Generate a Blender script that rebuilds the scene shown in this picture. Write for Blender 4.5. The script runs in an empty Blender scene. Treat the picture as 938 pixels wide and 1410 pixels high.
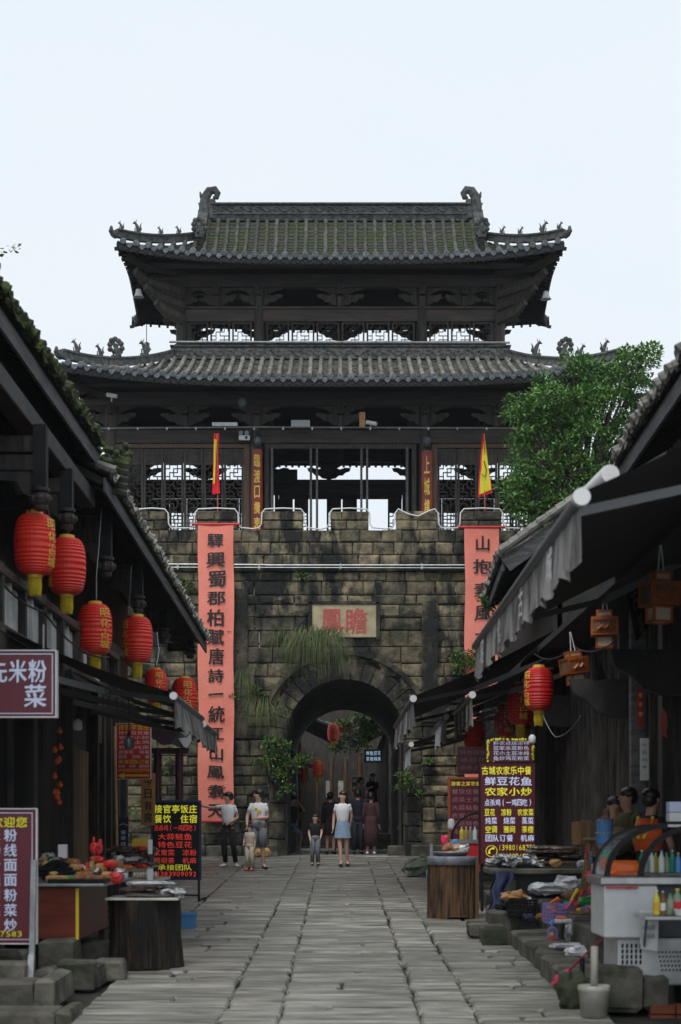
import bpy, bmesh, math, random
from mathutils import Vector, Matrix, noise
R = random.Random(11)
SC = bpy.context.scene
COL = SC.collection
# ---------------------------------------------------------------- camera
F = 2400.0; CX = 469.0; HY = 1140.0      # focal length, centre column and horizon row in photograph pixels
cam = bpy.data.cameras.new('camera'); camo = bpy.data.objects.new('camera', cam); COL.objects.link(camo)
camo.location = (0, 0, 0); camo.rotation_euler = (math.radians(90), 0, 0)
cam.sensor_fit = 'VERTICAL'; cam.sensor_height = 36; cam.lens = 36*F/1410
cam.shift_y = (HY-705)/1410; cam.clip_start = .2; cam.clip_end = 3000
cam.dof.use_dof = True; cam.dof.focus_distance = 40; cam.dof.aperture_fstop = 2.6
SC.camera = camo
# ---------------------------------------------------------------- sky, sun, exposure
W = bpy.data.worlds.new('World'); SC.world = W; W.use_nodes = True
nt = W.node_tree; nt.nodes.clear()
sky = nt.nodes.new('ShaderNodeTexSky'); sky.sky_type = 'NISHITA'; sky.sun_disc = False
SUN_EL, SUN_AZ = math.radians(58), math.radians(200)
sky.sun_elevation = SUN_EL; sky.sun_rotation = SUN_AZ; sky.dust_density = 6; sky.air_density = 1.2
mix = nt.nodes.new('ShaderNodeMix'); mix.data_type = 'RGBA'; mix.inputs[0].default_value = .93
nt.links.new(sky.outputs[0], mix.inputs[6])
wt = nt.nodes.new('ShaderNodeTexCoord'); wm = nt.nodes.new('ShaderNodeMapping'); wm.inputs['Scale'].default_value = (1, 1, 2.2); wn = nt.nodes.new('ShaderNodeTexNoise'); wn.inputs['Scale'].default_value = 2.2; wn.inputs['Detail'].default_value = 6
nt.links.new(wt.outputs['Generated'], wm.inputs[0]); nt.links.new(wm.outputs[0], wn.inputs[0])
wc = nt.nodes.new('ShaderNodeMix'); wc.data_type = 'RGBA'; nt.links.new(wn.outputs[0], wc.inputs[0]); wc.inputs[6].default_value = (8.1, 9.1, 10.0, 1); wc.inputs[7].default_value = (9.7, 10.2, 10.6, 1); nt.links.new(wc.outputs[2], mix.inputs[7])   # cloud deck
bg = nt.nodes.new('ShaderNodeBackground'); bg.inputs[1].default_value = .1
out = nt.nodes.new('ShaderNodeOutputWorld')
nt.links.new(mix.outputs[2], bg.inputs[0]); nt.links.new(bg.outputs[0], out.inputs[0])
sl = bpy.data.lights.new('sun', 'SUN'); sl.energy = 1.45; sl.angle = math.radians(25); sl.color = (1, .96, .9)
so = bpy.data.objects.new('sun', sl); COL.objects.link(so)
sd = Vector((math.sin(SUN_AZ)*math.cos(SUN_EL), math.cos(SUN_AZ)*math.cos(SUN_EL), math.sin(SUN_EL)))
so.rotation_euler = sd.to_track_quat('Z', 'Y').to_euler()
SC.view_settings.view_transform = 'Standard'; SC.view_settings.look = 'None'
SC.view_settings.exposure = 0; SC.view_settings.gamma = 1
# ---------------------------------------------------------------- where things stand
def P(px, py, Y): return Vector(((px-CX)/F*Y, Y, (HY-py)/F*Y))
def gz(Y): return -1.889+.028*min(max(Y, -20), 43)
def G(px, py):
    Y = 1.889/((py-HY)/F+.028)
    return P(px, py, Y)
# ---------------------------------------------------------------- mesh builder
WP = {}
class MB:
    def __init__(s): s.v = []; s.f = []
    def add(s, vs, fs, M=None):
        n = len(s.v)
        s.v += [M @ Vector(v) for v in vs] if M is not None else [Vector(v) for v in vs]
        s.f += [tuple(i+n for i in f) for f in fs]
        return s
    def box(s, x0, x1, y0, y1, z0, z1, M=None, j=0):
        vs = [(x, y, z) for z in (z0, z1) for y in (y0, y1) for x in (x0, x1)]
        if j: vs = [(a+R.uniform(-j, j), b+R.uniform(-j, j), c+R.uniform(-j, j)) for a, b, c in vs]
        return s.add(vs, [(0, 2, 3, 1), (4, 5, 7, 6), (0, 1, 5, 4), (2, 6, 7, 3), (0, 4, 6, 2), (1, 3, 7, 5)], M)
    def px(s, a, b, c, d, Y, dep):            # front face fills pixels a..b, c..d at distance Y
        p = P(a, d, Y); q = P(b, c, Y)
        return s.box(p.x, q.x, Y, Y+dep, p.z, q.z)
    def cbox(s, x0, x1, y0, y1, z0, z1, c=.01, M=None, j=0):   # box with chamfered edges
        vs = []; 
        for z, i in ((z0, c), (z0+c, 0), (z1-c, 0), (z1, c)):
            for (x, y) in ((x0+i+c*(i == 0)*.0, y0+i), (x1-i, y0+i), (x1-i, y1-i), (x0+i, y1-i)):
                vs.append((x+R.uniform(-j, j), y+R.uniform(-j, j), z+R.uniform(-j, j)))
        fs = [(3, 2, 1, 0), (12, 13, 14, 15)]
        for k in range(3):
            for a in range(4):
                b = (a+1) % 4; fs.append((k*4+a, k*4+b, k*4+4+b, k*4+4+a))
        return s.add(vs, fs, M)
    def bar(s, p, q, w, h=None, up=(0, 0, 1)):
        p = Vector(p); q = Vector(q); h = h or w; d = (q-p); L = d.length
        if L < 1e-6: return s
        d /= L; up = Vector(up)
        if abs(d.dot(up)) > .99: up = Vector((0, 1, 0))
        r = d.cross(up).normalized(); u = r.cross(d)
        M = Matrix((( r.x, d.x, u.x, p.x), (r.y, d.y, u.y, p.y), (r.z, d.z, u.z, p.z), (0, 0, 0, 1)))
        return s.box(-w/2, w/2, 0, L, -h/2, h/2, M)
    def tube(s, pts, r, n=8, cap=True, fl=1.0, up=(0, 0, 1)):
        pts = [Vector(p) for p in pts]; m = len(pts)
        rs = r if isinstance(r, (list, tuple)) else [r]*m
        vs = []; prev = None
        for i, p in enumerate(pts):
            d = (pts[min(i+1, m-1)]-pts[max(i-1, 0)])
            d = d.normalized() if d.length > 1e-9 else Vector((0, 0, 1))
            if prev is None:
                u = Vector(up); u = u if abs(u.dot(d)) < .95 else Vector((0, 1, 0))
                a = d.cross(u).normalized()
            else: a = (prev-d*prev.dot(d)).normalized()
            prev = a; b = a.cross(d)
            for k in range(n):
                t = 2*math.pi*k/n; vs.append(p+(a*math.cos(t)+b*math.sin(t)*fl)*rs[i])
        fs = []
        for i in range(m-1):
            for k in range(n):
                l = (k+1) % n; fs.append((i*n+k, i*n+l, (i+1)*n+l, (i+1)*n+k))
        if cap: fs += [tuple(range(n))[::-1], tuple(range((m-1)*n, m*n))]
        return s.add(vs, fs)
    def lathe(s, prof, n=16, M=None, c=(0, 0, 0), cap=True):
        vs = []; c = Vector(c)
        for r, z in prof:
            for k in range(n):
                t = 2*math.pi*k/n; vs.append((c.x+r*math.cos(t), c.y+r*math.sin(t), c.z+z))
        fs = []; m = len(prof)
        for i in range(m-1):
            for k in range(n):
                l = (k+1) % n; fs.append((i*n+k, i*n+l, (i+1)*n+l, (i+1)*n+k))
        if cap: fs += [tuple(range(n))[::-1], tuple(range((m-1)*n, m*n))]
        return s.add(vs, fs, M)
    def ball(s, c, r, n=10, m=6, M=None):
        r = (r, r, r) if not hasattr(r, '__len__') else r; c = Vector(c); vs = []
        for i in range(1, m):
            ph = math.pi*i/m
            for k in range(n):
                t = 2*math.pi*k/n; vs.append((c.x+r[0]*math.sin(ph)*math.cos(t), c.y+r[1]*math.sin(ph)*math.sin(t), c.z-r[2]*math.cos(ph)))
        fs = []
        for i in range(m-2):
            for k in range(n):
                l = (k+1) % n; fs.append((i*n+k, i*n+l, (i+1)*n+l, (i+1)*n+k))
        b = len(vs); vs += [(c.x, c.y, c.z-r[2]), (c.x, c.y, c.z+r[2])]
        for k in range(n):
            l = (k+1) % n; fs += [(b, l, k), ((m-2)*n+k, (m-2)*n+l, b+1)]
        return s.add(vs, fs, M)
    def prism(s, poly, y0, y1, M=None):        # outline in x,z pushed from y0 to y1
        n = len(poly)
        vs = [(x, y0, z) for x, z in poly]+[(x, y1, z) for x, z in poly]
        fs = [tuple(range(n)), tuple(range(2*n-1, n-1, -1))]+[(i, i+n, (i+1) % n+n, (i+1) % n) for i in range(n)]
        return s.add(vs, fs, M)
    def grid(s, fn, nu, nv, flip=False):
        vs = [fn(i/nu, j/nv) for j in range(nv+1) for i in range(nu+1)]
        fs = [(j*(nu+1)+i, j*(nu+1)+i+1, (j+1)*(nu+1)+i+1, (j+1)*(nu+1)+i) for j in range(nv) for i in range(nu)]
        if flip: fs = [f[::-1] for f in fs]
        return s.add(vs, fs)
    def mesh(s, name, m, smooth=False, o=Vector((0, 0, 0))):
        me = bpy.data.meshes.new(name)
        me.from_pydata([v-o for v in s.v], [], s.f)
        if smooth: me.polygons.foreach_set('use_smooth', [True]*len(me.polygons))
        if m: me.materials.append(m)
        me.update(); return me
    def build(s, name, m, parent=None, smooth=False, o=None, local=False, kind=None, label=None, cat=None, group=None):
        off = WP.get(parent.name, Vector((0, 0, 0))) if (parent and not local) else Vector((0, 0, 0))
        o = Vector(o) if o is not None else off.copy()
        ob = bpy.data.objects.new(name, s.mesh(name, m, smooth, o)); COL.objects.link(ob)
        ob.parent = parent
        ob.location = (o-off) if not local else o
        WP[ob.name] = o if not local else Vector((0, 0, 0))
        tag(ob, label, cat, group, kind); return ob
def tag(o, label=None, cat=None, group=None, kind=None):
    if label: o['label'] = label
    if cat: o['category'] = cat
    if group: o['group'] = group
    if kind: o['kind'] = kind
    return o
def thing(name, label, cat, loc=(0, 0, 0), rz=0, group=None, kind=None, parent=None):
    o = bpy.data.objects.new(name, None); COL.objects.link(o); o.empty_display_size = .1
    o.location = loc; o.rotation_euler = (0, 0, rz); WP[o.name] = Vector(loc)
    tag(o, label, cat, group, kind); return o
def sub(name, parent, mesh, loc=(0, 0, 0), rot=None, scale=None, label=None):   # a part sharing mesh data
    o = bpy.data.objects.new(name, mesh); COL.objects.link(o); o.parent = parent
    off = WP.get(parent.name, Vector((0, 0, 0)))
    o.location = Vector(loc)-off
    if rot: o.rotation_euler = rot
    if scale: o.scale = scale
    if label: o['label'] = label
    return o
def copy_tree(o, loc=None, label=None, parent=None, rz=None, scale=None):
    c = o.copy(); COL.objects.link(c); c.parent = parent
    if loc is not None: c.location = loc
    if rz is not None: c.rotation_euler = (0, 0, rz)
    if scale: c.scale = scale
    if label: c['label'] = label
    for ch in [x for x in KIDS(o)]: copy_tree(ch, parent=c)
    return c
def KIDS(o): return [x for x in COL.objects if x.parent == o]
# ---------------------------------------------------------------- materials
def M(name, c, c2=None, sc=5, rough=.8, bump=0, bsc=None, rnd=0, metal=0, st=(1, 1, 1), ramp=(.38, .62), c3=None, sc3=2, r3=(.52, .62),
      st3=(1, 1, 1), island=0, alpha=1, trans=0, emit=0, spec=None, bst=None, coat=0, det=5, hue=0):
    m = bpy.data.materials.new(name); m.use_nodes = True; n = m.node_tree.nodes; L = m.node_tree.links
    b = n['Principled BSDF']; b.inputs['Roughness'].default_value = rough; b.inputs['Metallic'].default_value = metal
    if spec is not None: b.inputs['Specular IOR Level'].default_value = spec
    if coat: b.inputs['Coat Weight'].default_value = coat
    geo = n.new('ShaderNodeNewGeometry')
    def nz(scale, stretch, detail=5):
        mp = n.new('ShaderNodeMapping'); mp.inputs['Scale'].default_value = stretch
        L.new(geo.outputs['Position'], mp.inputs[0])
        t = n.new('ShaderNodeTexNoise'); t.inputs['Scale'].default_value = scale; t.inputs['Detail'].default_value = detail; t.inputs['Roughness'].default_value = .6
        L.new(mp.outputs[0], t.inputs[0]); return t.outputs[0]
    def mixc(f, a, bb):
        x = n.new('ShaderNodeMix'); x.data_type = 'RGBA'; L.new(f, x.inputs[0])
        for v, k in ((a, 6), (bb, 7)):
            if isinstance(v, tuple): x.inputs[k].default_value = (*v, 1)
            else: L.new(v, x.inputs[k])
        return x.outputs[2]
    def rng(v, a, bb):
        r = n.new('ShaderNodeMapRange'); r.inputs[1].default_value = a; r.inputs[2].default_value = bb; L.new(v, r.inputs[0]); return r.outputs[0]
    colr = None
    if c2: colr = mixc(rng(nz(sc, st, det), *ramp), c, c2)
    if rnd or island:
        oi = n.new('ShaderNodeObjectInfo')
        src = geo.outputs['Random Per Island'] if island else oi.outputs['Random']
        k = rnd or island
        hs = n.new('ShaderNodeHueSaturation'); r = n.new('ShaderNodeMapRange'); r.inputs[3].default_value = 1-k; r.inputs[4].default_value = 1+k
        L.new(src, r.inputs[0]); L.new(r.outputs[0], hs.inputs['Value'])
        if hue:
            r2 = n.new('ShaderNodeMapRange'); r2.inputs[3].default_value = .5-hue; r2.inputs[4].default_value = .5+hue
            mm = n.new('ShaderNodeMath'); mm.operation = 'FRACT'; m2 = n.new('ShaderNodeMath'); m2.operation = 'MULTIPLY'; m2.inputs[1].default_value = 7.13
            L.new(src, m2.inputs[0]); L.new(m2.outputs[0], mm.inputs[0]); L.new(mm.outputs[0], r2.inputs[0]); L.new(r2.outputs[0], hs.inputs['Hue'])
        if colr: L.new(colr, hs.inputs['Color'])
        else: hs.inputs['Color'].default_value = (*c, 1)
        colr = hs.outputs[0]
    if c3: colr = mixc(rng(nz(sc3, st3, 6), *r3), colr if colr else c, c3)
    if colr: L.new(colr, b.inputs['Base Color'])
    else: b.inputs['Base Color'].default_value = (*c, 1)
    if bump:
        bu = n.new('ShaderNodeBump'); bu.inputs['Strength'].default_value = min(1, bump); bu.inputs['Distance'].default_value = .02*max(1, bump)
        L.new(nz(bsc or sc*3, bst or st, 7), bu.inputs['Height']); L.new(bu.outputs[0], b.inputs['Normal'])
    if alpha < 1: b.inputs['Alpha'].default_value = alpha
    if trans: b.inputs['Transmission Weight'].default_value = trans
    if emit:
        b.inputs['Emission Strength'].default_value = emit
        b.inputs['Emission Color'].default_value = (*c, 1)
    return m
mt = {}
mt['wood'] = M('dark_timber', (.012, .013, .016), (.04, .032, .026), 3, .65, .5, 12, st=(1, 1, 1), rnd=.25)  # bluish dark tone stands in for haze
mt['woodv'] = M('dark_timber_upright', (.018, .017, .016), (.066, .052, .042), 6, .7, .6, 10, st=(3, 3, .35), rnd=.3)
mt['woodx'] = M('dark_timber_beam', (.02, .018, .018), (.065, .045, .033), 5, .6, .5, 10, st=(.3, 1, 3), rnd=.2)
mt['brownwood'] = M('brown_timber', (.07, .035, .018), (.13, .07, .035), 6, .6, .4, 14, st=(3, 3, .3))
mt['greywood'] = M('weathered_grey_timber', (.05, .052, .055), (.11, .112, .115), 5, .75, .7, 12, st=(1, .25, 3))
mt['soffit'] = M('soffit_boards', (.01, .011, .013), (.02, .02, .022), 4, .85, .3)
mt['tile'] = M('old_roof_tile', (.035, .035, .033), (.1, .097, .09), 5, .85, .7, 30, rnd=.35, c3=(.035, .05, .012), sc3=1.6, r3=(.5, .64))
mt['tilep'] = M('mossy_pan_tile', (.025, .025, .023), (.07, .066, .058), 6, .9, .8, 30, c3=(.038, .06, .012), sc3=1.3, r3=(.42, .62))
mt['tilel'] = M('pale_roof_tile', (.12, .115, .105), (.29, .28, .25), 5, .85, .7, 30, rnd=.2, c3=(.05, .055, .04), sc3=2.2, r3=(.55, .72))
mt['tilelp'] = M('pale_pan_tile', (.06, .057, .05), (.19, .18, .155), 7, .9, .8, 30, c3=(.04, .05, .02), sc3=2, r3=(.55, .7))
mt['disc'] = M('eave_end_tile', (.05, .06, .07), (.13, .15, .17), 14, .45, .6, 60, rnd=.35)
mt['moss'] = M('mossy_eave', (.025, .028, .018), (.055, .08, .014), 8, .95, 1, 30, rnd=.2)
mt['ridge'] = M('carved_ridge_clay', (.035, .038, .04), (.1, .105, .1), 9, .85, .9, 45)
mt['ridgel'] = M('weathered_carved_band', (.06, .065, .066), (.17, .17, .16), 9, .85, .9, 45)
def stonemat(name, a, b_, streak=(.012, .013, .011), moss=(.03, .04, .014), r=(.45, .62), rnd=.35):
    m = M(name, a, b_, 3.4, .85, 2.2, 8, rnd=rnd, hue=.012, c3=streak, sc3=1.3, r3=r, st3=(1.5, 1, .6), ramp=(.35, .62))
    n = m.node_tree.nodes; L = m.node_tree.links; bs = n['Principled BSDF']
    src = bs.inputs['Base Color'].links[0].from_socket
    t = n.new('ShaderNodeTexNoise'); t.inputs['Scale'].default_value = 1.1; t.inputs['Detail'].default_value = 9; t.inputs['Roughness'].default_value = .7
    geo = n.new('ShaderNodeNewGeometry'); mp = n.new('ShaderNodeMapping'); mp.inputs['Location'].default_value = (7, 3, 11); L.new(geo.outputs['Position'], mp.inputs[0]); L.new(mp.outputs[0], t.inputs[0])
    r_ = n.new('ShaderNodeMapRange'); r_.inputs[1].default_value = .55; r_.inputs[2].default_value = .7; L.new(t.outputs[0], r_.inputs[0])
    x = n.new('ShaderNodeMix'); x.data_type = 'RGBA'; L.new(r_.outputs[0], x.inputs[0]); L.new(src, x.inputs[6]); x.inputs[7].default_value = (*moss, 1)
    L.new(x.outputs[2], bs.inputs['Base Color']); return m
mt['stone'] = stonemat('stained_sandstone', (.07, .065, .048), (.27, .22, .135), r=(.47, .58), rnd=.35)
mt['stoned'] = stonemat('dark_wet_sandstone', (.035, .035, .027), (.15, .13, .088), r=(.42, .56), rnd=.3)
mt['mortar'] = M('old_mortar', (.02, .019, .016), (.6, .57, .48), 2.2, .9, .6, 20, ramp=(.54, .6), st=(1, 1, 2))
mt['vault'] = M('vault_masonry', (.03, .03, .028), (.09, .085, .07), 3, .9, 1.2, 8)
mt['pave'] = M('worn_paving_stone', (.15, .145, .128), (.36, .35, .31), 4, .46, 2, 3.2, rnd=.3, hue=.01, st=(.5, 2, 2), bst=(.6, 2.0, 3), c3=(.075, .072, .058), sc3=2.6, r3=(.52, .66), st3=(.45, 2.2, 1))
mt['paver'] = M('ribbed_paving_stone', (.1, .098, .084), (.32, .31, .275), 4, .48, 2.8, 2.6, rnd=.22, st=(.35, 3, 3), bst=(.4, 2.3, 3), c3=(.045, .055, .03), sc3=1.5, r3=(.55, .75), st3=(.5, 2, 1))
mt['joint'] = M('earth_joint', (.018, .018, .015), (.04, .042, .028), 6, .95, .6, 30)
mt['step'] = M('mossy_step_stone', (.06, .058, .048), (.15, .14, .115), 3, .85, 1.6, 7, rnd=.25, c3=(.022, .035, .012), sc3=2.2, r3=(.5, .66))
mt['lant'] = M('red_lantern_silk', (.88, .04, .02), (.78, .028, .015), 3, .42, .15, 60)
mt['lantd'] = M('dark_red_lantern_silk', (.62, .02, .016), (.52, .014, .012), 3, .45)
mt['gold'] = M('gold_print', (.85, .55, .06), rough=.4)
mt['tassel'] = M('yellow_tassel', (.75, .55, .02), (.5, .36, .01), 40, .7, .5, 80, st=(3, 3, .2))
mt['white'] = M('white_paint', (.78, .79, .8), (.68, .69, .7), 5, .5)
mt['bluewhite'] = M('pale_blue_lettering', (.62, .68, .9), rough=.5)
mt['metal'] = M('galvanised_steel', (.42, .44, .45), (.3, .31, .32), 9, .38, .1, metal=.7)
mt['steel'] = M('brushed_steel', (.5, .5, .5), (.38, .38, .38), 9, .3, metal=.8)
mt['plaster'] = M('lime_plaster', (.62, .63, .62), (.45, .46, .45), 2, .9, .3)
mt['maroon'] = M('maroon_sign_panel', (.075, .006, .014), (.06, .005, .011), 3, .35)
mt['maroonf'] = M('maroon_sign_face', (.1, .007, .018), rough=.35, emit=.03)
mt['red'] = M('red_sign_panel', (.62, .02, .02), (.5, .015, .015), 3, .5)
mt['redb'] = M('red_paper_banner', (.93, .3, .23), (.88, .24, .18), .8, .8, .3, 6)
mt['fleck'] = M('gold_fleck', (.9, .6, .25), rough=.5)
mt['ink'] = M('black_ink', (.012, .012, .014), rough=.55)
mt['yel'] = M('yellow_lettering', (.8, .72, .03), rough=.5)
mt['yelw'] = M('lit_yellow_lettering', (.8, .74, .05), rough=.5, emit=.35)
mt['whtw'] = M('lit_pale_lettering', (.62, .68, .9), rough=.5, emit=.3)
mt['redw'] = M('lit_red_lettering', (.85, .06, .04), rough=.5, emit=.35)
mt['redl'] = M('red_lettering', (.7, .05, .04), rough=.5)
mt['black'] = M('black_enamel', (.006, .007, .009), rough=.5, spec=.3)
mt['awn'] = M('charcoal_awning_cloth', (.022, .02, .019), (.03, .026, .024), 3, .85, .15, 40)
mt['val'] = M('faded_awning_valance', (.09, .08, .078), (.34, .33, .32), 5, .9, .3, 30, st=(1, 2.6, .35), ramp=(.42, .62))
mt['vall'] = M('pale_awning_valance', (.42, .43, .44), (.3, .3, .31), 9, .9, .3, 30, st=(2, 2, .3))
mt['barm'] = M('grey_awning_bar', (.16, .165, .17), rough=.45, metal=.4)
mt['cap'] = M('white_plastic_cap', (.72, .73, .74), rough=.4)
mt['orwood'] = M('orange_lacquered_wood', (.42, .11, .02), (.28, .065, .012), 9, .35, .2, 20, st=(1, 1, .4))
mt['paper'] = M('aged_lamp_paper', (.62, .5, .38), (.5, .38, .27), 6, .8)
mt['skin'] = M('skin', (.62, .38, .28), rough=.5); mt['skint'] = M('tanned_skin', (.5, .28, .19), rough=.5)
mt['hair'] = M('black_hair', (.012, .01, .01), (.025, .02, .018), 30, .4)
mt['wht'] = M('white_cotton', (.84, .85, .87), (.76, .77, .8), 6, .9, .2, 12)
mt['navy'] = M('navy_cloth', (.012, .015, .028), rough=.85); mt['grey'] = M('grey_marled_cloth', (.2, .22, .25), (.13, .14, .16), 40, .9)
mt['denim'] = M('light_blue_denim', (.3, .42, .58), (.22, .32, .47), 20, .9); mt['blk'] = M('black_cloth', (.01, .01, .012), rough=.85)
mt['plum'] = M('plum_linen', (.085, .035, .04), (.06, .025, .03), 8, .9); mt['cream'] = M('cream_cotton', (.6, .52, .42), rough=.9)
mt['orange'] = M('orange_vest_cloth', (.85, .12, .015), (.7, .08, .01), 5, .7); mt['lime'] = M('reflective_lime_tape', (.6, .8, .05), rough=.4)
mt['olive'] = M('olive_shirt_cloth', (.12, .11, .045), (.08, .075, .03), 5, .9)
mt['leaf'] = M('camphor_leaf', (.05, .13, .028), (.16, .31, .065), 1.3, .5, island=.5, hue=.02, ramp=(.35, .65))
mt['fern'] = M('fern_leaf', (.05, .13, .02), (.1, .2, .035), 3, .55, island=.35, hue=.02)
mt['grass'] = M('hanging_grass', (.05, .085, .02), (.14, .15, .06), 3, .7, island=.5, hue=.03)
mt['bark'] = M('tree_bark', (.04, .032, .025), (.09, .075, .06), 8, .9, 1, 20, st=(2, 2, .4))
mt['stump'] = M('charred_stump_wood', (.006, .005, .005), (.06, .036, .02), 5, .6, 3, 9, st=(3, 3, .35), bst=(3, 3, .4), ramp=(.45, .72))
mt['stumpb'] = M('brown_stump_wood', (.012, .008, .006), (.2, .105, .045), 6, .6, 3, 7, st=(3, 3, .3), bst=(3, 3, .4), ramp=(.35, .7))
mt['redcab'] = M('red_brown_plywood', (.2, .035, .015), (.13, .02, .01), 4, .4, .1, 20, st=(.5, 1, 3))
mt['plank'] = M('honey_plank', (.5, .27, .09), (.38, .19, .06), 5, .55, .2, 20, st=(2, 2, .25))
mt['tanplank'] = M('pale_shutter_plank', (.16, .105, .06), (.3, .21, .13), 6, .7, .4, 12, st=(4, 4, .2), rnd=.3)
mt['blue'] = M('blue_plastic', (.1, .3, .65), rough=.35); mt['dkblue'] = M('dark_blue_cloth', (.02, .03, .08), rough=.8)
mt['purple'] = M('purple_plastic', (.28, .22, .5), rough=.4); mt['teal'] = M('teal_plastic', (.04, .42, .32), rough=.35)
mt['pink'] = M('pink_plastic', (.85, .06, .15), rough=.4); mt['orp'] = M('orange_plastic', (.9, .18, .03), rough=.4)
mt['green'] = M('green_plastic', (.03, .3, .08), rough=.35); mt['yp'] = M('yellow_plastic', (.85, .6, .03), rough=.4)
mt['brass'] = M('yellow_card', (.7, .42, .03), rough=.6)
mt['meat'] = M('smoked_meat_pack', (.018, .012, .011), (.09, .05, .035), 22, .18, .8, 30, coat=.6)
mt['foil'] = M('crinkled_film', (.55, .57, .6), (.12, .12, .13), 16, .15, 1, 25, ramp=(.45, .55), coat=.8)
mt['foam'] = M('white_film_bag', (.75, .77, .8), (.5, .52, .56), 14, .25, .8, 25, coat=.5)
mt['cake'] = M('brown_food', (.2, .07, .025), (.35, .16, .06), 20, .6, .5, 40); mt['tan'] = M('tan_food', (.55, .33, .13), (.4, .22, .08), 20, .7, .4, 30)
mt['bamboo'] = M('bamboo_weave', (.25, .17, .08), (.14, .09, .04), 20, .7, .5, 40)
mt['brick'] = M('red_brick', (.25, .07, .035), (.17, .05, .03), 12, .85, .6, 40)
mt['bucket'] = M('grimy_white_plastic', (.5, .49, .44), (.33, .32, .28), 4, .5, .1)
mt['fridge'] = M('white_fridge_enamel', (.66, .68, .7), (.56, .58, .6), 4, .35)
mt['glass'] = M('clear_glass', (.9, .95, .95), rough=.03, alpha=.22)
mt['ply'] = M('purple_brown_paint', (.07, .012, .03), (.05, .01, .02), 4, .5)
mt['plaq'] = M('pale_plaque_stone', (.5, .42, .27), (.36, .3, .19), 3, .85, .5, 12)
mt['chred'] = M('faded_red_paint', (.55, .12, .1), (.4, .09, .07), 12, .8)
mt['cpl'] = M('red_lacquer_board', (.3, .03, .015), (.16, .02, .01), 4, .4, .1)
mt['cloth'] = M('sack_cloth', (.14, .17, .13), (.08, .1, .08), 6, .8, .8, 12)
mt['flagr'] = M('red_flag_silk', (.8, .02, .03), rough=.6); mt['flagy'] = M('yellow_flag_silk', (.85, .72, .04), rough=.6)
mt['lamp'] = M('grey_lamp_glass', (.3, .32, .33), rough=.2); mt['dim'] = M('shop_shade_black', (.012, .012, .014), rough=.9)  # dim is a near-black that paints the shade inside the shops
mt['rope'] = M('white_light_tube', (.75, .76, .76), rough=.35)
# ---------------------------------------------------------------- lettering
ALLCH = sorted(set('驛興蜀郡柏賦唐詩一統江山鳳翥天抱素風水門瞻先米粉菜欢迎您线面炒接官亭饭庄餐饮住宿点杀鸡(四吃)大蒜鲢鱼特色豆花家常凉坝茶机麻承团队烧炖小土炒农订内设雅间空调开放今日有房古城乐中蒸楼昭化陆游客之食蔬汤臨渡口攬衷投雨上城樓放眼棋牌盖碗烤肉串冰0123456789-←鲜元栈酒陸串茶陆'))
GL = {}
def make_glyphs():
    obs = []
    for ch in ALLCH+['国']:
        cu = bpy.data.curves.new('glyph', 'FONT'); cu.body = ch; cu.size = 1; cu.resolution_u = 1; cu.offset = 0; cu.resolution_u = 2
        o = bpy.data.objects.new('glyph', cu); COL.objects.link(o); obs.append((ch, o))
    bpy.context.view_layer.update(); dg = bpy.context.evaluated_depsgraph_get()
    for ch, o in obs:
        me = bpy.data.meshes.new_from_object(o.evaluated_get(dg))
        GL[ch] = ([v.co.copy() for v in me.vertices], [tuple(p.vertices) for p in me.polygons])
        bpy.data.meshes.remove(me); cu = o.data; bpy.data.objects.remove(o); bpy.data.curves.remove(cu)
    for ch, (vs, fs) in GL.items():
        if not vs: continue
        x0 = min(v.x for v in vs); x1 = max(v.x for v in vs); y0 = min(v.y for v in vs); y1 = max(v.y for v in vs)
        w = max(x1-x0, y1-y0); cx = (x0+x1)/2; cy = (y0+y1)/2
        for v in vs:
            if ch == '1': v.x = (v.x-cx)/w*.85; v.y = (v.y-cy)/w*.85
            elif ch in '023456789': v.x = (v.x-cx)/(x1-x0)*.8; v.y = (v.y-cy)/(y1-y0)*.85
            else: v.x = (v.x-cx)/w*.94; v.y = (v.y-cy)/w*.94
make_glyphs()
def glyph(mb, ch, c, ri, up, w, h, warp=None, bold=True):
    if ch not in GL or not GL[ch][0]: return
    vs, fs = GL[ch]
    if warp: mb.add([warp(v.x*w, v.y*h) for v in vs], fs); mb.add([warp(v.x*w+.03*w, v.y*h+.015*h) for v in vs], fs)
    else:
        nn = ri.cross(up).normalized()*.0008
        for k, (dx, dy) in enumerate(((0, 0), (.028, .012), (-.018, -.02)) if bold else ((0, 0),)): mb.add([c+nn*k+ri*((v.x+dx)*w)+up*((v.y+dy)*h) for v in vs], fs)
XR = Vector((1, 0, 0)); ZU = Vector((0, 0, 1))
def htxt(mb, s, a, b, y, h, Y, wf=.95):      # a line of text spread between pixel columns a..b, centred on row y
    n = len(s); st = (b-a)/n; k = Y/F
    for i, ch in enumerate(s):
        if ch != ' ': glyph(mb, ch, P(a+(i+.5)*st, y, Y), XR, ZU, st*wf*k, h*k, bold=h > 9.5)
def vtxt(mb, s, x, y0, y1, w, Y, hf=.85, ri=XR, j=0):
    n = len(s); st = (y1-y0)/n; k = Y/F
    for i, ch in enumerate(s):
        if ch != ' ': glyph(mb, ch, P(x, y0+(i+.5)*st, Y), (XR+ZU*R.uniform(-j, j)), ZU, w*k*R.uniform(1-j, 1+j), st*hf*k*R.uniform(1-j, 1+j))
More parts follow.
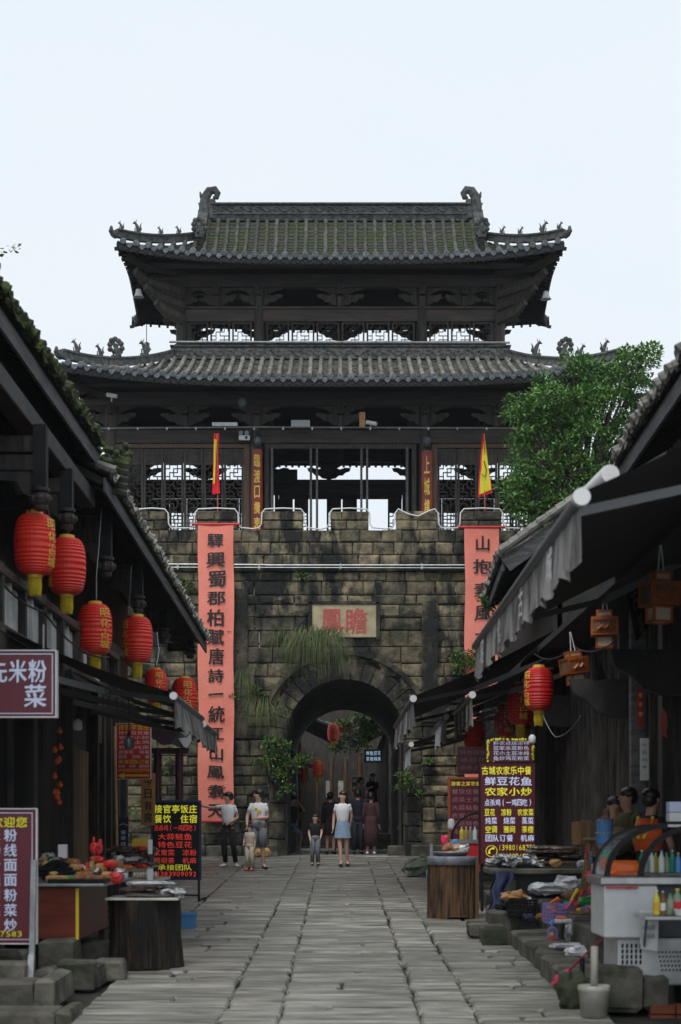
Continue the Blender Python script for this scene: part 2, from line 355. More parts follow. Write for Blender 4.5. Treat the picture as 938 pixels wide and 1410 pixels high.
# ================================================================ ground, pavement
def ground():
    ys = [-25, 0, 12, 20, 30, 43, 60, 120, 400, 1500]
    mb = MB(); xs = [-600, -60, -12, 0, 12, 60, 600]
    mb.add([(x, y, gz(y)-.06-(.3 if y > 300 else 0)) for y in ys for x in xs],
           [(j*7+i, j*7+i+1, j*7+i+8, j*7+i+7) for j in range(len(ys)-1) for i in range(6)])
    mb.build('ground', mt['joint'], kind='structure')
ground()
def slab(mb, x0, x1, y0, y1, jz=.008, c=.012, th=.05, sk=0):
    b = R.uniform(-jz, jz); vs = []; y0 += R.uniform(-.012, .012); x0 += R.uniform(-.012, .012); x1 += R.uniform(-.012, .012)
    for (q, dz) in ((0, -th), (0, -c), (c, 0)):
        for (x, y, s) in ((x0+q, y0+q, 0), (x1-q, y0+q, 1), (x1-q, y1-q, 1), (x0+q, y1-q, 0)):
            vs.append((x, y+(sk*s), gz(y)+dz+b))
    for k in range(8, 12): 
        x, y, z = vs[k]; vs[k] = (x, y, z+R.uniform(-jz, jz)*.5)
    fs = [(8, 9, 10, 11)]+[(k*4+a, k*4+(a+1) % 4, k*4+4+(a+1) % 4, k*4+4+a) for k in (0, 1) for a in range(4)]
    return mb.add(vs, fs)
def pavement():
    root = thing('pavement', None, None, (0, 28, 0), kind='structure')
    strips = [(-3.3, -2.15, .3, 1), (-2.12, -.955, .28, 1), (-.945, -.49, .42, 2), (-.48, .63, .27, 2), (.645, 1.085, .36, 2), (1.1, 2.15, .28, 1), (2.17, 3.2, .3, 1)]
    L = []
    for (a, b, d, kind) in strips:
        y = 12.6+R.uniform(0, .2)
        while y < 43.5:
            dd = d*R.uniform(.6, 1.45)
            if not (a < -3 and y < 24) and not (b > 3 and y < 36):
                if (kind == 1 and R.random() < .55) or (kind == 2 and b-a > 1 and R.random() < .3): 
                    m_ = a+(b-a)*R.uniform(.3, .7); L += [(y, a, m_-.012, dd, kind), (y+R.uniform(-.03,.03), m_+.012, b, dd, kind)]
                else: L.append((y, a+R.uniform(-.012, .012), b+R.uniform(-.012, .012), dd, kind))
            y += dd+.018
    # wide apron before the gate, and the passage under it
    y = 30.5
    while y < 58:
        d = R.uniform(.45, .8)
        x = -7.5 if y < 42 else -1.3
        while x < (-3.35 if y < 42 else 1.4):
            w = R.uniform(.6, 1.3); L.append((y, x, x+w-.02, d-.02, 0)); x += w
        y += d
    L.sort(key=lambda t: t[0])
    r1 = MB(); r2 = MB()
    for i, (y, a, b, d, k) in enumerate(L):
        sk = R.uniform(-.03, .03) if not k else R.uniform(-.06, .02)*(1 if a > 0 else -1)
        if i < 295:
            mb = MB(); slab(mb, a, b, y, y+d, .011 if k else .006, .02 if k else .014, .05, sk)
            mb.build('paving_stone', mt['paver' if k == 1 or (k == 2 and R.random() < .25) else 'pave'], root, o=(a, y, gz(y)))
        else: slab(r2 if k else r1, a, b, y, y+d, .008, .016, .05, sk)
    r1.build('paving_stone_field', mt['pave'], root, kind='stuff'); r2.build('ribbed_stone_field', mt['paver'], root, kind='stuff')
pavement()
# ================================================================ gate wall
WY = 43.0; ACX = .12; AR = 1.5; SPR = 2.2; WT = 6.42
def wz(py): return (HY-py)/F*WY
def wx(px): return (px-CX)/F*WY
wall = thing('gate_wall', 'stained sandstone city gate wall with battlements and an arched passage', 'city wall', (0, WY, gz(43)), kind=None)
def archpts(r, n=24, z0=None): 
    z0 = gz(43)-.3 if z0 is None else z0
    return [(ACX-r, z0)]+[(ACX-r*math.cos(math.pi*i/n), SPR+r*math.sin(math.pi*i/n)) for i in range(n+1)]+[(ACX+r, z0)]
def wall_body():
    z0 = gz(43)-.3; mb = MB(); A = archpts(AR); XL, XRr = -13, 13
    poly = [(XL, z0), (XL, WT), (XRr, WT), (XRr, z0)]+A[::-1]
    mb.prism(poly, WY+.06, WY+11.3)
    mb.build('wall_core', mt['mortar'], wall)
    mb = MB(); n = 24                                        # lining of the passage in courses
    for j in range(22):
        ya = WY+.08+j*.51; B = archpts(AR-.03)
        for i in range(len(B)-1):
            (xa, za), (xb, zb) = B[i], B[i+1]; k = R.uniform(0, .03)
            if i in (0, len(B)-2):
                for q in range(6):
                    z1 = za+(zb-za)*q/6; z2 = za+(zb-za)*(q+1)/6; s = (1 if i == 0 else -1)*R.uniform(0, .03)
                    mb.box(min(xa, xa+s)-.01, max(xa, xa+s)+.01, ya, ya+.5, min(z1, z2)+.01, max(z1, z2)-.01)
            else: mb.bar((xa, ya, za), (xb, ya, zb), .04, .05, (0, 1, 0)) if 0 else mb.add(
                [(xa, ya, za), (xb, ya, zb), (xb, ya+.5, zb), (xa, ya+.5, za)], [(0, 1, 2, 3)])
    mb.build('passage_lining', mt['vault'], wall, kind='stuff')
wall_body()
def facestone(mb, x0, x1, z0, z1, yf, dep=.12, ch=.022, rough=.02):
    g = .008; x0 += g; x1 -= g; z0 += g; z1 -= g; p = R.uniform(-rough*.6, rough); c = ch*R.uniform(.7, 1.5)
    vs = [(x0, yf+dep, z0), (x1, yf+dep, z0), (x1, yf+dep, z1), (x0, yf+dep, z1)]
    j = lambda: R.uniform(-.011, .011)
    vs += [(x0+j(), yf+c-p, z0+j()), (x1+j(), yf+c-p, z0+j()), (x1+j(), yf+c-p, z1+j()), (x0+j(), yf+c-p, z1+j())]
    vs += [(x0+c, yf-p, z0+c), (x1-c, yf-p, z0+c), (x1-c, yf-p, z1-c), (x0+c, yf-p, z1-c)]
    xm = (x0+x1)/2+R.uniform(-.2, .2)*(x1-x0); zm = (z0+z1)/2; vs += [(xm, yf-p-R.uniform(0, rough*1.3), zm)]
    fs = [(8, 9, 12), (9, 10, 12), (10, 11, 12), (11, 8, 12)]+[(k*4+a, k*4+(a+1) % 4, k*4+4+(a+1) % 4, k*4+4+a) for k in (0, 1) for a in range(4)]
    return mb.add(vs, fs)
def wall_stones():
    S = []; z = gz(43)-.05
    zt = WT-.1; RO = AR+.4
    while z < zt-.1:
        h = R.choice((.24,.3,.34,.4)); h = min(h, zt-z)
        if zt-z-h < .15: h = zt-z
        zm = z+h/2; hw = RO if zm < SPR else (math.sqrt(max(0, RO**2-(zm-SPR)**2)) if zm < SPR+RO else 0)
        def run(a, b):
            x = a
            while x < b-.02:
                w = R.choice((.3,.5,.7,.9,1.15))*R.uniform(.85,1.15)
                if b-x-w < .22: w = b-x
                S.append((x, x+w, z, z+h, WY-.0, 'L')); x += w
        if hw > .05: run(-9.2, ACX-hw); run(ACX+hw, 9.2)
        else: run(-9.2, 9.2)
        z += h
    M0 = [(189, 231), (270, 327), (362, 418), (455, 508), (545, 602), (635, 691), (727, 783), (819, 875), (97, 153)]
    zc = wz(730); ztop = wz(704); hh = (zc-WT)/3
    for r in range(3):
        x = -9.2+(.2 if r % 2 else 0)
        while x < 9.2: w = R.uniform(.4, .56); S.append((x, x+w, WT+hh*r, WT+hh*(r+1), WY-.05, 'U')); x += w
    for a, b in M0:
        x0, x1 = wx(a), wx(b); xm = (x0+x1)/2+R.uniform(-.1, .1); zm = (zc+ztop)/2
        S += [(x0, xm, zc, zm, WY-.05, 'U'), (xm, x1, zc, zm, WY-.05, 'U'), (x0, xm-.12, zm, ztop, WY-.05, 'U'), (xm-.12, x1, zm, ztop, WY-.05, 'U')]
        mb = MB(); mb.box(x0+.02, x1-.02, WY+.02, WY+.45, zc-.02, ztop-.01); mb.build('merlon_core', mt['stoned'], wall)
    mb = MB(); mb.box(-9.2, 9.2, WY+.02, WY+.5, WT-.02, zc-.01); mb.build('parapet_core', mt['stoned'], wall)
    ban = (wx(274), wx(320)); vis = lambda s: -4.7 < (s[0]+s[1])/2 < 4.5 and not (ban[0] < s[0] and s[1] < ban[1] and s[2] < wz(740))
    V = [s for s in S if vis(s)]; V.sort(key=lambda s: abs((s[0]+s[1])/2)); keep = set(V[:285])
    rest = MB()
    for s in S:
        x0, x1, z0, z1, yf, k = s
        if s in keep:
            mb = MB(); facestone(mb, x0, x1, z0, z1, yf, .12, .022, .035 if k == 'L' else .012)
            low = noise.noise(Vector((x0*.5, 0, z0*.55)))+R.uniform(-.15, .15) > (.02 if z1 < 3 else .22)
            mb.build('stone', mt['stoned'] if low else mt['stone'], wall, o=(x0, yf, z0))
        else: facestone(rest, x0, x1, z0, z1, yf, .12, .022, .03)
    rest.build('stone_field', mt['stone'], wall, kind='stuff')
    n = 19                                                    # arch ring
    for i in range(n):
        a0 = math.pi*i/n+.008; a1 = math.pi*(i+1)/n-.008; vs = []
        yo = WY-.0-R.uniform(0, .03)
        for y in (yo, WY+.3):
            for (rr, aa) in ((AR-.03, a0), (AR-.03, a1), (AR+.4, a1), (AR+.4, a0)):
                vs.append((ACX-rr*math.cos(aa), y, SPR+rr*math.sin(aa)))
        mb = MB(); mb.add(vs, [(0, 1, 2, 3), (7, 6, 5, 4), (0, 4, 5, 1), (1, 5, 6, 2), (2, 6, 7, 3), (3, 7, 4, 0)])
        mb.build('arch_stone', mt['stoned'], wall, o=vs[0])
    for s in (-1, 1):                                         # jambs
        z = gz(43)-.02
        while z < SPR-.05:
            h = min(R.uniform(.34, .5), SPR-z); x0, x1 = sorted((ACX+s*(AR-.03), ACX+s*(AR+.4)))
            mb = MB(); facestone(mb, x0, x1, z, z+h, WY-.0, .35); mb.build('jamb_stone', mt['stoned'], wall, o=(x0, WY, z)); z += h
    mb = MB()                                                 # hood mould
    pts = [(ACX-(AR+.62)*math.cos(math.pi*i/30), WY-.05, SPR+(AR+.62)*math.sin(math.pi*i/30)) for i in range(4, 27)]
    for p, q in zip(pts, pts[1:]): mb.bar(p, q, .12, .09, (0, 1, 0))
    mb.build('hood_mould', mt['stoned'], wall)
    for s, a, b in ((-1, 170, 340), (1, 566, 740)):
        x = wx(a)
        while x < wx(b):
            w = R.uniform(.5, .9); mb = MB(); mb.cbox(x, x+w-.02, WY-.3-R.uniform(0, .06), WY+.1, gz(42.8)-.05, gz(42.8)+.28+R.uniform(-.03, .05), .03, j=.01)
            mb.build('plinth_stone', mt['step'], wall, o=(x, WY, 0)); x += w
    mb = MB(); mb.cbox(-9.2, 9.2, WY-.13, WY+.1, WT-.1, WT-.005, .015); mb.build('string_course', mt['stoned'], wall)
    for (x, z0, z1) in ((wx(592), 2.6, 5.6), (wx(330), 2.2, 5.9)):
        mb = MB(); mb.cbox(x-.2, x+.2, WY-.06, WY+.1, z0, z1, .02); mb.build('buttress_strip', mt['stoned'], wall)
    # open door leaf of the gate, folded back inside the passage on the right
    mb = MB(); x = ACX+AR-.12
    for i in range(6): mb.cbox(x-.03, x+.03, WY+.7+i*.23, WY+.7+i*.23+.22, gz(43)+.04, 2.2, .01)
    for z in (0.0, 1.5): mb.box(x-.06, x-.03, WY+.72, WY+2.05, z-.06, z+.06)
    mb.build('door_leaf', mt['woodv'], wall)
    mb = MB(); mb.cbox(ACX+AR-.45, ACX+AR-.02, WY+.1, WY+.6, gz(43)-.02, gz(43)+.25, .04); mb.build('pivot_stone', mt['step'], wall)
wall_stones()
# carved plaque, pipes, light tube, ferns come as things of their own
def px_thing(name, label, cat, px, py, Y, **k): return thing(name, label, cat, P(px, py, Y), **k)
t = px_thing('stone_plaque', 'pale stone plaque carved with two red characters above the arch', 'plaque', 474, 855, WY-.06)
mb = MB(); p = P(430, 878, WY-.08); q = P(518, 832, WY-.08); mb.cbox(p.x, q.x, WY-.09, WY+.02, p.z, q.z, .02); mb.build('slab', mt['plaq'], t)
mb = MB(); glyph(mb, '鳳', P(457, 855, WY-.096), XR, ZU, .56, .66); glyph(mb, '瞻', P(491, 855, WY-.096), XR, ZU, .56, .66); mb.build('lettering', mt['chred'], t)
mb = MB()
for (a, b, c, d) in ((-.06, 0, 0, 1), (1, 1.06, 0, 1)): mb.box(p.x+(q.x-p.x)*a, p.x+(q.x-p.x)*b, WY-.12, WY, p.z-.05, q.z+.05)
mb.box(p.x-.08, q.x+.08, WY-.12, WY, q.z+.004, q.z+.07); mb.build('surround', mt['stoned'], t)
mb = MB(); z = wz(778); mb.tube([(-5.2, WY-.16, z), (-1.9, WY-.16, z-.02), (-1.8, WY-.16, z-.03), (3.2, WY-.16, z-.03)], .022); mb.tube([(-5.2, WY-.17, z-.08), (3.1, WY-.17, z-.1)], .014)
for x in (-4, -2, 0, 2): mb.box(x-.02, x+.02, WY-.18, WY-.04, z-.13, z+.01)
tag(mb.build('conduit_pipe', mt['metal'], o=(0, WY-.16, z)), 'pale metal conduit running along the ledge below the battlements', 'pipe')
pts = []
for a, b in ((189, 231), (270, 327), (362, 418), (455, 508), (545, 602), (635, 691), (727, 783)):
    zt, zb = wz(703)+.02, wz(729)+.03; x0, x1 = wx(a), wx(b)
    pts += [(x0-.25, WY-.09, zb-.02+R.uniform(-.03, .01)), (x0-.08, WY-.09, zb), (x0-.03, WY-.09, zb+.1), (x0-.02, WY-.09, zt-.1), (x0+.06, WY-.1, zt)]
    if a == 545: pts += [(x0+.3, WY-.1, zt-.12), (x0+.55, WY-.1, zt-.18), (x0+.8, WY-.1, zt-.05)]
    else: pts += [((x0+x1)/2, WY-.1, zt+.02)]
    pts += [(x1-.06, WY-.1, zt), (x1+.02, WY-.09, zt-.1), (x1+.03, WY-.09, zb+.1), (x1+.09, WY-.09, zb)]
mb = MB(); mb.tube(pts, .019, 6); tag(mb.build('light_tube', mt['rope'], o=(0, WY, wz(716)), smooth=True), 'white flexible light tube following the outline of the battlements', 'light tube')
# ================================================================ timber tower
TC = 49.5
tower = thing('gate_tower', 'two storey dark timber gate tower with upswept tiled roofs above the arch', 'tower', (0, TC, 6.5))
UWIDE = [0]
def roofface(par, rot, a, dout, din, z0, z1, lift, ext, tmax, sp, detail, mats, K=12, wallt=.7, br=.062, bt='tile_row'):
    T = Matrix.Translation((0, TC, 0)) @ Matrix.Rotation(rot, 4, 'Z')
    zf = lambda t: z0+(z1-z0)*(.78*t+.22*t*t)
    def S(x, t, dz=0):
        u = min(1, abs(x)/a); e = u**5*(1-t)
        q = T @ Vector((x*(1+ext/a*e), -(dout+(din-dout)*t+ext*e), zf(t)+lift*u**3.2*(1-t)**1.3+dz)); q.x *= 1+UWIDE[0]*max(0, q.y-46)/7; return q
    n = int(2*a/sp); sp = 2*a/n; xs = [-a+sp*(i+.5) for i in range(n)]
    pan = MB(); rest = MB(); soff = MB(); raf = MB(); drips = MB()
    out = (T.to_3x3() @ Vector((0, -1, 0)))
    dm = MB(); dm.lathe([(.02, -.03), (.078, -.03), (.085, -.01), (.085, .02), (.05, .03), (.045, .02), (.0, .025)], 12, Matrix.Rotation(math.pi/2, 4, 'X'))
    disc = dm.mesh('eave_tile', mt['disc'])
    dr = MB(); dr.prism([(-.085, .03), (.085, .03), (.07, -.05), (0, -.11), (-.07, -.05)], -.01, .02); drip = dr.mesh('drip_tile', mt['disc'])
    for i, x in enumerate(xs):
        tm = tmax(x); tm = max(tm, .04)
        pts = [S(x, tm*k/K, .05) for k in range(K+1)]
        P2 = []; rr = []
        for k in range(K):
            jq = T.to_3x3() @ Vector((R.uniform(-.009, .009), 0, R.uniform(-.006, .006))); P2 += [pts[k]+(pts[k+1]-pts[k])*.02+jq, pts[k]+(pts[k+1]-pts[k])*.9+jq]; rr += [br, br*.78]
        if detail:
            mb = MB(); mb.tube(P2, rr, 7); mb.build(bt, mats[0], par, smooth=False, o=pts[0])
            sub('eave_tile', par, disc, S(x, 0, .045)+out*.02, (0, 0, rot))
        else:
            rest.tube(P2, rr, 6); rest.tube([S(x, 0, .045)+out*.0, S(x, 0, .045)+out*.05], .082, 8)
        if i < n-1:
            xb = xs[i+1]; ta, tb = tmax(x), tmax(xb)
            if detail: sub('drip_tile', par, drip, (S(x, 0, -.0)+S(xb, 0, -.0))/2+out*.02, (0, 0, rot))
            else: drips.add([(S(x, 0)+S(xb, 0))/2+Vector(v) for v in ((-.05, -.02, .02), (.05, -.02, .02), (0, -.02, -.1))], [(0, 1, 2)])
            KK = 12
            for k in range(KK):
                row = []
                for (tt, dz) in ((k/KK, .03), ((k+1)/KK, -.005)):
                    for w in (0, .25, .5, .75, 1):
                        xx = x+(xb-x)*w; t_ = (ta+(tb-ta)*w)*tt
                        row.append(S(xx, t_, dz-.035*math.sin(math.pi*w)))
                pan.add(row, [(q, q+1, q+6, q+5) for q in range(4)])
                if k: 
                    r0 = row[:5]; lo = [v-Vector((0, 0, .035)) for v in r0]; pan.add(r0+lo, [(q, q+5, q+6, q+1) for q in range(4)])
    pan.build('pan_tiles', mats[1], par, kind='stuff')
    if rest.v: rest.build('tile_rows', mats[0], par, kind='stuff'); drips.build('drip_tiles', mt['disc'], par, kind='stuff')
    nn = 40
    for i in range(nn):
        x0 = -a+2*a*i/nn; x1 = -a+2*a*(i+1)/nn
        for k in range(6):
            t = [(tmax(x)*k/6, tmax(x)*(k+1)/6) for x in (x0, x1)]
            soff.add([S(x0, t[0][0], -.09), S(x1, t[1][0], -.09), S(x1, t[1][1], -.09), S(x0, t[0][1], -.09)], [(0, 1, 2, 3)])
        soff.add([S(x0, 0, -.02), S(x1, 0, -.02), S(x1, 0, -.2), S(x0, 0, -.2)], [(0, 1, 2, 3)])
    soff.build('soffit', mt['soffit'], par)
    m = int(2*a/.2)
    for i in range(m+1):
        x = -a+.02+(2*a-.04)*i/m; tm = min(tmax(x), wallt)
        p = S(x, -.03, -.17); q = S(x, max(tm, .02), -.17)
        raf.bar(p, q, .07, .08)
    raf.build('rafters', mt['soffit'], par, kind='stuff')
    return S
def scrollband(mb, p, q, h, y=None, sp=.24):          # row of carved scrolls proud of a band
    p = Vector(p); q = Vector(q); d = q-p; L = d.length; d.normalize(); up = Vector((0, 0, 1)); n = int(L/sp)
    for i in range(n):
        c = p+d*(sp*(i+.5)); s = 1 if i % 2 else -1
        pts = []
        for k in range(9):
            a = k/8*math.pi*1.7; r = h*.42*(1-k/13)
            pts.append(c+d*(math.cos(a)*r*s*1.2)+up*(math.sin(a)*r*s))
        mb.tube(pts, [h*.13*(1-k/14) for k in range(9)], 5)
        mb.ball(c+d*sp*.45, (h*.12, h*.08, h*.14), 6, 4)
def beast(mb, c, s, f=1, big=False):
    c = Vector(c); V = lambda x, z, y=0: c+Vector((x*s*f, y*s, z*s))
    mb.box(c.x-.3*s, c.x+.3*s, c.y-.2*s, c.y+.2*s, c.z-.1*s, c.z+.1*s)
    mb.tube([V(-.2, .05), V(-.15, .4), V(0, .75), V(.12, 1.0)], [.24*s, .22*s, .17*s, .1*s], 7)
    mb.ball(V(.2, 1.02), (.17*s, .13*s, .13*s), 7, 5); mb.tube([V(.2, 1.0), V(.42, .95)], [.09*s, .04*s], 5)
    mb.tube([V(.08, 1.1), V(-.02, 1.38)], [.05*s, .012*s], 5); mb.tube([V(.2, 1.12), V(.24, 1.34)], [.04*s, .01*s], 5)
    mb.tube([V(-.25, .1), V(-.45, .35), V(-.36, .7), V(-.5, 1.0)], [.09*s, .1*s, .08*s, .02*s], 5)
    mb.tube([V(.15, .05), V(.18, .5)], [.07*s, .06*s], 5)
    if big:
        for (x, z) in ((-.38, .95), (-.2, 1.15), (.05, 1.3), (.3, 1.2), (.42, .9), (-.45, .6), (.4, .55), (0, .8), (.1, .4), (-.2, .3)):
            mb.ball(V(x, z), (.22*s, .18*s, .2*s), 6, 4); mb.tube([V(x, z), V(x*1.25, z+.2)], [.1*s, .02*s], 4)
def ridge_along(par, S, a, tfun, sgn, h=.26, nb=((.08, .4), (.3, .5), (.55, .5), (.8, .5)), mat='ridge', bmat='ridge', big=None, up=.0):
    pts = []
    for k in range(13):
        w = k/12; x, t = tfun(w); p = S(sgn*x, t, 0)
        pts.append(p+Vector((0, 0, .1+up*(1-w)**4)))
    mb = MB()
    for p, q in zip(pts, pts[1:]): 
        mb.bar(p+Vector((0, 0, h*.2)), q+Vector((0, 0, h*.2)), .14, h*.8); mb.bar(p+Vector((0, 0, h*.68)), q+Vector((0, 0, h*.68)), .22, h*.2)
    mb.build('hip_ridge', mt[mat], par, o=pts[0])
    mb = MB()
    for p, q in zip(pts[1:], pts[2:]): scrollband(mb, p+Vector((0, -.08, h*.25)), q+Vector((0, -.08, h*.25)), h*.55, sp=.2)
    mb.build('ridge_carving', mt[mat], par, kind='stuff', o=pts[0])
    for i, (w, s) in enumerate(nb):
        k = w*12; i0 = min(int(k), 11); p = pts[i0].lerp(pts[i0+1], k-i0)
        mb = MB(); beast(mb, p+Vector((0, 0, h*.8)), s, sgn, big == i); mb.build('ridge_beast', mt[bmat], par, o=p)
    tip = pts[0]; d = (pts[0]-pts[1]).normalized(); mb = MB()
    mb.tube([tip, tip+d*.1+Vector((0, 0, .03)), tip+d*.17+Vector((0, 0, .1)), tip+d*.16+Vector((0, 0, .22))], [.1, .09, .07, .03], 7); mb.build('ridge_tip', mt[bmat], par, o=tip)
    return tip
# lower roof
lr = bpy.data.objects.new('lower_roof', None); COL.objects.link(lr); lr.parent = tower; lr.location = (0, 0, 4.8); WP[lr.name] = Vector((0, TC, 11.3))
LA, LD, LB, LDI = 6.75, 5.2, 4.5, 2.0; LZ0, LZ1 = 11.42, 12.78
skirt = lambda a, b: (lambda x: min(1, max(0, (a-abs(x))/(a-b))))
SL = roofface(lr, 0, LA, LD, LDI, LZ0, LZ1, .3, .3, skirt(LA, LB), .262, True, (mt['tilel'], mt['tilelp']), 10, .55)
SLs = [roofface(lr, r, LD, LA, LB, LZ0, LZ1, .3, .3, skirt(LD, LDI), .262, False, (mt['tilel'], mt['tilelp']), 8, .35) for r in (math.pi/2, -math.pi/2)]
roofface(lr, math.pi, LA, LD-.1, LDI, LZ0+.12, LZ1, .3, .3, skirt(LA, LB), .4, False, (mt['tilel'], mt['tilelp']), 4, .5)
for s in (-1, 1):
    ridge_along(lr, SL, LA, lambda w: (LA+(LB-LA)*w, w), s, .24, ((.1, .27), (.28, .25), (.42, .36), (.68, .32)), 'ridgel', 'ridge', big=2, up=.08)
yb = TC-LDI-.02
mb = MB(); mb.cbox(-LB-.1, LB+.1, yb-.05, yb+.15, LZ1-.02, LZ1+.3, .02); mb.cbox(-LB-.14, LB+.14, yb-.1, yb+.2, LZ1+.305, LZ1+.36, .015); mb.build('top_band', mt['ridgel'], lr)
mb = MB(); scrollband(mb, (-LB, yb-.06, LZ1+.15), (LB, yb-.06, LZ1+.15), .24, sp=.27); mb.build('scroll_carving', mt['ridgel'], lr, kind='stuff')
mb = MB(); mb.tube([(-LB-.15, yb-.14, LZ1+.42), (0, yb-.14, LZ1+.41), (LB+.1, yb-.14, LZ1+.4)], .03); mb.build('light_strip', mt['metal'], lr)
for s in (-1, 1):
    mb = MB(); mb.box(s*LB-.1, s*LB+.1, TC-LDI, TC+LDI, LZ1-.02, LZ1+.36); mb.build('side_band', mt['ridgel'], lr)
# upper roof
ur = bpy.data.objects.new('upper_roof', None); COL.objects.link(ur); ur.parent = tower; ur.location = (0, 0, 8.5); WP[ur.name] = Vector((0, TC, 15))
UWIDE[0] = .075
UA, UD, UB = 5.6, 3.3, 3.7; UZ0, UZ1 = 15.14, 17.25; TG = .5
def tm_main(x): x = abs(x); return 1 if x <= UB+.08 else max(0, TG*(UA-x)/(UA-UB))
SU = roofface(ur, 0, UA, UD, 0, UZ0, UZ1, .3, .3, tm_main, .262, True, (mt['tile'], mt['tilep']), 16, .35)
roofface(ur, math.pi, UA, UD-.1, 0, UZ0+.1, UZ1, .3, .3, tm_main, .4, False, (mt['tile'], mt['tilep']), 5, .35)
zs = UZ0+(UZ1-UZ0)*(.78*TG+.22*TG*TG)
for r in (math.pi/2, -math.pi/2): roofface(ur, r, UD, UA, UB, UZ0, zs, .3, .3, skirt(UD, UD*(1-TG)), .262, False, (mt['tile'], mt['tilep']), 6, .6)
for s in (-1, 1):
    ridge_along(ur, SU, UA, lambda w: (UA+(UB-UA)*w, TG*w), s, .22, ((.04, .18), (.2, .26), (.46, .18), (.68, .18), (.9, .18)), 'ridge', 'ridge', up=.06)
    mb = MB(); mb.add([(s*(UB+.02), TC-UD*(1-TG), zs-.2), (s*(UB+.02), TC+UD*(1-TG), zs-.2), (s*(UB+.02), TC, UZ1+.05)], [(0, 1, 2)]); mb.build('gable_board', mt['wood'], ur)
    pts = [SU(s*(UB+.06), t, .12) for t in [.36+.64*k/8 for k in range(9)]]
    mb = MB()
    for p, q in zip(pts, pts[1:]): mb.bar(p, q, .2, .26); mb.bar(p+Vector((0, 0, .15)), q+Vector((0, 0, .15)), .28, .06)
    mb.build('descending_ridge', mt['ridge'], ur); p = pts[0]
    mb = MB(); beast(mb, p+Vector((0, -.05, .1)), .36, s, True); mb.build('ridge_beast', mt['ridge'], ur, o=p)
    # curled dragon-fish finial at the ridge end
    mb = MB(); c = Vector((s*(UB+.0), TC-.02, UZ1+.02)); V = lambda x, z: c+Vector((x*-s*.8, 0, z*.8))
    mb.tube([V(-.12, -.3), V(-.16, .1), V(-.2, .5), V(-.16, .8), V(-.02, 1.02), V(.16, 1.05), V(.26, .92), V(.22, .78), V(.1, .76)], [.2, .19, .16, .14, .13, .12, .1, .08, .05], 9, fl=.8)
    mb.tube([V(.02, .0), V(.04, .55)], [.16, .1], 7); mb.tube([V(-.2, .75), V(-.32, .82), V(-.36, .98)], [.08, .06, .02], 6); mb.ball(V(.08, .62), .1, 7, 5)
    for z in (.2, .45): mb.tube([V(-.3, z), V(-.42, z+.14)], [.06, .015], 5)
    mb.build('ridge_finial', mt['ridge'], ur, smooth=False)
mb = MB(); mb.cbox(-UB-.02, UB+.02, TC-.1, TC+.1, UZ1-.04, UZ1+.4, .015); mb.cbox(-UB, UB, TC-.16, TC+.16, UZ1+.405, UZ1+.47, .02); mb.cbox(-UB, UB, TC-.14, TC+.14, UZ1+.13, UZ1+.17, .01); mb.build('main_ridge', mt['ridge'], ur)
mb = MB(); scrollband(mb, (-UB, TC-.11, UZ1+.29), (UB, TC-.11, UZ1+.29), .2, sp=.25); scrollband(mb, (-UB, TC-.11, UZ1+.06), (UB, TC-.11, UZ1+.06), .12, sp=.16); mb.build('ridge_carving', mt['ridge'], ur, kind='stuff')
# frames
def bracket_mesh():
    mb = MB(); w = .62
    for s in (-1, 1):
        mb.prism([(s*x, z) for x, z in ((.04, -.02), (.2, 0), (.3, .1), (.42, .1), (.5, .2), (w, .24), (.66, .34), (.5, .36), (.34, .3), (.22, .34), (.04, .3))][::s], -.05, .05)
        mb.prism([(s*x, z) for x, z in ((.04, .28), (.26, .36), (.4, .46), (.6, .5), (.7, .58), (.04, .58))][::s], -.04, .04)
    mb.cbox(-.07, .07, -.16, .12, -.1, .26, .015); mb.cbox(-.09, .09, -.34, .12, .27, .48, .02); mb.cbox(-.12, .12, -.2, .12, .5, .62, .02)
    mb.tube([(0, -.1, .35), (0, -.34, .38), (0, -.44, .5)], [.06, .05, .03], 6)
    return mb.mesh('bracket', mt['woodv'])
BR = bracket_mesh()
def lattice(mb, x0, x1, z0, z1, y, cell=.13, w=.017):
    nx = max(2, round((x1-x0)/cell)); nz = max(2, round((z1-z0)/cell)); dx = (x1-x0)/nx; dz = (z1-z0)/nz; h = w/2
    X = lambda i: x0+i*dx
    Z = lambda j: z0+j*dz
    def seg(a, b):
        (i0, j0), (i1, j1) = a, b
        mb.box(X(i0)-h, X(i1)+h, y-.012, y+.012, Z(j0)-h, Z(j1)+h)
    for j in range(0, nz+1):
        for i in range(nx):
            if (i+(j//1)) % 3 != (j//2) % 2: seg((i, j), (i+1, j))
    for i in range(1, nx):
        for j in range(nz):
            if (i*2+j) % 3 != 0: seg((i, j), (i, j+1))
def door_leaf(x0, x1, z0, z1, y, par, yaw=None, full=True):
    mb = MB(); f = .055; zp = z0+(z1-z0)*.26; zq = z1-.42
    for a in (x0, x1-f): mb.box(a, a+f, y-.03, y+.03, z0, z1)
    for b in (z0, zp-f, zq, z1-f, z1-.14): mb.box(x0+f, x1-f, y-.026, y+.026, b, b+f)
    mb.box(x0+f, x1-f, y-.01, y+.01, z0+f, zp-f); mb.box(x0+f, x1-f, y-.01, y+.01, zq+f, z1-f)
    mb.box(x0+f+.05, x1-f-.05, y-.022, y-.01, zp-f-.4, zp-f-.1); mb.box(x0+f+.05, x1-f-.05, y-.022, y-.01, zq+f+.04, z1-.19)
    o = mb.build('lattice_door', mt['woodv'], par); lt = MB(); lattice(lt, x0+f, x1-f, zp, zq, y, .105, .026); lt.build('lattice', mt['woodv'], o); return o
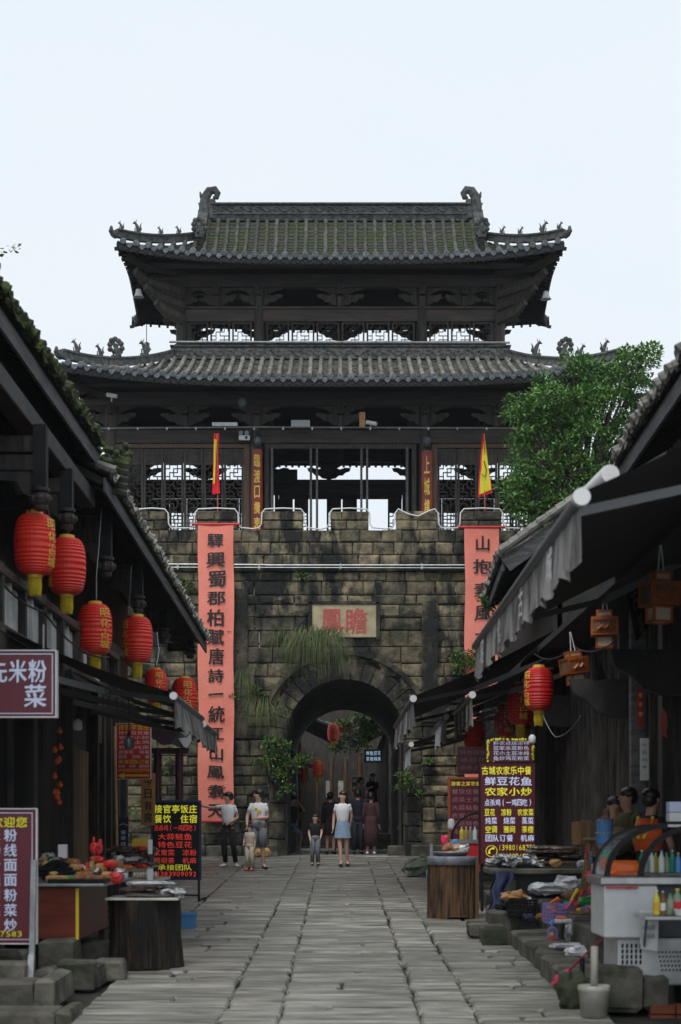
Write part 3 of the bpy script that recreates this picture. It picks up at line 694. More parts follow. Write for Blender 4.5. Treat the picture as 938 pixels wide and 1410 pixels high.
def storey(y, s, xo, zf, zl0, zl1, ze0, ze1, front, brs, cr=.17):     # s=+1 front row, -1 back row
    for x in (-xo, -2.23, 2.23, xo):
        mb = MB(); mb.lathe([(cr*1.35, zf), (cr*1.35, zf+.16), (cr, zf+.2), (cr, ze0+.1)], 16, c=(x, y, 0)); mb.build('column', mt['woodv'], tower, smooth=False, o=(x, y, zf))
    mb = MB(); mb.cbox(-xo-.5, xo+.5, y-.09, y+.09, zl0, zl1, .015); mb.cbox(-xo-.3, xo+.3, y-.13, y+.13, zl1+.003, zl1+.07, .01); mb.build('lintel', mt['woodx'], tower, o=(0, y, zl0))
    mb = MB(); mb.cbox(-xo-.8, xo+.8, y-.12, y+.12, ze0, ze1, .015); mb.build('eave_beam', mt['woodx'], tower, o=(0, y, ze0))
    mb = MB(); mb.tube([(-xo-1, y-s*.75, ze1+.05), (xo+1, y-s*.75, ze1+.05)], .1, 10); mb.build('purlin', mt['woodx'], tower, o=(0, y, ze1))
    zb = zl1+.08; k = (ze0-zb)/.62
    for x in brs: sub('bracket', tower, BR, (x, y, zb+.06*k), (0, 0, 0 if s > 0 else math.pi), (1, 1, k))
LX = 6.05
# lower storey: front row y=46, back row y=53
for y, s in ((46, 1), (53, -1)):
    storey(y, s, LX, 6.5, 10.13, 10.5, 11.12, 11.5, s > 0, (-LX, -4.1, -2.23, 0, 2.23, 4.1, LX) if s > 0 else (-LX, -4.1, -2.23, -.35, 2.23, 4.1, LX))
    for a, b in ((-LX, -2.23), (2.23, LX)):
        n = 6; x0 = a+.32; x1 = b-.32; w = (x1-x0)/n
        mb = MB(); mb.box(a+.17, x0, y-.06, y+.06, 6.5, 10.12); mb.box(x1, b-.17, y-.06, y+.06, 6.5, 10.12); mb.box(x0, x1, y-.06, y+.06, 10.02, 10.12); mb.build('door_frame', mt['brownwood' if s > 0 else 'woodv'], tower)
        for i in range(n): door_leaf(x0+w*i+.006, x0+w*(i+1)-.006, 6.52, 10.0, y, tower)
    mb = MB()
    for x in (-2.0, 1.88): mb.box(x, x+.12, y-.06, y+.06, 6.5, 10.12)
    mb.box(-1.87, 1.87, y-.05, y+.05, 10.0, 10.12); mb.build('doorway_frame', mt['woodv'], tower)
for x in (-.78, -.62, .55, .7, -1.8, 1.75):               # leaves of the middle doorway standing open
    mb = MB(); mb.box(x-.028, x+.028, 45.7, 46.25, 6.52, 9.98); mb.build('open_leaf', mt['greywood'], tower)
for a, b in ((-1.88, -1.45), (-1.4, -.98), (-.42, .02), (.06, .5), (1.44, 1.86)): door_leaf(a, b, 6.52, 10.0, 53.02, tower)
mb = MB(); mb.box(-2.05, -1.3, 52.5, 52.62, 10.4, 10.8); mb.build('tie_beam', mt['wood'], tower)
for s in (-1, 1):                                           # unseen tower sides, made solid to keep light out, and ceilings
    mb = MB(); mb.box(s*LX-.05, s*LX+.05, 46.1, 52.9, 6.5, 11.4); mb.build('side_wall', mt['wood'], tower)
    mb = MB(); mb.box(s*4.36-.05, s*4.36+.05, 47.9, 51.1, 12.7, 15.4); mb.build('side_wall', mt['wood'], tower)
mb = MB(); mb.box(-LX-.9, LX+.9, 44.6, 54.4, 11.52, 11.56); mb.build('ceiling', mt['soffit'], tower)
mb = MB(); mb.box(-7, 7, 43.6, 54.3, 6.43, 6.5); mb.build('floor', mt['stoned'], tower)
mb = MB(); mb.box(-4.4, 4.4, 47.7, 51.3, 12.7, 12.8); mb.build('upper_floor', mt['wood'], tower)
mb = MB(); mb.box(-4.9, 4.9, 47.0, 52.0, 15.42, 15.46); mb.build('upper_ceiling', mt['soffit'], tower)
for x in (-4, -2, 0, 2, 4):
    mb = MB(); mb.box(x-.1, x+.1, 46.1, 52.9, 11.15, 11.45); mb.build('cross_beam', mt['wood'], tower)
# upper storey
for y, s in ((47.8, 1), (51.2, -1)):
    storey(y, s, 4.36, 12.8, 13.86, 14.2, 14.8, 15.15, s > 0, (-4.36, -3.4, -2.23, -.0, 2.23, 3.4, 4.36) if s > 0 else (-4.36, -2.23, 0, 2.23, 4.36), .15)
    for a, b in ((-4.2, -2.4), (-2.06, 0), (0, 2.06), (2.4, 4.2)):
        n = 3; w = (b-a)/n
        for i in range(n):
            x0 = a+w*i+.03; x1 = x0+w-.06
            if s < 0 and i == 1: continue
            mb = MB()
            for q in (x0, x1-.045): mb.box(q, q+.045, y-.03, y+.03, 12.8, 13.86)
            for q in (12.8, 13.815): mb.box(x0+.045, x1-.045, y-.03, y+.03, q, q+.045)
            o = mb.build('lattice_window', mt['woodv'], tower)
            lt = MB(); lattice(lt, x0+.045, x1-.045, 12.845, 13.815, y, .11, .02); lt.build('lattice', mt['woodv'], o)
mb = MB(); mb.tube([(-4.9, 47.35, 14.36), (4.9, 47.35, 14.36)], .02); 
for s in (-1, 1):                                           # rounded brackets under the upper corners
    for k, (x, z) in enumerate(((4.75, 14.0), (5.0, 14.35), (5.25, 14.7))):
        mb = MB(); mb.tube([(s*4.3, 47.6, z-.1), (s*x, 47.2-.15*k, z), (s*(x+.22), 46.9-.2*k, z+.16)], [.13, .12, .08], 7, fl=1.4); mb.build('corner_bracket', mt['woodv'], tower)
    mb = MB(); mb.tube([(s*4.3, 47.8, 15.2), (s*5.2, 46.9, 15.1), (s*5.75, 46.35, 15.25)], .13, 8); mb.build('corner_beam', mt['woodx'], tower)
    mb = MB(); mb.tube([(s*LX, 46, 11.4), (s*6.7, 45.2, 11.4), (s*7.1, 44.7, 11.55)], .13, 8); mb.build('corner_beam', mt['woodx'], tower)
# things fixed to the tower
def bell(c, label, L=.4, s=1):
    t = thing('wind_bell', label, 'bell', c, group='bells under the roof corners'); c = Vector(c); mb = MB()
    mb.lathe([(.02*s, .22*s), (.07*s, .2*s), (.09*s, .1*s), (.12*s, .02*s), (.15*s, 0), (.12*s, -.01)], 12, c=c); mb.build('bell_body', mt['lamp'], t, smooth=True)
    mb = MB(); mb.tube([c+Vector((0, 0, .2*s)), c+Vector((0, 0, .2*s+L))], .012, 5); mb.build('chain', mt['black'], t)
bell(P(191, 409, 46.6), 'small grey bell hanging under the upper left roof corner', .75)
bell(P(752, 412, 46.6), 'small grey bell hanging under the upper right roof corner', .7)
bell(P(202, 481, 52.5), 'tiny dark bell hanging behind at the far left roof corner', .6)
def board(px0, px1, py0, py1, chars, label):
    Y = 45.78; t = px_thing('couplet_board', label, 'couplet board', (px0+px1)/2, (py0+py1)/2, Y, group='red and gold couplet boards on the tower columns')
    a = P(px0, py1, Y); b = P(px1, py0, Y); cx = (a.x+b.x)/2; r = (b.x-a.x)/2; mb = MB()
    mb.grid(lambda u, v: (cx-r*math.cos(math.pi*(.12+.76*u))/math.cos(.12*math.pi), Y+.1-.1*math.sin(math.pi*(.12+.76*u)), a.z+(b.z-a.z)*v), 10, 1)
    mb.build('panel', mt['cpl'], t); mb = MB(); vtxt(mb, chars, (px0+px1)/2, py0+5, py1+(8 if py1 < 720 else 30), 8.5, Y-.012, j=.08); mb.build('lettering', mt['gold'], t)
board(346, 362, 618, 745, '臨渡口攬衷投雨', 'narrow red lacquer board with gold writing on the left middle column')
board(580, 596, 620, 745, '上城樓放眼', 'narrow red lacquer board with gold writing on the right middle column')
mb = MB(); z = P(0, 588, 45.2).z; mb.tube([P(130, 590, 45.4), P(360, 588, 45.4), P(560, 589, 45.4), P(715, 590, 45.4)], .022)
for x in range(150, 710, 40): mb.box(P(x, 590, 45.4).x-.02, P(x, 590, 45.4).x+.02, 45.36, 45.44, z-.03, z+.03)
tag(mb.build('lighting_rail', mt['metal'], o=P(420, 589, 45.4)), 'thin grey lighting rail across the tower front above the doors', 'rail')
def fixture(name, label, cat, px0, px1, py0, py1, Y, m, dep=.12, extra=None):
    t = px_thing(name, label, cat, (px0+px1)/2, (py0+py1)/2, Y)
    mb = MB(); a = P(px0, py1, Y); b = P(px1, py0, Y); mb.cbox(a.x, b.x, Y, Y+dep, a.z, b.z, .012); mb.build('housing', mt[m], t)
    mb = MB(); mb.box((a.x+b.x)/2-.02, (a.x+b.x)/2+.02, Y+dep, Y+dep+.25, a.z, a.z+.04); mb.build('mount', mt['black'], t)
    if extra: extra(t, a, b, Y)
    return t
fixture('flood_light', 'long pale flood light on the rail at the left bay', 'lamp', 292, 327, 581, 587, 45.35, 'metal')
fixture('flood_light', 'square grey flood light on the rail left of the middle', 'lamp', 401, 427, 578, 588, 45.35, 'lamp')
fixture('timber_stub', 'upright yellow wooden stub standing on the rail by the camera', 'wood block', 495, 503, 567, 588, 45.35, 'tan')
def cammaker(px, py, Y, label):
    t = px_thing('security_camera', label, 'camera', px, py, Y); p = P(px, py, Y); mb = MB()
    mb.tube([p+Vector((-.12, 0, .05)), p+Vector((.14, -.1, -.02))], .055, 10); mb.build('camera_body', mt['white'], t)
    mb = MB(); mb.tube([p, p+Vector((-.02, .1, -.1))], .02); mb.build('bracket_arm', mt['white'], t)
cammaker(511, 584, 45.35, 'white security camera beside the yellow stub on the rail')
cammaker(154, 546, 45.0, 'small pale security camera near the left end of the lower eave')
def emerg(t, a, b, Y):
    for x in (a.x+.05, b.x-.08): mb = MB(); mb.lathe([(.0, -.04), (.05, -.04), (.06, .04)], 10, Matrix.Translation((x, Y+.05, b.z+.06)) @ Matrix.Rotation(math.pi/2, 4, 'X')); mb.build('spot', mt['lamp'], t)
    mb = MB(); mb.box(b.x-.12, b.x-.06, Y-.006, Y-.002, a.z+.03, b.z-.03); mb.build('indicator', mt['black'], t)
fixture('emergency_light', 'white twin spot emergency light on the beam at the left column', 'lamp', 329, 344, 599, 606, 45.7, 'white', .08, emerg)
for (x, y, l) in ((334, 556, 'round blue-grey lamp hanging from the lower eave left of centre'), (355, 609, 'domed lamp on the left middle column above the couplet'), (588, 609, 'domed lamp on the right middle column above the couplet')):
    Y = 45.7 if y > 600 else 45.2; p = P(x, y, Y); mb = MB(); mb.lathe([(.02, .16), (.06, .15), (.1, .1), (.12, 0), (.1, -.04), (.06, -.1), (0.01, -.12)], 12, c=p)
    t = thing('pendant_lamp', l, 'lamp', p); mb.build('shade', mt['disc'], t, smooth=True); mb = MB(); mb.tube([p+Vector((0, 0, .15)), p+Vector((0, 0, .3))], .02); mb.build('stem', mt['black'], t)
# red banners
def banner(px0, px1, py0, py1, chars, label, sp, y0):
    Y = WY-.22; t = px_thing('vertical_banner', label, 'banner', (px0+px1)/2, (py0+py1)/2, Y)
    a = P(px0, py1, Y); b = P(px1, py0, Y); mb = MB()
    mb.grid(lambda u, v: (a.x+(b.x-a.x)*u+.012*math.sin(v*17+sp), Y-.012+.03*noise.noise(Vector((u*2+sp, v*9, 0)))+.015*math.sin(v*60)*noise.noise(Vector((u*3, v*5, sp))), a.z+(b.z-a.z)*v), 10, 90); mb.build('banner_cloth', mt['redb'], t, smooth=True)
    mb = MB(); mb.tube([P(px0-9, py0-1, Y), P(px1+8, py0-1, Y)], .035, 8); mb.build('rod', mt['red'], t); mb = MB(); mb.tube([P(px0-1, py1, Y), P(px1+1, py1, Y)], .03, 8); mb.build('rod', mt['red'], t)
    mb = MB()
    for ch in chars:
        glyph(mb, ch, P((px0+px1)/2+R.uniform(-1, 1), y0, Y-.045), XR+ZU*R.uniform(-.06, .06), ZU, .42*R.uniform(.9, 1.12), .4*R.uniform(.85, 1.1)) if ch not in '一' else mb.prism([(P((px0+px1)/2, y0, Y).x+u, P(0, y0, Y).z+v) for u, v in ((-.18, -.03), (-.1, -.01), (.18, .0), (.19, .05), (.02, .04), (-.18, .02))], Y-.05, Y-.045)
        y0 += sp
    mb.build('lettering', mt['ink'], t)
    mb = MB()
    for i in range(260):
        x = R.uniform(a.x+.03, b.x-.03); z = R.uniform(a.z+.05, b.z-.05); s = R.uniform(.006, .016); mb.add([(x-s, Y-.03, z), (x, Y-.03, z-s), (x+s, Y-.03, z), (x, Y-.03, z+s)], [(0, 1, 2, 3)])
    mb.build('gold_flecks', mt['fleck'], t, kind='stuff')
banner(273, 322, 723, 1131, '驛興蜀郡柏賦唐詩一統江山鳳翥天', 'full length salmon red banner of black calligraphy left of the arch', 26.6, 744)
banner(640, 688, 727, 1131, '山抱素風水門陸游', 'salmon red calligraphy banner right of the arch, half hidden by roofs', 32, 748)
def flag(px, y0, y1, kind, label):
    Y = WY+.25; t = px_thing('pennant_flag', label, 'flag', px, (y0+y1)/2, Y); mb = MB(); mb.tube([P(px+2, y0, Y), P(px+3, 716, Y)], .014, 6); mb.build('pole', mt['chred'], t)
    hang = lambda w: (lambda u, v: P(px+2+(-w*u*(1-v)*(.3+.7*(1-v)))+1.5*math.sin(v*5+u*3), y1+(y0-y1)*v+(1-u)*0, Y)+Vector((0, .05*math.sin(u*7+v*4), 0)))
    s = 1
    if kind == 'r':
        mb = MB(); mb.grid(lambda u, v: P(px-5+7*u+4*(1-v)*(1-v)*u+(v*3), y1+(y0-y1)*v, Y)+Vector((0, .06*math.sin(u*6+v*5), 0)), 6, 14); mb.build('cloth', mt['flagr'], t)
        mb = MB(); mb.grid(lambda u, v: P(px-3.6+3*u+v*2, y1-14+(y0+8-(y1-14))*v, Y-.03)+Vector((0, .06*math.sin(u*4+v*5)-.03, 0)), 4, 14); mb.build('yellow_band', mt['flagy'], t)
    else:
        f = lambda u, v, m=0: P(px-7+m+(20-2*m)*u*(1-v)**.8+6*v*(1), y1-2*m+(u*-6)*(1-v)+(y0-y1+4*m)*v, Y-m*.006)+Vector((0, .05*math.sin(u*5+v*6), 0))
        mb = MB(); mb.grid(lambda u, v: f(u, v), 6, 14); mb.build('cloth', mt['flagr'], t)
        mb = MB(); mb.grid(lambda u, v: f(u, v, 2.0)+Vector((0, -.02, 0)), 6, 14); mb.build('yellow_field', mt['flagy'], t)
        mb = MB(); mb.tube([f(.2, .35)+Vector((0, -.05, 0)), f(.55, .28)+Vector((0, -.06, 0)), f(.7, .4)+Vector((0, -.06, 0)), f(.45, .55)+Vector((0, -.06, 0))], .012, 5); mb.build('emblem', mt['ink'], t)
flag(297, 597, 680, 'r', 'red and yellow pennant hanging on its pole above the left battlement')
flag(665, 597, 685, 'y', 'yellow pennant with red edge on its pole above the right battlement')
# ================================================================ houses along the street
def roof_strip(root, xe, ze, Y0, Y1, side, rise=.55, run=2.6, sp=.24, mats=('tile', 'tilep'), zfun=None, jit=.02, xfun=None, moss=False):
    n = int((Y1-Y0)/sp); pan = MB(); 
    X = lambda y, t: (xfun(y) if xfun else xe)+side*run*t
    Z = lambda y, t: (zfun(y) if zfun else ze)+rise*run*t*(.85+.15*t)
    cm = MB()
    K = 5
    P2 = []; rr = []
    for k in range(K):
        for f, q in ((0, .068), (.92, .055)):
            t = (k+f)/K; P2.append((side*run*t, 0, rise*run*t*(.85+.15*t)+.05)); rr.append(q)
    cm.tube(P2, rr, 7); cov = [cm.mesh('tile_row', mt[mats[0]])]
    cm = MB(); cm.tube([(-side*.03, 0, .03), (side*.2, 0, .03+.2*rise)], [.075, .065], 8); cm.add([(-side*.02, -.06, .03), (-side*.02, .06, .03), (-side*.05, .05, -.05), (-side*.05, -.05, -.05)], [(0, 1, 2, 3)])
    em = cm.mesh('eave_tile', mt['moss' if moss else 'tilel'])
    cnt = 0
    for i in range(n):
        y = Y0+sp*(i+.5); p = Vector((X(y, 0)+R.uniform(-jit, jit), y, Z(y, 0)+R.uniform(-jit, jit)*.6))
        sub('tile_row', root, cov[0], p, (R.uniform(-.02, .02), 0, R.uniform(-.02, .02)))
        sub('eave_tile', root, em, p+Vector((-side*.02, 0, .03)), (R.uniform(-.2, .2), R.uniform(-.12, .12), R.uniform(-.2, .2)))
        for k in range(8):
            row = []
            for tt, dz in ((k/8, .035), ((k+1)/8, 0)):
                for w in (0, .33, .67, 1): row.append((X(y, tt), y-sp/2+sp*(w)+sp/2, Z(y, tt)+dz-.03*math.sin(math.pi*w)))
            pan.add(row, [(q, q+1, q+5, q+4) for q in range(3)])
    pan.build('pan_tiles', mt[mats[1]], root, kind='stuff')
    mb = MB(); m = 12
    for i in range(m):
        ya = Y0+(Y1-Y0)*i/m; yb = Y0+(Y1-Y0)*(i+1)/m
        mb.add([(X(ya, 0), ya, Z(ya, 0)-.05), (X(yb, 0), yb, Z(yb, 0)-.05), (X(yb, 1), yb, Z(yb, 1)-.06), (X(ya, 1), ya, Z(ya, 1)-.06)], [(0, 1, 2, 3)])
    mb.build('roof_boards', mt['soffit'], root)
    mb = MB()
    for i in range(m):
        ya = Y0+(Y1-Y0)*i/m; yb = Y0+(Y1-Y0)*(i+1)/m-.01
        mb.bar((X(ya, 0)+side*.05, ya, Z(ya, 0)-.14), (X(yb, 0)+side*.05, yb, Z(yb, 0)-.14), .035, .2)
    mb.build('fascia_board', mt['greywood'], root)
    raf = MB(); k = int((Y1-Y0)/.3)
    for i in range(k):
        y = Y0+.1+i*.3; raf.bar((X(y, .03), y, Z(y, .03)-.12), (X(y, 1), y, Z(y, 1)-.14), .07, .09)
    raf.build('rafters', mt['wood'], root, kind='stuff')
    return X, Z
def pendant_post(root, x, y, ztop, zbot, xw, big=1.0):
    mb = MB(); mb.cbox(x-.09*big, x+.09*big, y-.09*big, y+.09*big, zbot+.28*big, ztop, .012); mb.build('hanging_post', mt['soffit'], root, o=(x, y, zbot))
    mb = MB(); c = (x, y, zbot); b = big
    mb.lathe([(.04*b, -.04*b), (.09*b, -.02*b), (.1*b, .02*b), (.085*b, .04*b), (.12*b, .07*b), (.135*b, .13*b), (.12*b, .19*b), (.09*b, .21*b), (.13*b, .235*b), (.13*b, .27*b), (.08*b, .3*b)], 12, c=c)
    for k in range(8):
        a = math.pi*k/4; mb.ball((x+.125*b*math.cos(a), y+.125*b*math.sin(a), zbot+.13*b), (.035*b, .035*b, .055*b), 6, 4)
    mb.build('carved_pendant', mt['woodx'], root, o=c)
    mb = MB(); mb.cbox(min(x, xw), max(x, xw), y-.07, y+.07, zbot+.5*b, zbot+.72*b, .012); mb.build('bracket_beam', mt['woodv'], root, o=(x, y, zbot)); mb = MB(); mb.cbox(min(x, xw), max(x, xw), y-.05, y+.05, ztop-.3, ztop-.12, .012); mb.build('bracket_beam', mt['woodv'], root, o=(x, y, ztop))
    s = 1 if xw > x else -1; mb = MB(); mb.prism([(x+s*.1, zbot+.5*b), (x+s*.5, zbot+.5*b), (x+s*.42, zbot+.38*b), (x+s*.25, zbot+.36*b), (x+s*.18, zbot+.2*b), (x+s*.1, zbot+.15*b)], y-.04, y+.04); mb.build('carved_brace', mt['wood'], root, o=(x, y, zbot))
def lerpf(Ya, a, Yb, b): return lambda y: a+(b-a)*(y-Ya)/(Yb-Ya)
# -- near left house
h1 = thing('timber_house', 'near dark timber house on the left with a mossy tiled eave', 'house', (-4.6, 18, gz(18)))
XE1 = -3.2
X1, Z1 = roof_strip(h1, XE1, 5.12, 14.4, 23.4, -1, .6, 2.8, .22, ('tile', 'tilep'), lerpf(16.4, 5.0, 23.4, 5.06), .035, moss=True)
mb = MB()                                                   # moss cushions along the eave and hip end
for i in range(620):
    y = R.uniform(14.5, 23.6); q = R.uniform(.4, 1)**2; mb.ball((XE1+R.uniform(-.2, .05), y, Z1(y, 0)+.07+R.uniform(-.05, .09)), (.055*q, .07*q, .045*q), 5, 4)
for i in range(60): mb.ball((-3.18-R.uniform(-.3, .2), 23.6+R.uniform(-.2, .3), 4.98+R.uniform(-.15, .2)), R.uniform(.025, .065), 6, 4)
mb.build('moss_cushions', mt['moss'], h1, kind='stuff')
mb = MB()
for i in range(5): mb.tube([(-3.5+.03*i, 23.5, 5.0-.09*i), (-2.86-.01*i, 23.55+.02*i, 4.9-.09*i)], [.055, .065], 7)
mb.build('hip_end_tiles', mt['tile'], h1, kind='stuff')
mb = MB(); mb.cbox(-4.95, -4.85, 10, 24.6, gz(18)-.2, 5.8, .01); mb.build('upper_wall', mt['wood'], h1)
mb = MB(); mb.prism([(-3.2, 4.75), (-3.2, 4.95), (-6, 6.6), (-6, 4.3), (-3.5, 4.3)], 23.42, 23.5); mb.build('gable_end', mt['wood'], h1)
mb = MB(); mb.box(-6, -4.9, 24.6, 24.7, gz(24), 6); mb.build('side_wall', mt['wood'], h1)
mb = MB(); mb.cbox(-3.5, -3.28, 13.5, 23.3, 4.28, 4.5, .012); mb.build('eave_plate', mt['wood'], h1)
mb = MB(); mb.box(-3.56, -3.52, 13.5, 23.4, 4.4, 5.1); mb.build('eave_shade_board', mt['soffit'], h1)  # dark board added to stand in for the shade under the eave
# -- far left house
h2 = thing('timber_house', 'long dark timber house on the left whose tiled eave reaches the gate', 'house', (-4.6, 30, gz(30)))
X2, Z2 = roof_strip(h2, -3.05, 4.6, 22.9, 40.2, -1, .55, 2.4, .235, ('tile', 'tilep'), lerpf(22.2, 4.66, 40.2, 4.27), .03)
for (px, py0, pyb, Y, b) in ((56, 600, 700, 18.6, .78), (92, 660, 727, 20.9, .82), (146, 740, 792, 25, .93), (190, 800, 842, 29, .93), (225, 860, 884, 35.0, .95), (262, 890, 905, 39.3, .9)):
    p = P(px, pyb, Y); pendant_post(h2 if Y > 23 else h1, p.x, Y, (Z2(Y, .08)-.1 if Y > 23 else 4.3), p.z, -3.9, b)
mb = MB(); mb.cbox(-4.98, -4.88, 21.4, 40, gz(30)-.2, 5.35, .01); mb.build('back_wall', mt['wood'], h2)
for Y in (16.6, 17.9, 19.2, 20.5, 21.8, 23.1, 24.4, 25.7, 27.2):
    mb = MB(); mb.cbox(-3.6, -3.46, Y-.06, Y+.06, 2.0, 2.74, .01); mb.build('stud', mt['woodv'], h2, o=(-3.5, Y, 2.3))
for Y in (16.68, 17.98, 19.28, 20.58, 21.88, 23.18, 24.48):
    mb = MB(); mb.box(-3.6, -3.54, Y, Y+.52, 2.1, 2.58); mb.box(-3.6, -3.54, Y+.6, Y+1.14, 2.1, 2.58); mb.box(-3.6, -3.5, Y+.53, Y+.59, 2.1, 2.6); mb.build('plaster_panel', mt['plaster'], h2, o=(-4.85, Y, 2.5))
for z in (2.0, 2.6): mb = MB(); mb.cbox(-3.62, -3.45, 14.5, 27.3, z, z+.1, .01); mb.build('wall_rail', mt['woodx'], h2, o=(-4.8, 30, z))
mb = MB(); mb.cbox(-4.0, -3.9, 27.5, 39.4, 3.05, 3.2, .01)
for i in range(14): mb.box(-3.98, -3.92, 27.6+i*.25, 27.74+i*.25, 2.0, 3.04)
mb.build('slatted_screen', mt['wood'], h2)
# ground-floor shop front, plane x = XF, from the painted doorway shade to end posts
XF = -3.5
def fseg(name, Ya, Yb, m, z0=-1.5, z1=2.0, dx=0, root=None, th=.06):
    mb = MB(); mb.cbox(XF-th+dx, XF+dx, Ya+.006, Yb-.006, z0, z1, .008); return mb.build(name, mt[m], root or h2, o=(XF, Ya, z0))
fseg('doorway_shade', 14.5, 20.4, 'dim', dx=-.25)  # near-black panel, painted shade in place of the open doorway
for i in range(5): fseg('lattice_post', 15+i*1.1, 15.08+i*1.1, 'wood', dx=-.15)
for i in range(6): fseg('shutter_plank', 20.5+i*.24, 20.73+i*.24, 'woodv')
for i in range(7): fseg('pale_shutter_plank', 22.0+i*.3, 22.28+i*.3, 'tanplank', z1=1.05, dx=.02)
for Y in (21.9, 24.2, 24.9, 25.6, 26.5, 27.4):
    mb = MB(); mb.cbox(XF-.02, XF+.14, Y-.07, Y+.07, gz(Y)-.05, 2.0, .012); mb.build('post', mt['woodv'], h2, o=(XF, Y, 0))
fseg('board_wall', 24.3, 27.3, 'wood', dx=-.3)
fseg('brown_board', 24.5, 24.9, 'brownwood', z0=1.2, z1=1.9, dx=.1); fseg('shop_lintel', 14.5, 27.4, 'woodx', z0=1.8, z1=1.99, dx=.05)
mb = MB(); mb.tube([P(158, 1000, 25.5), P(161, 1165, 25.5)], .022); mb.build('bamboo_pole', mt['tan'], h2)
mb = MB(); mb.box(-4.9, -3.65, 14, 27.5, 2.05, 2.12); mb.build('shop_ceiling', mt['soffit'], h2)  # ceiling added to keep the shop interior dark
for (a, b) in ((14.5, -4.9),):
    mb = MB(); mb.box(-4.9, -4.84, 14, 27.5, -1.6, 2.5); mb.build('shop_back_wall', mt['dim'], h2)  # back wall added behind the shop, near-black to paint its shade
mb = MB(); p = P(95, 1110, 20.45)
for i in range(9): mb.box(-3.52, -3.49, 20.6+i*.15, 20.7+i*.15, p.z, p.z+.9)
# -- awnings
def awning(name, label, xb, zb, Ya, Yb, xw, zw, arms=True, val=.42, vm='val', text=None, cap=.05, lean=.0, zb2=None, xb2=None, pale_end=False):
    t = thing(name, label, 'awning', (xw, (Ya+Yb)/2, zw)); s = 1 if xw > xb else -1; zb2 = zb if zb2 is None else zb2; xb2 = xb if xb2 is None else xb2
    bx = lambda v: xb+(xb2-xb)*v
    bz = lambda v: zb+(zb2-zb)*v
    mb = MB(); mb.grid(lambda u, v: (bx(v)+(xw-bx(v))*u, Ya+(Yb-Ya)*v, bz(v)+.03+(zw-bz(v))*u-.05*math.sin(math.pi*u)), 6, 6); mb.grid(lambda u, v: (bx(v)+(xw-bx(v))*u, Ya+(Yb-Ya)*v, bz(v)+.036+(zw-bz(v))*u-.05*math.sin(math.pi*u)), 6, 6, True); mb.build('canopy', mt['awn'], t)
    mb = MB(); mb.tube([(xb, Ya, zb), (xb2, Yb, zb2)], cap*.85, 12); mb.build('front_bar', mt['barm'], t, smooth=True)
    mb = MB(); mb.tube([(xb, Ya-.07, zb), (xb, Ya+.01, zb)], cap*1.1, 16); mb.build('end_cap', mt['cap'], t)
    mb = MB(); n = int((Yb-Ya)/.06)
    def vf(u, v): 
        y = Ya+(Yb-Ya)*u; k = (n*u) % 5
        return (bx(u)-s*(.022*math.sin(y*9)+.02*math.sin(y*23+math.sin(y*3)))*(1-v)-s*lean*(1-v), y, bz(u)-val*(1-v)*(1-.16*abs(math.sin(y*7)))+.0)
    mb.grid(vf, n, 5); mb.build('valance', mt[vm], t)
    if text:
        mb = MB()
        for i, ch in enumerate(text):
            y = Yb-(i+.7)*(Yb-Ya)/(len(text)+.4); w = .34; c = Vector((bx((y-Ya)/(Yb-Ya))-s*.035, y, bz((y-Ya)/(Yb-Ya))-val*.5)); glyph(mb, ch, c, Vector((0, -1*(-s if s < 0 else 1), 0)) if s > 0 else Vector((0, 1, 0)), ZU, w, val*.6)
        mb.build('lettering', mt['white'], t)
    if arms:
        for f in (.04, .8):
            y = Ya+(Yb-Ya)*f; e = Vector((xb+(xw-xb)*.45, y+.5, zb+(zw-zb)*.3-.1)); mb = MB()
            mb.bar((xb, y, zb-.03), e, .045, .06); mb.bar(e, (xw, y+.1, zw-.35), .055, .07); mb.ball(e, .05, 8, 5); mb.build('folding_arm', mt['barm'], t)
    return t
awning('awning', 'charcoal folding awning on the left with scalloped valance above the stalls', -1.72, 1.36, 18, 21.7, -3.45, 2.02, val=.36, lean=.05, cap=.036)
awning('awning', 'second charcoal awning on the left, just behind the first toward the gate', -1.72, 1.3, 21.9, 24.1, -3.4, 1.95, val=.3, cap=.036)
awning('awning', 'nearest dark awning at right with white end cap high over the street', 1.5, 2.06, 10.9, 19.4, 4.3, 3.46, val=.42, vm='val', text='昭化古城', cap=.05, zb2=2.02)
awning('awning', 'wide charcoal awning at right whose white cap reaches toward the arch', 1.125, 2.0, 27, 34.5, 3.3, 3.02, val=.48, text='古城客栈'[:2]+'酒', xb2=1.08)
awning('awning', 'short pale-edged awning tucked under the wide one at right', 2.0, 2.02, 26.5, 30.6, 3.4, 2.7, val=.5, vm='val', text='昭化古城')
awning('awning', 'small white-fringed awning at right behind the wide one', 2.0, 2.1, 33, 36.8, 3.5, 2.7, val=.48, vm='vall')
awning('awning', 'farthest small awning at right with pale fringe beside the arch', 1.5, 1.77, 37, 40.2, 3.3, 2.5, val=.45, vm='vall')
# roller tube above the near right awning
t = thing('awning_cassette', 'short white awning roller tube sticking out above the near right awning', 'roller', P(835, 657, 13.5)); mb = MB(); a = P(840, 653, 13.5); mb.tube([a, a+Vector((-.04, 1.6, .04))], .075, 16); mb.build('tube', mt['cap'], t, smooth=True)
mb = MB(); mb.tube([a+Vector((0, -.02, 0)), a], .07, 16); mb.build('cap', mt['white'], t)
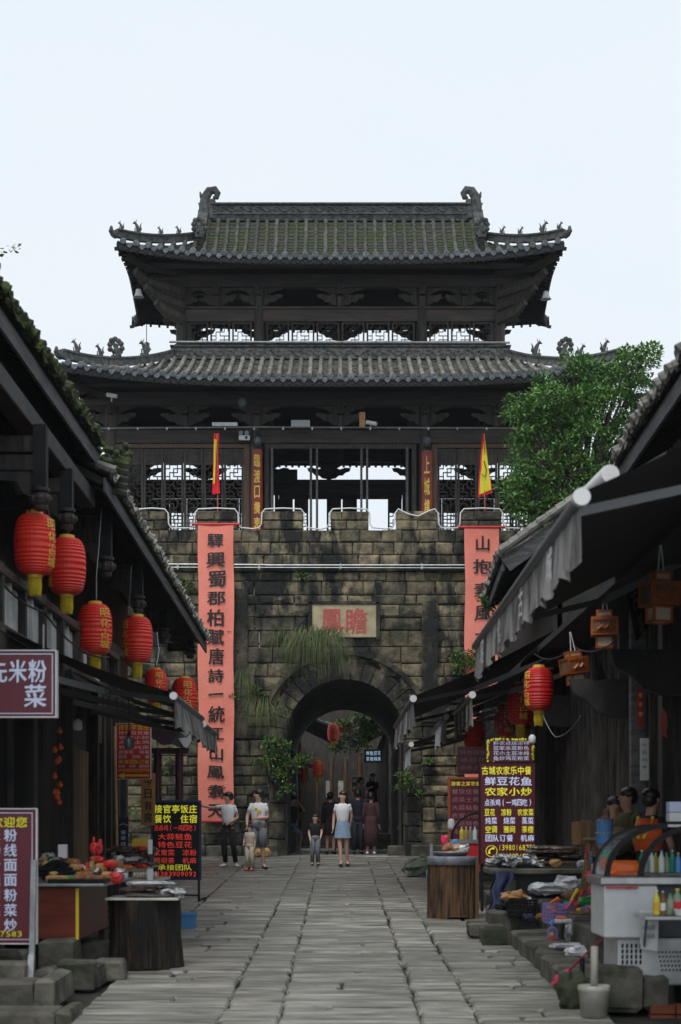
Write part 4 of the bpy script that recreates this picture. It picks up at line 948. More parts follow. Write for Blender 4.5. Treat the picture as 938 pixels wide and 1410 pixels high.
# -- right side houses
h3 = thing('timber_house', 'near timber house on the right with stepped tile courses on its eave', 'house', (4.8, 20, gz(20)))
roof_strip(h3, 3.3, 4.42, 14, 21.2, 1, .6, 2.6, .22, ('tile', 'tilep'), lerpf(17, 4.5, 20.8, 4.36), .04)
mb = MB(); 
for i in range(32): y = 14.2+i*.22; mb.tube([(3.62, y, 4.1+R.uniform(-.02, .02)), (3.85, y, 4.2)], [.07, .055], 7)
mb.build('second_tile_course', mt['tile'], h3, kind='stuff')
h4 = thing('timber_house', 'farther timber house on the right with an upturned tiled roof corner', 'house', (4.8, 30, gz(30)))
roof_strip(h4, 2.75, 4.45, 29.6, 34.3, 1, .62, 2.2, .2, ('tilel', 'tile'), lerpf(29.6, 4.6, 34, 4.37), .02, xfun=lerpf(29.6, 2.72, 34.3, 2.8))
mb = MB()                                                  # near verge courses
for k in range(9):
    a = Vector((2.7+k*.16, 29.5-.0, 4.66+k*.115)); 
    for q in range(3): mb.tube([a+Vector((q*.02, -.02+q*.18, .02+.05*q)), a+Vector((.2+q*.02, -.02+q*.18, .15+.05*q))], [.065, .055], 7)
mb.build('verge_tiles', mt['tilel'], h4, kind='stuff')
mb = MB(); mb.bar((2.8, 29.55, 4.45), (4.6, 29.55, 5.75), .05, .25); mb.build('verge_board', mt['greywood'], h4)
mb = MB(); mb.box(3.7, 3.78, 29.7, 41, gz(35)-.2, 5.3); mb.box(3.7, 6, 29.7, 29.76, gz(30), 5.3); mb.build('upper_wall', mt['wood'], h4)
mb = MB(); mb.box(4.6, 4.68, 11, 29.7, 2.5, 6.0); mb.build('upper_wall', mt['wood'], h3)
mb = MB(); mb.box(3.05, 4.7, 13, 29.5, 2.72, 2.8); mb.build('eave_ceiling', mt['soffit'], h3)
XG = 3.62
mb = MB(); mb.box(XG+.5, XG+.56, 13, 41, -1.6, 2.8); mb.build('shop_back_wall', mt['dim'], h3)  # added back wall, the shade of the shops put into its colour
for i in range(34):                                          # dark leaning planks of the shop front
    y = 21.9+i*.29; l = R.uniform(-.1, .25); mb = MB(); a = Vector((XG+R.uniform(0, .05), y, gz(y)+.45)); b = a+Vector((.0, l*1.2+.35, 3.3)); mb.bar(a, b, .05, .22, (1, 0, 0)); mb.build('wall_plank', mt['woodv'], h3, o=a)
for (px, Y, w, m) in ((878, 21, .09, 'greywood'), (925, 19.6, .13, 'brownwood'), (858, 22, .06, 'woodv'), (900, 20.6, .05, 'woodv'), (742, 28.6, .08, 'woodv')):
    p = P(px, 1000, Y); mb = MB(); mb.cbox(p.x-w, p.x+w, Y-w, Y+w, gz(Y), 2.7, .015); mb.build('post', mt['woodv' if m == 'brownwood' else m], h3, o=p)
for (px, py, Y) in ((822, 968, 22), (885, 934, 18.5), (750, 985, 27)):    # carved corbels under the eave
    p = P(px, py, Y); mb = MB(); mb.prism([(p.x-.35, p.z+.3), (p.x-.3, p.z+.12), (p.x-.12, p.z+.02), (p.x, p.z-.12), (p.x+.2, p.z-.18), (p.x+1.2, p.z-.18), (p.x+1.2, p.z+.3)], Y-.08, Y+.08)
    mb.build('corbel', mt['wood'], h3, o=p)
mb = MB(); mb.box(3.3, 6, 40.5, 40.6, gz(41), 3.2); mb.build('end_wall', mt['wood'], h4)
# -- lanterns
def lantern_proto(dark, idx):
    m = 'lantd' if dark else 'lant'; r = .21; h = .31
    prof = []
    for k in range(45):
        a = -math.pi/2+math.pi*k/44; z = h*math.copysign(abs(math.sin(a))**.8, math.sin(a)); rr = r*abs(math.cos(a))**.42
        prof.append((max(rr, .07)+(.005 if k % 2 else -.003), z))
    c = MB(); c.lathe(prof, 28); body = c.mesh('lantern_body', mt[m], False)
    c = MB(); c.lathe([(.075, h-.01), (.085, h), (.085, h+.03), (.07, h+.035)], 16); c.lathe([(.065, -h-.03), (.08, -h-.025), (.08, -h+.005), (.06, -h+.01)], 16); rim = c.mesh('gold_rim', mt['gold'])
    c = MB()
    for k in range(22):
        a = 2*math.pi*k/22; q = .06; c.tube([(q*math.cos(a), q*math.sin(a), -h-.02), (q*1.05*math.cos(a), q*1.05*math.sin(a), -h-.13), (q*.9*math.cos(a), q*.9*math.sin(a), -h-.2+R.uniform(-.02, .01))], [.009, .01, .006], 4)
    tas = c.mesh('tassel', mt['tassel'])
    c = MB(); rr = r*1.012
    for i, ch in enumerate('昭化古城'):
        zc = h*.62-i*h*.41
        glyph(c, ch, None, None, None, .15, .115, warp=lambda x, z: Vector((rr*math.sin(x/rr)*(1-.12*abs((zc+z)/h)**3), -rr*math.cos(x/rr)*(1-.12*abs((zc+z)/h)**3)-.002, zc+z)))
    txt = c.mesh('lettering', mt['gold'])
    c = MB(); c.tube([(0, 0, h+.03), (.005, .01, h+.3)], .007, 5); c.ball((0, 0, h+.05), .02, 6, 4); cord = c.mesh('cord', mt['black'])
    return body, rim, tas, txt, cord
LP = {False: lantern_proto(False, 0), True: lantern_proto(True, 1)}
def lantern(px, py, Y, hp, label, rz, dark=False, tilt=0, grp='red lanterns along the eaves'):
    p = P(px, py, Y); t = thing('red_lantern', label, 'lantern', p, 0, grp); s = hp/F*Y/.62; t.scale = (s, s, s); t.rotation_euler = (0, tilt, 0); WP[t.name] = Vector((0, 0, 0))
    for n_, me in zip(('lantern_body', 'gold_rim', 'tassel', 'lettering', 'cord'), LP[dark]):
        o = sub(n_, t, me)
        if n_ == 'lettering': o.rotation_euler = (0, 0, rz)
for a in ((48, 750, 18.8, 84, 'largest red lantern, at the far left beside the hanging post', 1.15), (92, 780, 20.9, 78, 'second red lantern from the left, partly behind the largest', -1.0),
          (131, 867, 23.4, 70, 'red lantern with yellow tassel hanging just above the left awning', .75), (189, 881, 28.4, 63, 'slim red lantern between two carved pendants above the left awning', -.85),
          (215, 945, 31.5, 46, 'red lantern half hidden behind the left awning edge', .4), (254, 960, 36, 52, 'small red lantern beside the long salmon banner', .35)): lantern(*a)
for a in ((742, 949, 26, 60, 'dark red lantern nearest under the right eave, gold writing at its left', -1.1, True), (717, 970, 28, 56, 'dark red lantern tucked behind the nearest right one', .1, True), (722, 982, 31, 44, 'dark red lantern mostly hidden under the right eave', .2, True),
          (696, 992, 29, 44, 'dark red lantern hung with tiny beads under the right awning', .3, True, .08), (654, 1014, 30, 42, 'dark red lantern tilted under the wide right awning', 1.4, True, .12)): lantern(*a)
# -- square wooden lanterns
def wlantern(px, py, Y, w, h, label, tilt=0, rz=0):
    p = P(px, py, Y); t = thing('wooden_lantern', label, 'lantern', p, rz, 'square wooden lanterns under the right eave'); t.rotation_euler = (0, tilt, rz); WP[t.name] = Vector((0, 0, 0)); W_ = w/F*Y; H_ = h/F*Y
    def frame(nm, x, z0, z1, pap):
        o = None; mb = MB(); q = .022
        for sx in (-1, 1):
            for sy in (-1, 1): mb.box(sx*x-(q if sx > 0 else 0), sx*x+(q if sx < 0 else 0), sy*x-(q if sy > 0 else 0), sy*x+(q if sy < 0 else 0), z0, z1)
        for z in (z0, z1-q):
            for s in (-1, 1): mb.box(-x+q, x-q, s*x-(q if s > 0 else 0), s*x+(q if s < 0 else 0), z, z+q); mb.box(s*x-(q if s > 0 else 0), s*x+(q if s < 0 else 0), -x+q, x-q, z, z+q)
        o = mb.build(nm, mt['orwood'], t, local=True); mb = MB(); mb.box(-x+.014, x-.014, -x+.014, x-.014, z0+.01, z1-.01); mb.build('paper', mt[pap], o, local=True); return o
    a = W_/2*.97
    f = frame('middle_frame', a, -H_*.18, H_*.28, 'orwood2'); frame('top_frame', a*.6, H_*.284, H_*.47, 'paper'); frame('bottom_frame', a*.66, -H_*.5, -H_*.184, 'paper')
    mb = MB()
    for k in range(5): mb.box(-a*.75+k*a*.36, -a*.75+k*a*.36+.008, -a-.004, -a+.012, -H_*.15, H_*.25)
    for z in (-H_*.1, H_*.2): mb.box(-a*.85, a*.85, -a-.006, -a+.012, z, z+.012)
    mb.tube([(-a*.5, -a-.004, -H_*.05), (-a*.2, -a-.01, H_*.03), (a*.05, -a-.01, -H_*.03), (a*.3, -a-.01, H_*.06), (a*.6, -a-.004, -H_*.02)], .022, 6); mb.ball((-a*.1, -a, H_*.02), (.05, .015, .035), 6, 4); mb.build('fretwork', mt['orwood'], f, local=True)
    mb = MB(); mb.tube([(-.02, 0, H_*.47), (0, 0, H_*.47+.25)], .006, 5); mb.tube([(.04, 0, H_*.47), (.01, 0, H_*.47+.25)], .006, 5); mb.build('cord', mt['white'], t, local=True)
mt['orwood2'] = M('lamp_inner_paper', (.2, .13, .08), (.12, .07, .04), 8, .7)
wlantern(908, 822, 16, 45, 72, 'largest square wooden lantern, at the right edge of the picture', .02, .25)
wlantern(832, 866, 20.9, 37, 54, 'middle square wooden lantern hanging straight under the right awning', 0, -.12)
wlantern(791, 919, 22.5, 32, 48, 'smallest square wooden lantern, tilted, lowest under the right eave', -.14, .3)
# dark cloth banners hanging under the right eave
def hbanner(px, py, Y, pts, label, txt):
    t = px_thing('shop_banner', label, 'banner', px, py, Y); mb = MB(); vs = [P(a, b, Y+c) for a, b, c in pts]; mb.add(vs+[v+Vector((0, .015, 0)) for v in vs], [(0, 1, 2, 3), (7, 6, 5, 4), (0, 4, 5, 1), (1, 5, 6, 2), (2, 6, 7, 3), (3, 7, 4, 0)]); mb.build('cloth', mt['dkblue' if 0 else 'ink2'], t)
    mb = MB(); a, b, c_, d = vs
    for i, ch in enumerate(txt):
        f = (i+.6)/len(txt); c = (a.lerp(d, f)+b.lerp(c_, f))/2+Vector((0, -.02, 0)); glyph(mb, ch, c, (b-a).normalized(), (a-d).normalized(), .2, .24)
    mb.build('lettering', mt['gold2'], t)
mt['ink2'] = M('charcoal_banner_cloth', (.02, .022, .028), rough=.9); mt['gold2'] = M('dull_gold_print', (.3, .2, .04), rough=.6)
hbanner(875, 850, 18.5, ((862, 812, 0), (876, 800, .3), (895, 860, .3), (876, 884, 0)), 'dark slanting cloth banner between the two larger wooden lanterns', '古城')
hbanner(822, 925, 21.5, ((817, 890, 0), (825, 905, .2), (836, 935, .2), (818, 938, 0)), 'small dark cloth banner right of the tilted wooden lantern', '酒')
# ================================================================ steps and kerbs
def blocks(root, L, m='step', name='step_stone', c=.03):
    for (x0, x1, y0, y1, z0, z1) in L:
        mb = MB(); n = 3; vs = []
        mb.cbox(x0, x1, y0, y1, z0, z1, c, j=.014); mb.build(name, mt[m], root, o=(x0, y0, z0))
rt = thing('left_stone_steps', None, None, (-2.5, 16, gz(16)), kind='structure')
def pb(px0, px1, pyt, pyb, Y, d): a = P(px0, pyb, Y); b = P(px1, pyt, Y); return (a.x, b.x, Y, Y+d, a.z, b.z)
blocks(rt, [pb(-40, 46, 1352, 1400, 14.2, .5), pb(47, 72, 1348, 1392, 14.2, 1.1), pb(-60, 75, 1394, 1440, 13.5, .55), pb(76, 100, 1392, 1440, 13.55, .6), pb(78, 128, 1323, 1366, 15.8, .3), pb(129, 135, 1330, 1362, 15.9, .6),
            pb(128, 170, 1322, 1352, 16.4, .35), pb(52, 100, 1294, 1336, 16.6, .6), pb(-60, 30, 1310, 1345, 15.4, .5), pb(-40, 35, 1325, 1352, 14.6, .4), pb(45, 72, 1335, 1350, 15.0, .4), pb(100, 150, 1300, 1330, 17.6, .5)])
x = 17.2
while x < 27:
    l = R.uniform(.6, 1.0); blocks(rt, [(-3.3, -2.62, x, x+l-.02, gz(x)-.1, gz(x)+.16+R.uniform(-.02, .02))]); x += l
mb = MB(); mb.box(-5, -3.2, 12, 27.4, -1.8, -1.22); mb.build('shop_floor', mt['step'], rt)
rt2 = thing('right_stone_steps', None, None, (2.2, 18, gz(18)), kind='structure')
L = [pb(646, 676, 1270, 1292, 20.6, .5), pb(666, 700, 1276, 1304, 19.8, .5), pb(676, 742, 1256, 1304, 20.35, .5), pb(684, 745, 1254, 1290, 20.9, 1.6), pb(745, 800, 1240, 1300, 20.2, 2)]
pts = [(1.93, 19.2), (1.94, 18.4), (1.95, 17.6), (1.95, 16.8), (1.93, 16.1), (1.94, 15.4), (1.96, 14.6)]
for (x, y) in pts: L.append((x, x+.5, y-.02, y+.74, gz(y)-.1, gz(y)+.2+R.uniform(-.02, .02)))
for (x, y) in pts[:5]: L.append((x+.42, x+.95, y+.1, y+.95, gz(y), gz(y)+.48+R.uniform(-.03, .03)))
for (x, y) in pts[:5]: L.append((x+.85, x+1.7, y+.1, y+.9, gz(y)+.1, gz(y)+.78+R.uniform(-.03, .03)))
L += [(2.13, 2.45, 14.2, 14.6, gz(14), gz(14)+.36), (2.47, 2.68, 14.25, 14.6, gz(14), gz(14)+.28), (2.1, 2.5, 14.75, 15.3, gz(14), gz(14)+.25)]
blocks(rt2, L)
y = 21.5
while y < 41:
    l = R.uniform(.7, 1.1); blocks(rt2, [(2.25+.0, 3.0, y, y+l-.02, gz(y)-.1, gz(y)+.17+R.uniform(-.02, .02))]); y += l
mb = MB(); mb.box(2.9, 5, 12, 41, -1.9, -.95); mb.build('shop_floor', mt['step'], rt2)
t = px_thing('brick_pile', 'short stack of red bricks under the fridge at bottom right', 'bricks', 910, 1400, 14.2)
for r in range(3):
    for k in range(2): p = P(896+k*36, 1384+r*14, 14.2); mb = MB(); mb.cbox(p.x, p.x+.2, 14.2, 14.33, p.z-.072, p.z, .004, j=.003); mb.build('brick', mt['brick'], t, o=p)
# ================================================================ signs
def sign(name, label, px0, px1, py0, py1, Y, face, frame, lines, cat='sign', th=.05, fw=2, post=None, inner=None, tilt=None):
    t = px_thing(name, label, cat, (px0+px1)/2, py1, Y); mb = MB(); a = P(px0, py1, Y); b = P(px1, py0, Y)
    mb.box(a.x+.004, b.x-.004, Y, Y+th, a.z+.004, b.z-.004); mb.build('panel', mt[face], t)
    if frame:
        w = fw/F*Y
        mb = MB(); mb.box(a.x, b.x, Y-.012, Y+th+.005, b.z-w, b.z); mb.box(a.x, b.x, Y-.012, Y+th+.005, a.z, a.z+w); mb.box(a.x, a.x+w, Y-.012, Y+th+.005, a.z+w, b.z-w); mb.box(b.x-w, b.x, Y-.012, Y+th+.005, a.z+w, b.z-w); mb.build('frame', mt[frame], t)
    if inner:
        m, i, w = inner; i *= Y/F; w *= Y/F; mb = MB(); y0, y1 = Y-.006, Y-.002
        mb.box(a.x+i, b.x-i, y0, y1, b.z-i-w, b.z-i); mb.box(a.x+i, b.x-i, y0, y1, a.z+i, a.z+i+w); mb.box(a.x+i, a.x+i+w, y0, y1, a.z+i+w, b.z-i-w); mb.box(b.x-i-w, b.x-i, y0, y1, a.z+i+w, b.z-i-w); mb.build('border_line', mt[m], t)
    by = {}
    for l in lines: by.setdefault(l[5], []).append(l)
    for m, ls in by.items():
        mb = MB()
        for (s, x0, x1, yc, h, _) in ls: htxt(mb, s, x0, x1, yc, h, Y-.008)
        mb.build('lettering', mt[m], t)
    return t
t = sign('hanging_sign', 'maroon hanging shop sign with white writing at the left edge, under the lanterns', -62, 78, 895, 988, 15.6, 'maroonf', 'white', [('先米粉', -16, 65, 924, 33, 'bluewhite'), ('菜', 32, 65, 958, 33, 'bluewhite')], inner=('bluewhite', 5, 1.2), fw=1.4, th=.1)
mb = MB(); mb.tube([P(60, 893, 15.65), P(60, 860, 15.65)], .008); mb.tube([P(-20, 893, 15.65), P(-20, 840, 15.65)], .008); mb.build('hanger', mt['metal'], t)
t = sign('menu_board', 'dark maroon noodle menu board on a galvanised post at lower left', -62, 51, 1113, 1300, 14.9, 'maroonf', 'white', [('欢迎您', -12, 38, 1132, 15, 'yel'), ('27583', -8, 31, 1286, 9, 'yel')]+[(c, 5, 24, 1150+i*20.6, 18, 'bluewhite') for i, c in enumerate('粉线面面粉菜炒')]+[(c, -18, 1, 1150+i*20.6, 18, 'bluewhite') for i, c in enumerate('米汤炒烧肉蒸')], inner=('bluewhite', 6, .9), fw=1.2, th=.05)
mb = MB(); a = P(47, 1184, 14.85); b = P(43.5, 1352, 14.85); mb.bar(a, b, .045, .045, (1, 0, 0)); mb.build('post', mt['metal'], t)
mb = MB(); mb.bar(P(44, 1315, 14.8), P(42, 1352, 14.75), .06, .05, (1, 0, 0)); mb.box(b.x-.1, b.x+.08, 14.7, 14.95, b.z-.012, b.z+.008); mb.build('foot_plate', mt['metal'], t)
t = sign('led_menu_board', 'black menu board on legs with yellow and red writing, beside the pointing woman', 208, 277, 1102, 1212, 27, 'black', 'dkblue', [('接官亭饭庄', 212, 272, 1114, 12, 'yelw'), ('餐饮 住宿', 212, 272, 1127.5, 12, 'yelw'), ('点杀鸡(一鸡四吃)', 212, 272, 1140, 9, 'redw'), ('大蒜鲢鱼', 217, 265, 1152, 9, 'redw'), ('特色豆花', 217, 265, 1163, 9, 'redw'),
   ('家常菜 凉粉', 211, 271, 1174, 9, 'redw'), ('坝坝茶 机麻', 211, 271, 1185, 9, 'redw'), ('承接团队', 217, 265, 1194.5, 8.5, 'yelw'), ('13383909092', 209, 271, 1203.5, 8, 'redw')], fw=2.6, th=.07)
for x in (210, 274): mb = MB(); mb.bar(P(x, 1212, 27.03), P(x, 1241, 27.03), .035, .035, (1, 0, 0)); mb.build('leg', mt['black'], t)
mb = MB(); mb.bar(P(200, 1231, 27.3), P(275, 1233, 27.0), .025, .025); mb.bar(P(274, 1240, 27), P(283, 1236, 27.5), .03, .03); mb.build('stretcher', mt['black'], t)
t = sign('restaurant_sign', 'bright red restaurant sign with yellow arrow hanging under the left awning', 160, 208, 996, 1073, 24.6, 'red', 'white', [('接官亭饭庄', 163, 206, 1001.5, 8, 'yel'), ('特色豆花鱼', 163, 206, 1009, 5, 'white'), ('农家小炒', 163, 206, 1015.5, 5, 'white'), ('点杀土鸡', 163, 206, 1022, 5, 'white'), ('特色炖菜', 163, 206, 1029, 5, 'white'), ('农家菜 烧菜', 163, 206, 1035.5, 5, 'white'), ('豆花 凉粉 面', 163, 206, 1042, 5, 'white'),
   ('承接团队订餐', 163, 206, 1049, 6, 'yel'), ('机麻 棋牌 盖碗茶', 163, 206, 1055, 4, 'white'), ('内设雅间空调开放', 163, 206, 1060.5, 4.5, 'yel')], fw=.6, th=.04)
mb = MB(); q = lambda x, z: (P(x, 0, 24.58).x, P(0, z, 24.58).z); mb.prism([q(162, 1068), q(171, 1064), q(171, 1066.5), q(205, 1066.5), q(205, 1069), q(171, 1069), q(171, 1072)], 24.58, 24.585); mb.build('arrow', mt['yel'], t)
t = sign('wooden_sign', 'narrow honey-coloured wooden sign with four black characters below the red sign', 194, 214, 1064, 1137, 25, 'plank', None, [], th=.03)
mb = MB(); vtxt(mb, '今日有房', 204, 1068, 1134, 12, 24.98, j=.08); mb.build('lettering', mt['ink'], t)
t = sign('blue_sign', 'small dark blue upright sign behind the left stall goods', 163, 177, 1125, 1168, 24, 'dkblue', None, [('客', 166, 174, 1146, 6, 'white'), ('茶', 166, 174, 1154, 6, 'white'), ('楼', 166, 174, 1162, 6, 'white')], th=.03)
mb = MB(); q = lambda x, z: (P(x, 0, 23.98).x, P(0, z, 23.98).z); mb.prism([q(164, 1136), q(170, 1133), q(176, 1136), q(176, 1137.5), q(170, 1135), q(164, 1137.5)], 23.98, 23.99); mb.build('emblem', mt['tan'], t)
t = sign('tall_menu_board', 'large maroon restaurant menu board glowing with yellow and pale writing at right', 660, 738, 1049, 1190, 23.5, 'maroonf', 'black', [('古城农家乐中餐', 663, 732, 1061, 12, 'yelw'), ('鲜豆花鱼', 667, 733, 1075.5, 12, 'whtw'), ('农家小炒', 667, 733, 1090, 12, 'yelw'), ('点杀鸡(一鸡四吃)', 667, 734, 1105, 10, 'whtw'), ('豆花 凉粉 农家菜', 667, 735, 1118.5, 10, 'yelw'),
   ('炖菜 烧菜 蒸菜', 668, 735, 1130, 10, 'whtw'), ('空调 雅间 茶楼', 668, 735, 1142, 10, 'yelw'), ('团队订餐 机麻', 668, 736, 1154, 10, 'whtw'), ('13980168758', 686, 738, 1167, 9, 'yelw'), ('18180348766', 686, 738, 1179, 9, 'yelw')], fw=1.5, th=.12)
mb = MB(); c = P(677, 1172, 23.48)
for k in range(24):
    a0, a1 = 2*math.pi*k/24, 2*math.pi*(k+1)/24; mb.bar((c.x+.075*math.cos(a0), c.y, c.z+.075*math.sin(a0)), (c.x+.075*math.cos(a1), c.y, c.z+.075*math.sin(a1)), .008, .012, (0, 1, 0))
mb.tube([c+Vector((-.03, 0, -.035)), c+Vector((-.03, 0, .01)), c+Vector((.0, 0, .035)), c+Vector((.035, 0, .035))], [.018, .009, .009, .018], 6); mb.build('phone_symbol', mt['yelw'], t)
for x in (664, 736): mb = MB(); mb.bar(P(x, 1190, 23.56), P(x, 1255, 23.56), .04, .04, (1, 0, 0)); mb.build('leg', mt['black'], t)
t = sign('dish_board', 'maroon dish list framed in yellow flowers above the large menu board', 671, 735, 1017, 1052, 24.2, 'maroonf', None, [('鲜农点烧凉特', 679, 729, 1023, 6, 'whtw'), ('豆家杀菜粉色', 679, 729, 1030, 6, 'whtw'), ('花小土豆冰炖', 679, 729, 1037, 6, 'whtw'), ('鱼炒鸡花粉菜', 679, 729, 1044, 6, 'whtw')], th=.05)
mb = MB(); 
for i in range(90):
    u = R.random(); s = R.randint(0, 3); x = 671+64*u if s < 2 else (672 if s == 2 else 734); y = (1018.5 if s == 0 else 1051) if s < 2 else 1017+35*u; mb.ball(P(x+R.uniform(-1, 1), y+R.uniform(-1, 1), 24.17), R.uniform(.01, .022), 5, 4)
mb.build('flower_garland', mt['yel'], t, kind='stuff')
t = sign('orange_framed_board', 'red menu board with orange frame partly behind the large maroon board', 617, 664, 1070, 1168, 27.5, 'maroonf', 'orwood', [('游客之家农家', 621, 662, 1079, 6, 'yelw'), ('餐饮 住宿', 622, 662, 1090, 8, 'redl2'), ('点杀土鸡', 622, 660, 1101, 7, 'redl2'), ('大蒜鲢鱼', 622, 660, 1112, 8, 'redl2'), ('农家小炒', 622, 660, 1123, 8, 'redl2'), ('豆花特色', 622, 660, 1134, 8, 'redl2'), ('炖菜', 622, 640, 1145, 8, 'redl2')] if 0 else [('游客之家农家', 621, 662, 1079, 6, 'yelw')]+[(s, 622, 660, 1090+11*i, 7.5, 'faded') for i, s in enumerate(('餐饮住宿', '点杀土鸡', '大蒜鲢鱼', '农家小炒', '豆花特色', '炖菜烧菜'))], fw=3) if mt.setdefault('faded', M('faded_lettering', (.35, .22, .24), rough=.6)) else None
t = sign('faded_menu_sign', 'small dim red menu sign hanging left of the flower-framed board', 630, 672, 1028, 1066, 28, 'maroonf', None, [('特色鲜鱼', 633, 670, 1036, 7, 'faded'), ('冰豆花', 633, 670, 1046, 7, 'faded'), ('点杀土鸡', 633, 670, 1057, 7, 'faded')])
t = sign('red_couplet_strip', 'red paper couplet strip on the right shop post, left of the fish tag', 877, 887, 946, 1001, 20.7, 'redpap', None, [('客', 879, 885, 957, 7, 'gold'), ('栈', 879, 885, 970, 7, 'gold') if 0 else ('茶', 879, 885, 970, 7, 'gold'), ('楼', 879, 885, 983, 7, 'gold')], th=.012) if mt.setdefault('redpap', M('dark_red_paper', (.28, .015, .03), rough=.8)) else None
t = sign('white_notice', 'tall narrow white notice fixed to the right shop post above the seated people', 881, 894, 1016, 1075, 20.4, 'white', None, [('今', 884, 891, 1026, 6, 'ink'), ('日', 884, 891, 1036, 6, 'ink'), ('烤肉', 884, 892, 1046, 4, 'ink'), ('串', 884, 891, 1056, 5, 'ink')], th=.01)
t = px_thing('fish_tag', 'fish-shaped wooden tag hanging on the right shop front', 'ornament', 914, 995, 19.3); q = lambda x, z: (P(x, 0, 19.3).x, P(0, z, 19.3).z); mb = MB(); mb.prism([q(x, z) for x, z in ((914, 975), (918, 984), (920, 1000), (917, 1010), (920, 1017), (914, 1013), (908, 1017), (911, 1010), (908, 1000), (910, 984))], 19.3, 19.32); mb.build('tag_board', mt['chred'], t)
mb = MB(); mb.tube([P(914, 975, 19.3), P(914, 940, 19.3)], .005); mb.build('string', mt['black'], t)
# ================================================================ lamps and ornaments at left
def bulb(px, py, Y, top, label, m, r):
    p = P(px, py, Y); t = thing('hanging_lamp', label, 'lamp', p); mb = MB(); mb.lathe([(.02, r*1.3), (r*.55, r*1.1), (r, r*.6), (r, -r*.8), (r*.8, -r*1.15), (.01, -r*1.25)], 14, c=p); mb.build('shade', mt[m], t, smooth=True)
    mb = MB(); mb.lathe([(r*.35, r*1.2), (r*.4, r*1.9), (.012, r*2.3)], 8, c=p); mb.tube([p+Vector((0, 0, r*2)), P(px, top, Y)], .008, 5); mb.build('socket_and_cord', mt['black'], t)
bulb(177.5, 1023, 18.5, 955, 'dark glass hanging lamp in front of the red restaurant sign', 'lamp2', .052) if mt.setdefault('lamp2', M('smoked_lamp_glass', (.06, .065, .07), rough=.15)) else None
bulb(107, 998, 20.5, 975, 'white cylindrical lamp under the left awning', 'cap', .055)
bulb(733, 1018, 24.0, 990, 'white bulb beside the flower-framed dish board', 'cap', .05)
t = px_thing('gourd_string', 'string of small orange gourds hanging on the dark shutters at left', 'ornament', 80, 1060, 19.5); mb = MB(); mb.tube([P(79, 960, 19.5), P(81, 1110, 19.5)], .006, 5); mb.build('cord', mt['black'], t)
for (x, y) in ((83, 1007), (76, 1033), (84, 1029), (82, 1046), (79, 1049), (76, 1069), (83, 1081), (76, 1092), (80, 1092), (82, 1105), (79, 1098)): mb = MB(); p = P(x, y, 19.45); mb.ball(p, .032, 8, 6); mb.ball(p+Vector((0, 0, .03)), .018, 6, 4); mb.build('gourd', mt['orp'] if 0 else mt['gourd'], t, o=p) if mt.setdefault('gourd', M('orange_gourd', (.5, .09, .02), rough=.5)) else None
# ladybird windmill toy
t = px_thing('pinwheel_toy', 'red spotted ladybird pinwheel toy above the left stall', 'toy', 132, 1165, 16.6); mb = MB(); mb.ball(P(129, 1168, 16.6), (.04, .02, .058), 10, 6); mb.ball(P(136, 1168, 16.6), (.04, .02, .058), 10, 6)
mb.ball(P(138, 1160, 16.6), (.018, .012, .035), 8, 5); mb.ball(P(129, 1157, 16.6), (.014, .012, .035), 8, 5)
mb.build('wings', mt['red'], t); mb = MB(); mb.tube([P(132, 1160, 16.62), P(128, 1200, 16.62)], .006, 5); mb.build('stick', mt['green'], t); mb = MB()
for i in range(9): mb.ball(P(132+R.uniform(-6, 6), 1167+R.uniform(-6, 6), 16.575), (.008, .004, .008), 5, 4)
mb.build('spots', mt['ink'], t)
# ================================================================ small pavilion at left by the wall
t = thing('small_gateway', 'small purple-brown gateway roof with curled tips and two posts at left of the banner', 'gateway', P(230, 1150, 37))
Y = 37.0
for (x, y0) in ((217, 1030), (247, 1030)): a = P(x, y0, Y); mb = MB(); mb.tube([a, Vector((a.x, Y, gz(Y)))], .085, 12); mb.build('post', mt['ply'], t)
mb = MB(); q = lambda x, z: (P(x, 0, Y).x, P(0, z, Y).z); mb.prism([q(x, z) for x, z in ((150, 966), (176, 972), (205, 990), (228, 1008), (240, 1010), (246, 998), (247, 1014), (240, 1027), (228, 1028), (205, 1012), (176, 990), (150, 982))], Y-.7, Y-.64); mb.build('barge_board', mt['ply'], t)
mb = MB(); mb.prism([q(x, z) for x, z in ((205, 990), (215, 988), (235, 1000), (257, 1014), (256, 1030), (240, 1026), (222, 1012))], Y-.6, Y+.8); mb.build('tile_roof', mt['disc'], t)
for i in range(6):
    a = P(208+i*.5, 988, Y-.6+i*.22); a = Vector((P(206, 0, Y).x, Y-.55+i*.24, P(0, 988, Y).z)); b = Vector((P(255, 0, Y).x, Y-.55+i*.24, P(0, 1016, Y).z)); mb = MB(); mb.tube([a, b], .05, 7); mb.build('tile_row', mt['disc'], t)
mb = MB(); mb.prism([q(x, z) for x, z in ((250, 1019), (262, 1018), (266, 1010), (268, 1022), (262, 1032), (257, 1030))], Y-.72, Y-.66); mb.build('curled_tip', mt['white'], t)
mb = MB(); mb.prism([q(x, z) for x, z in ((190, 1030), (260, 1030), (260, 1038), (190, 1038))], Y-.06, Y+.06); mb.build('tie_beam', mt['ply'], t)
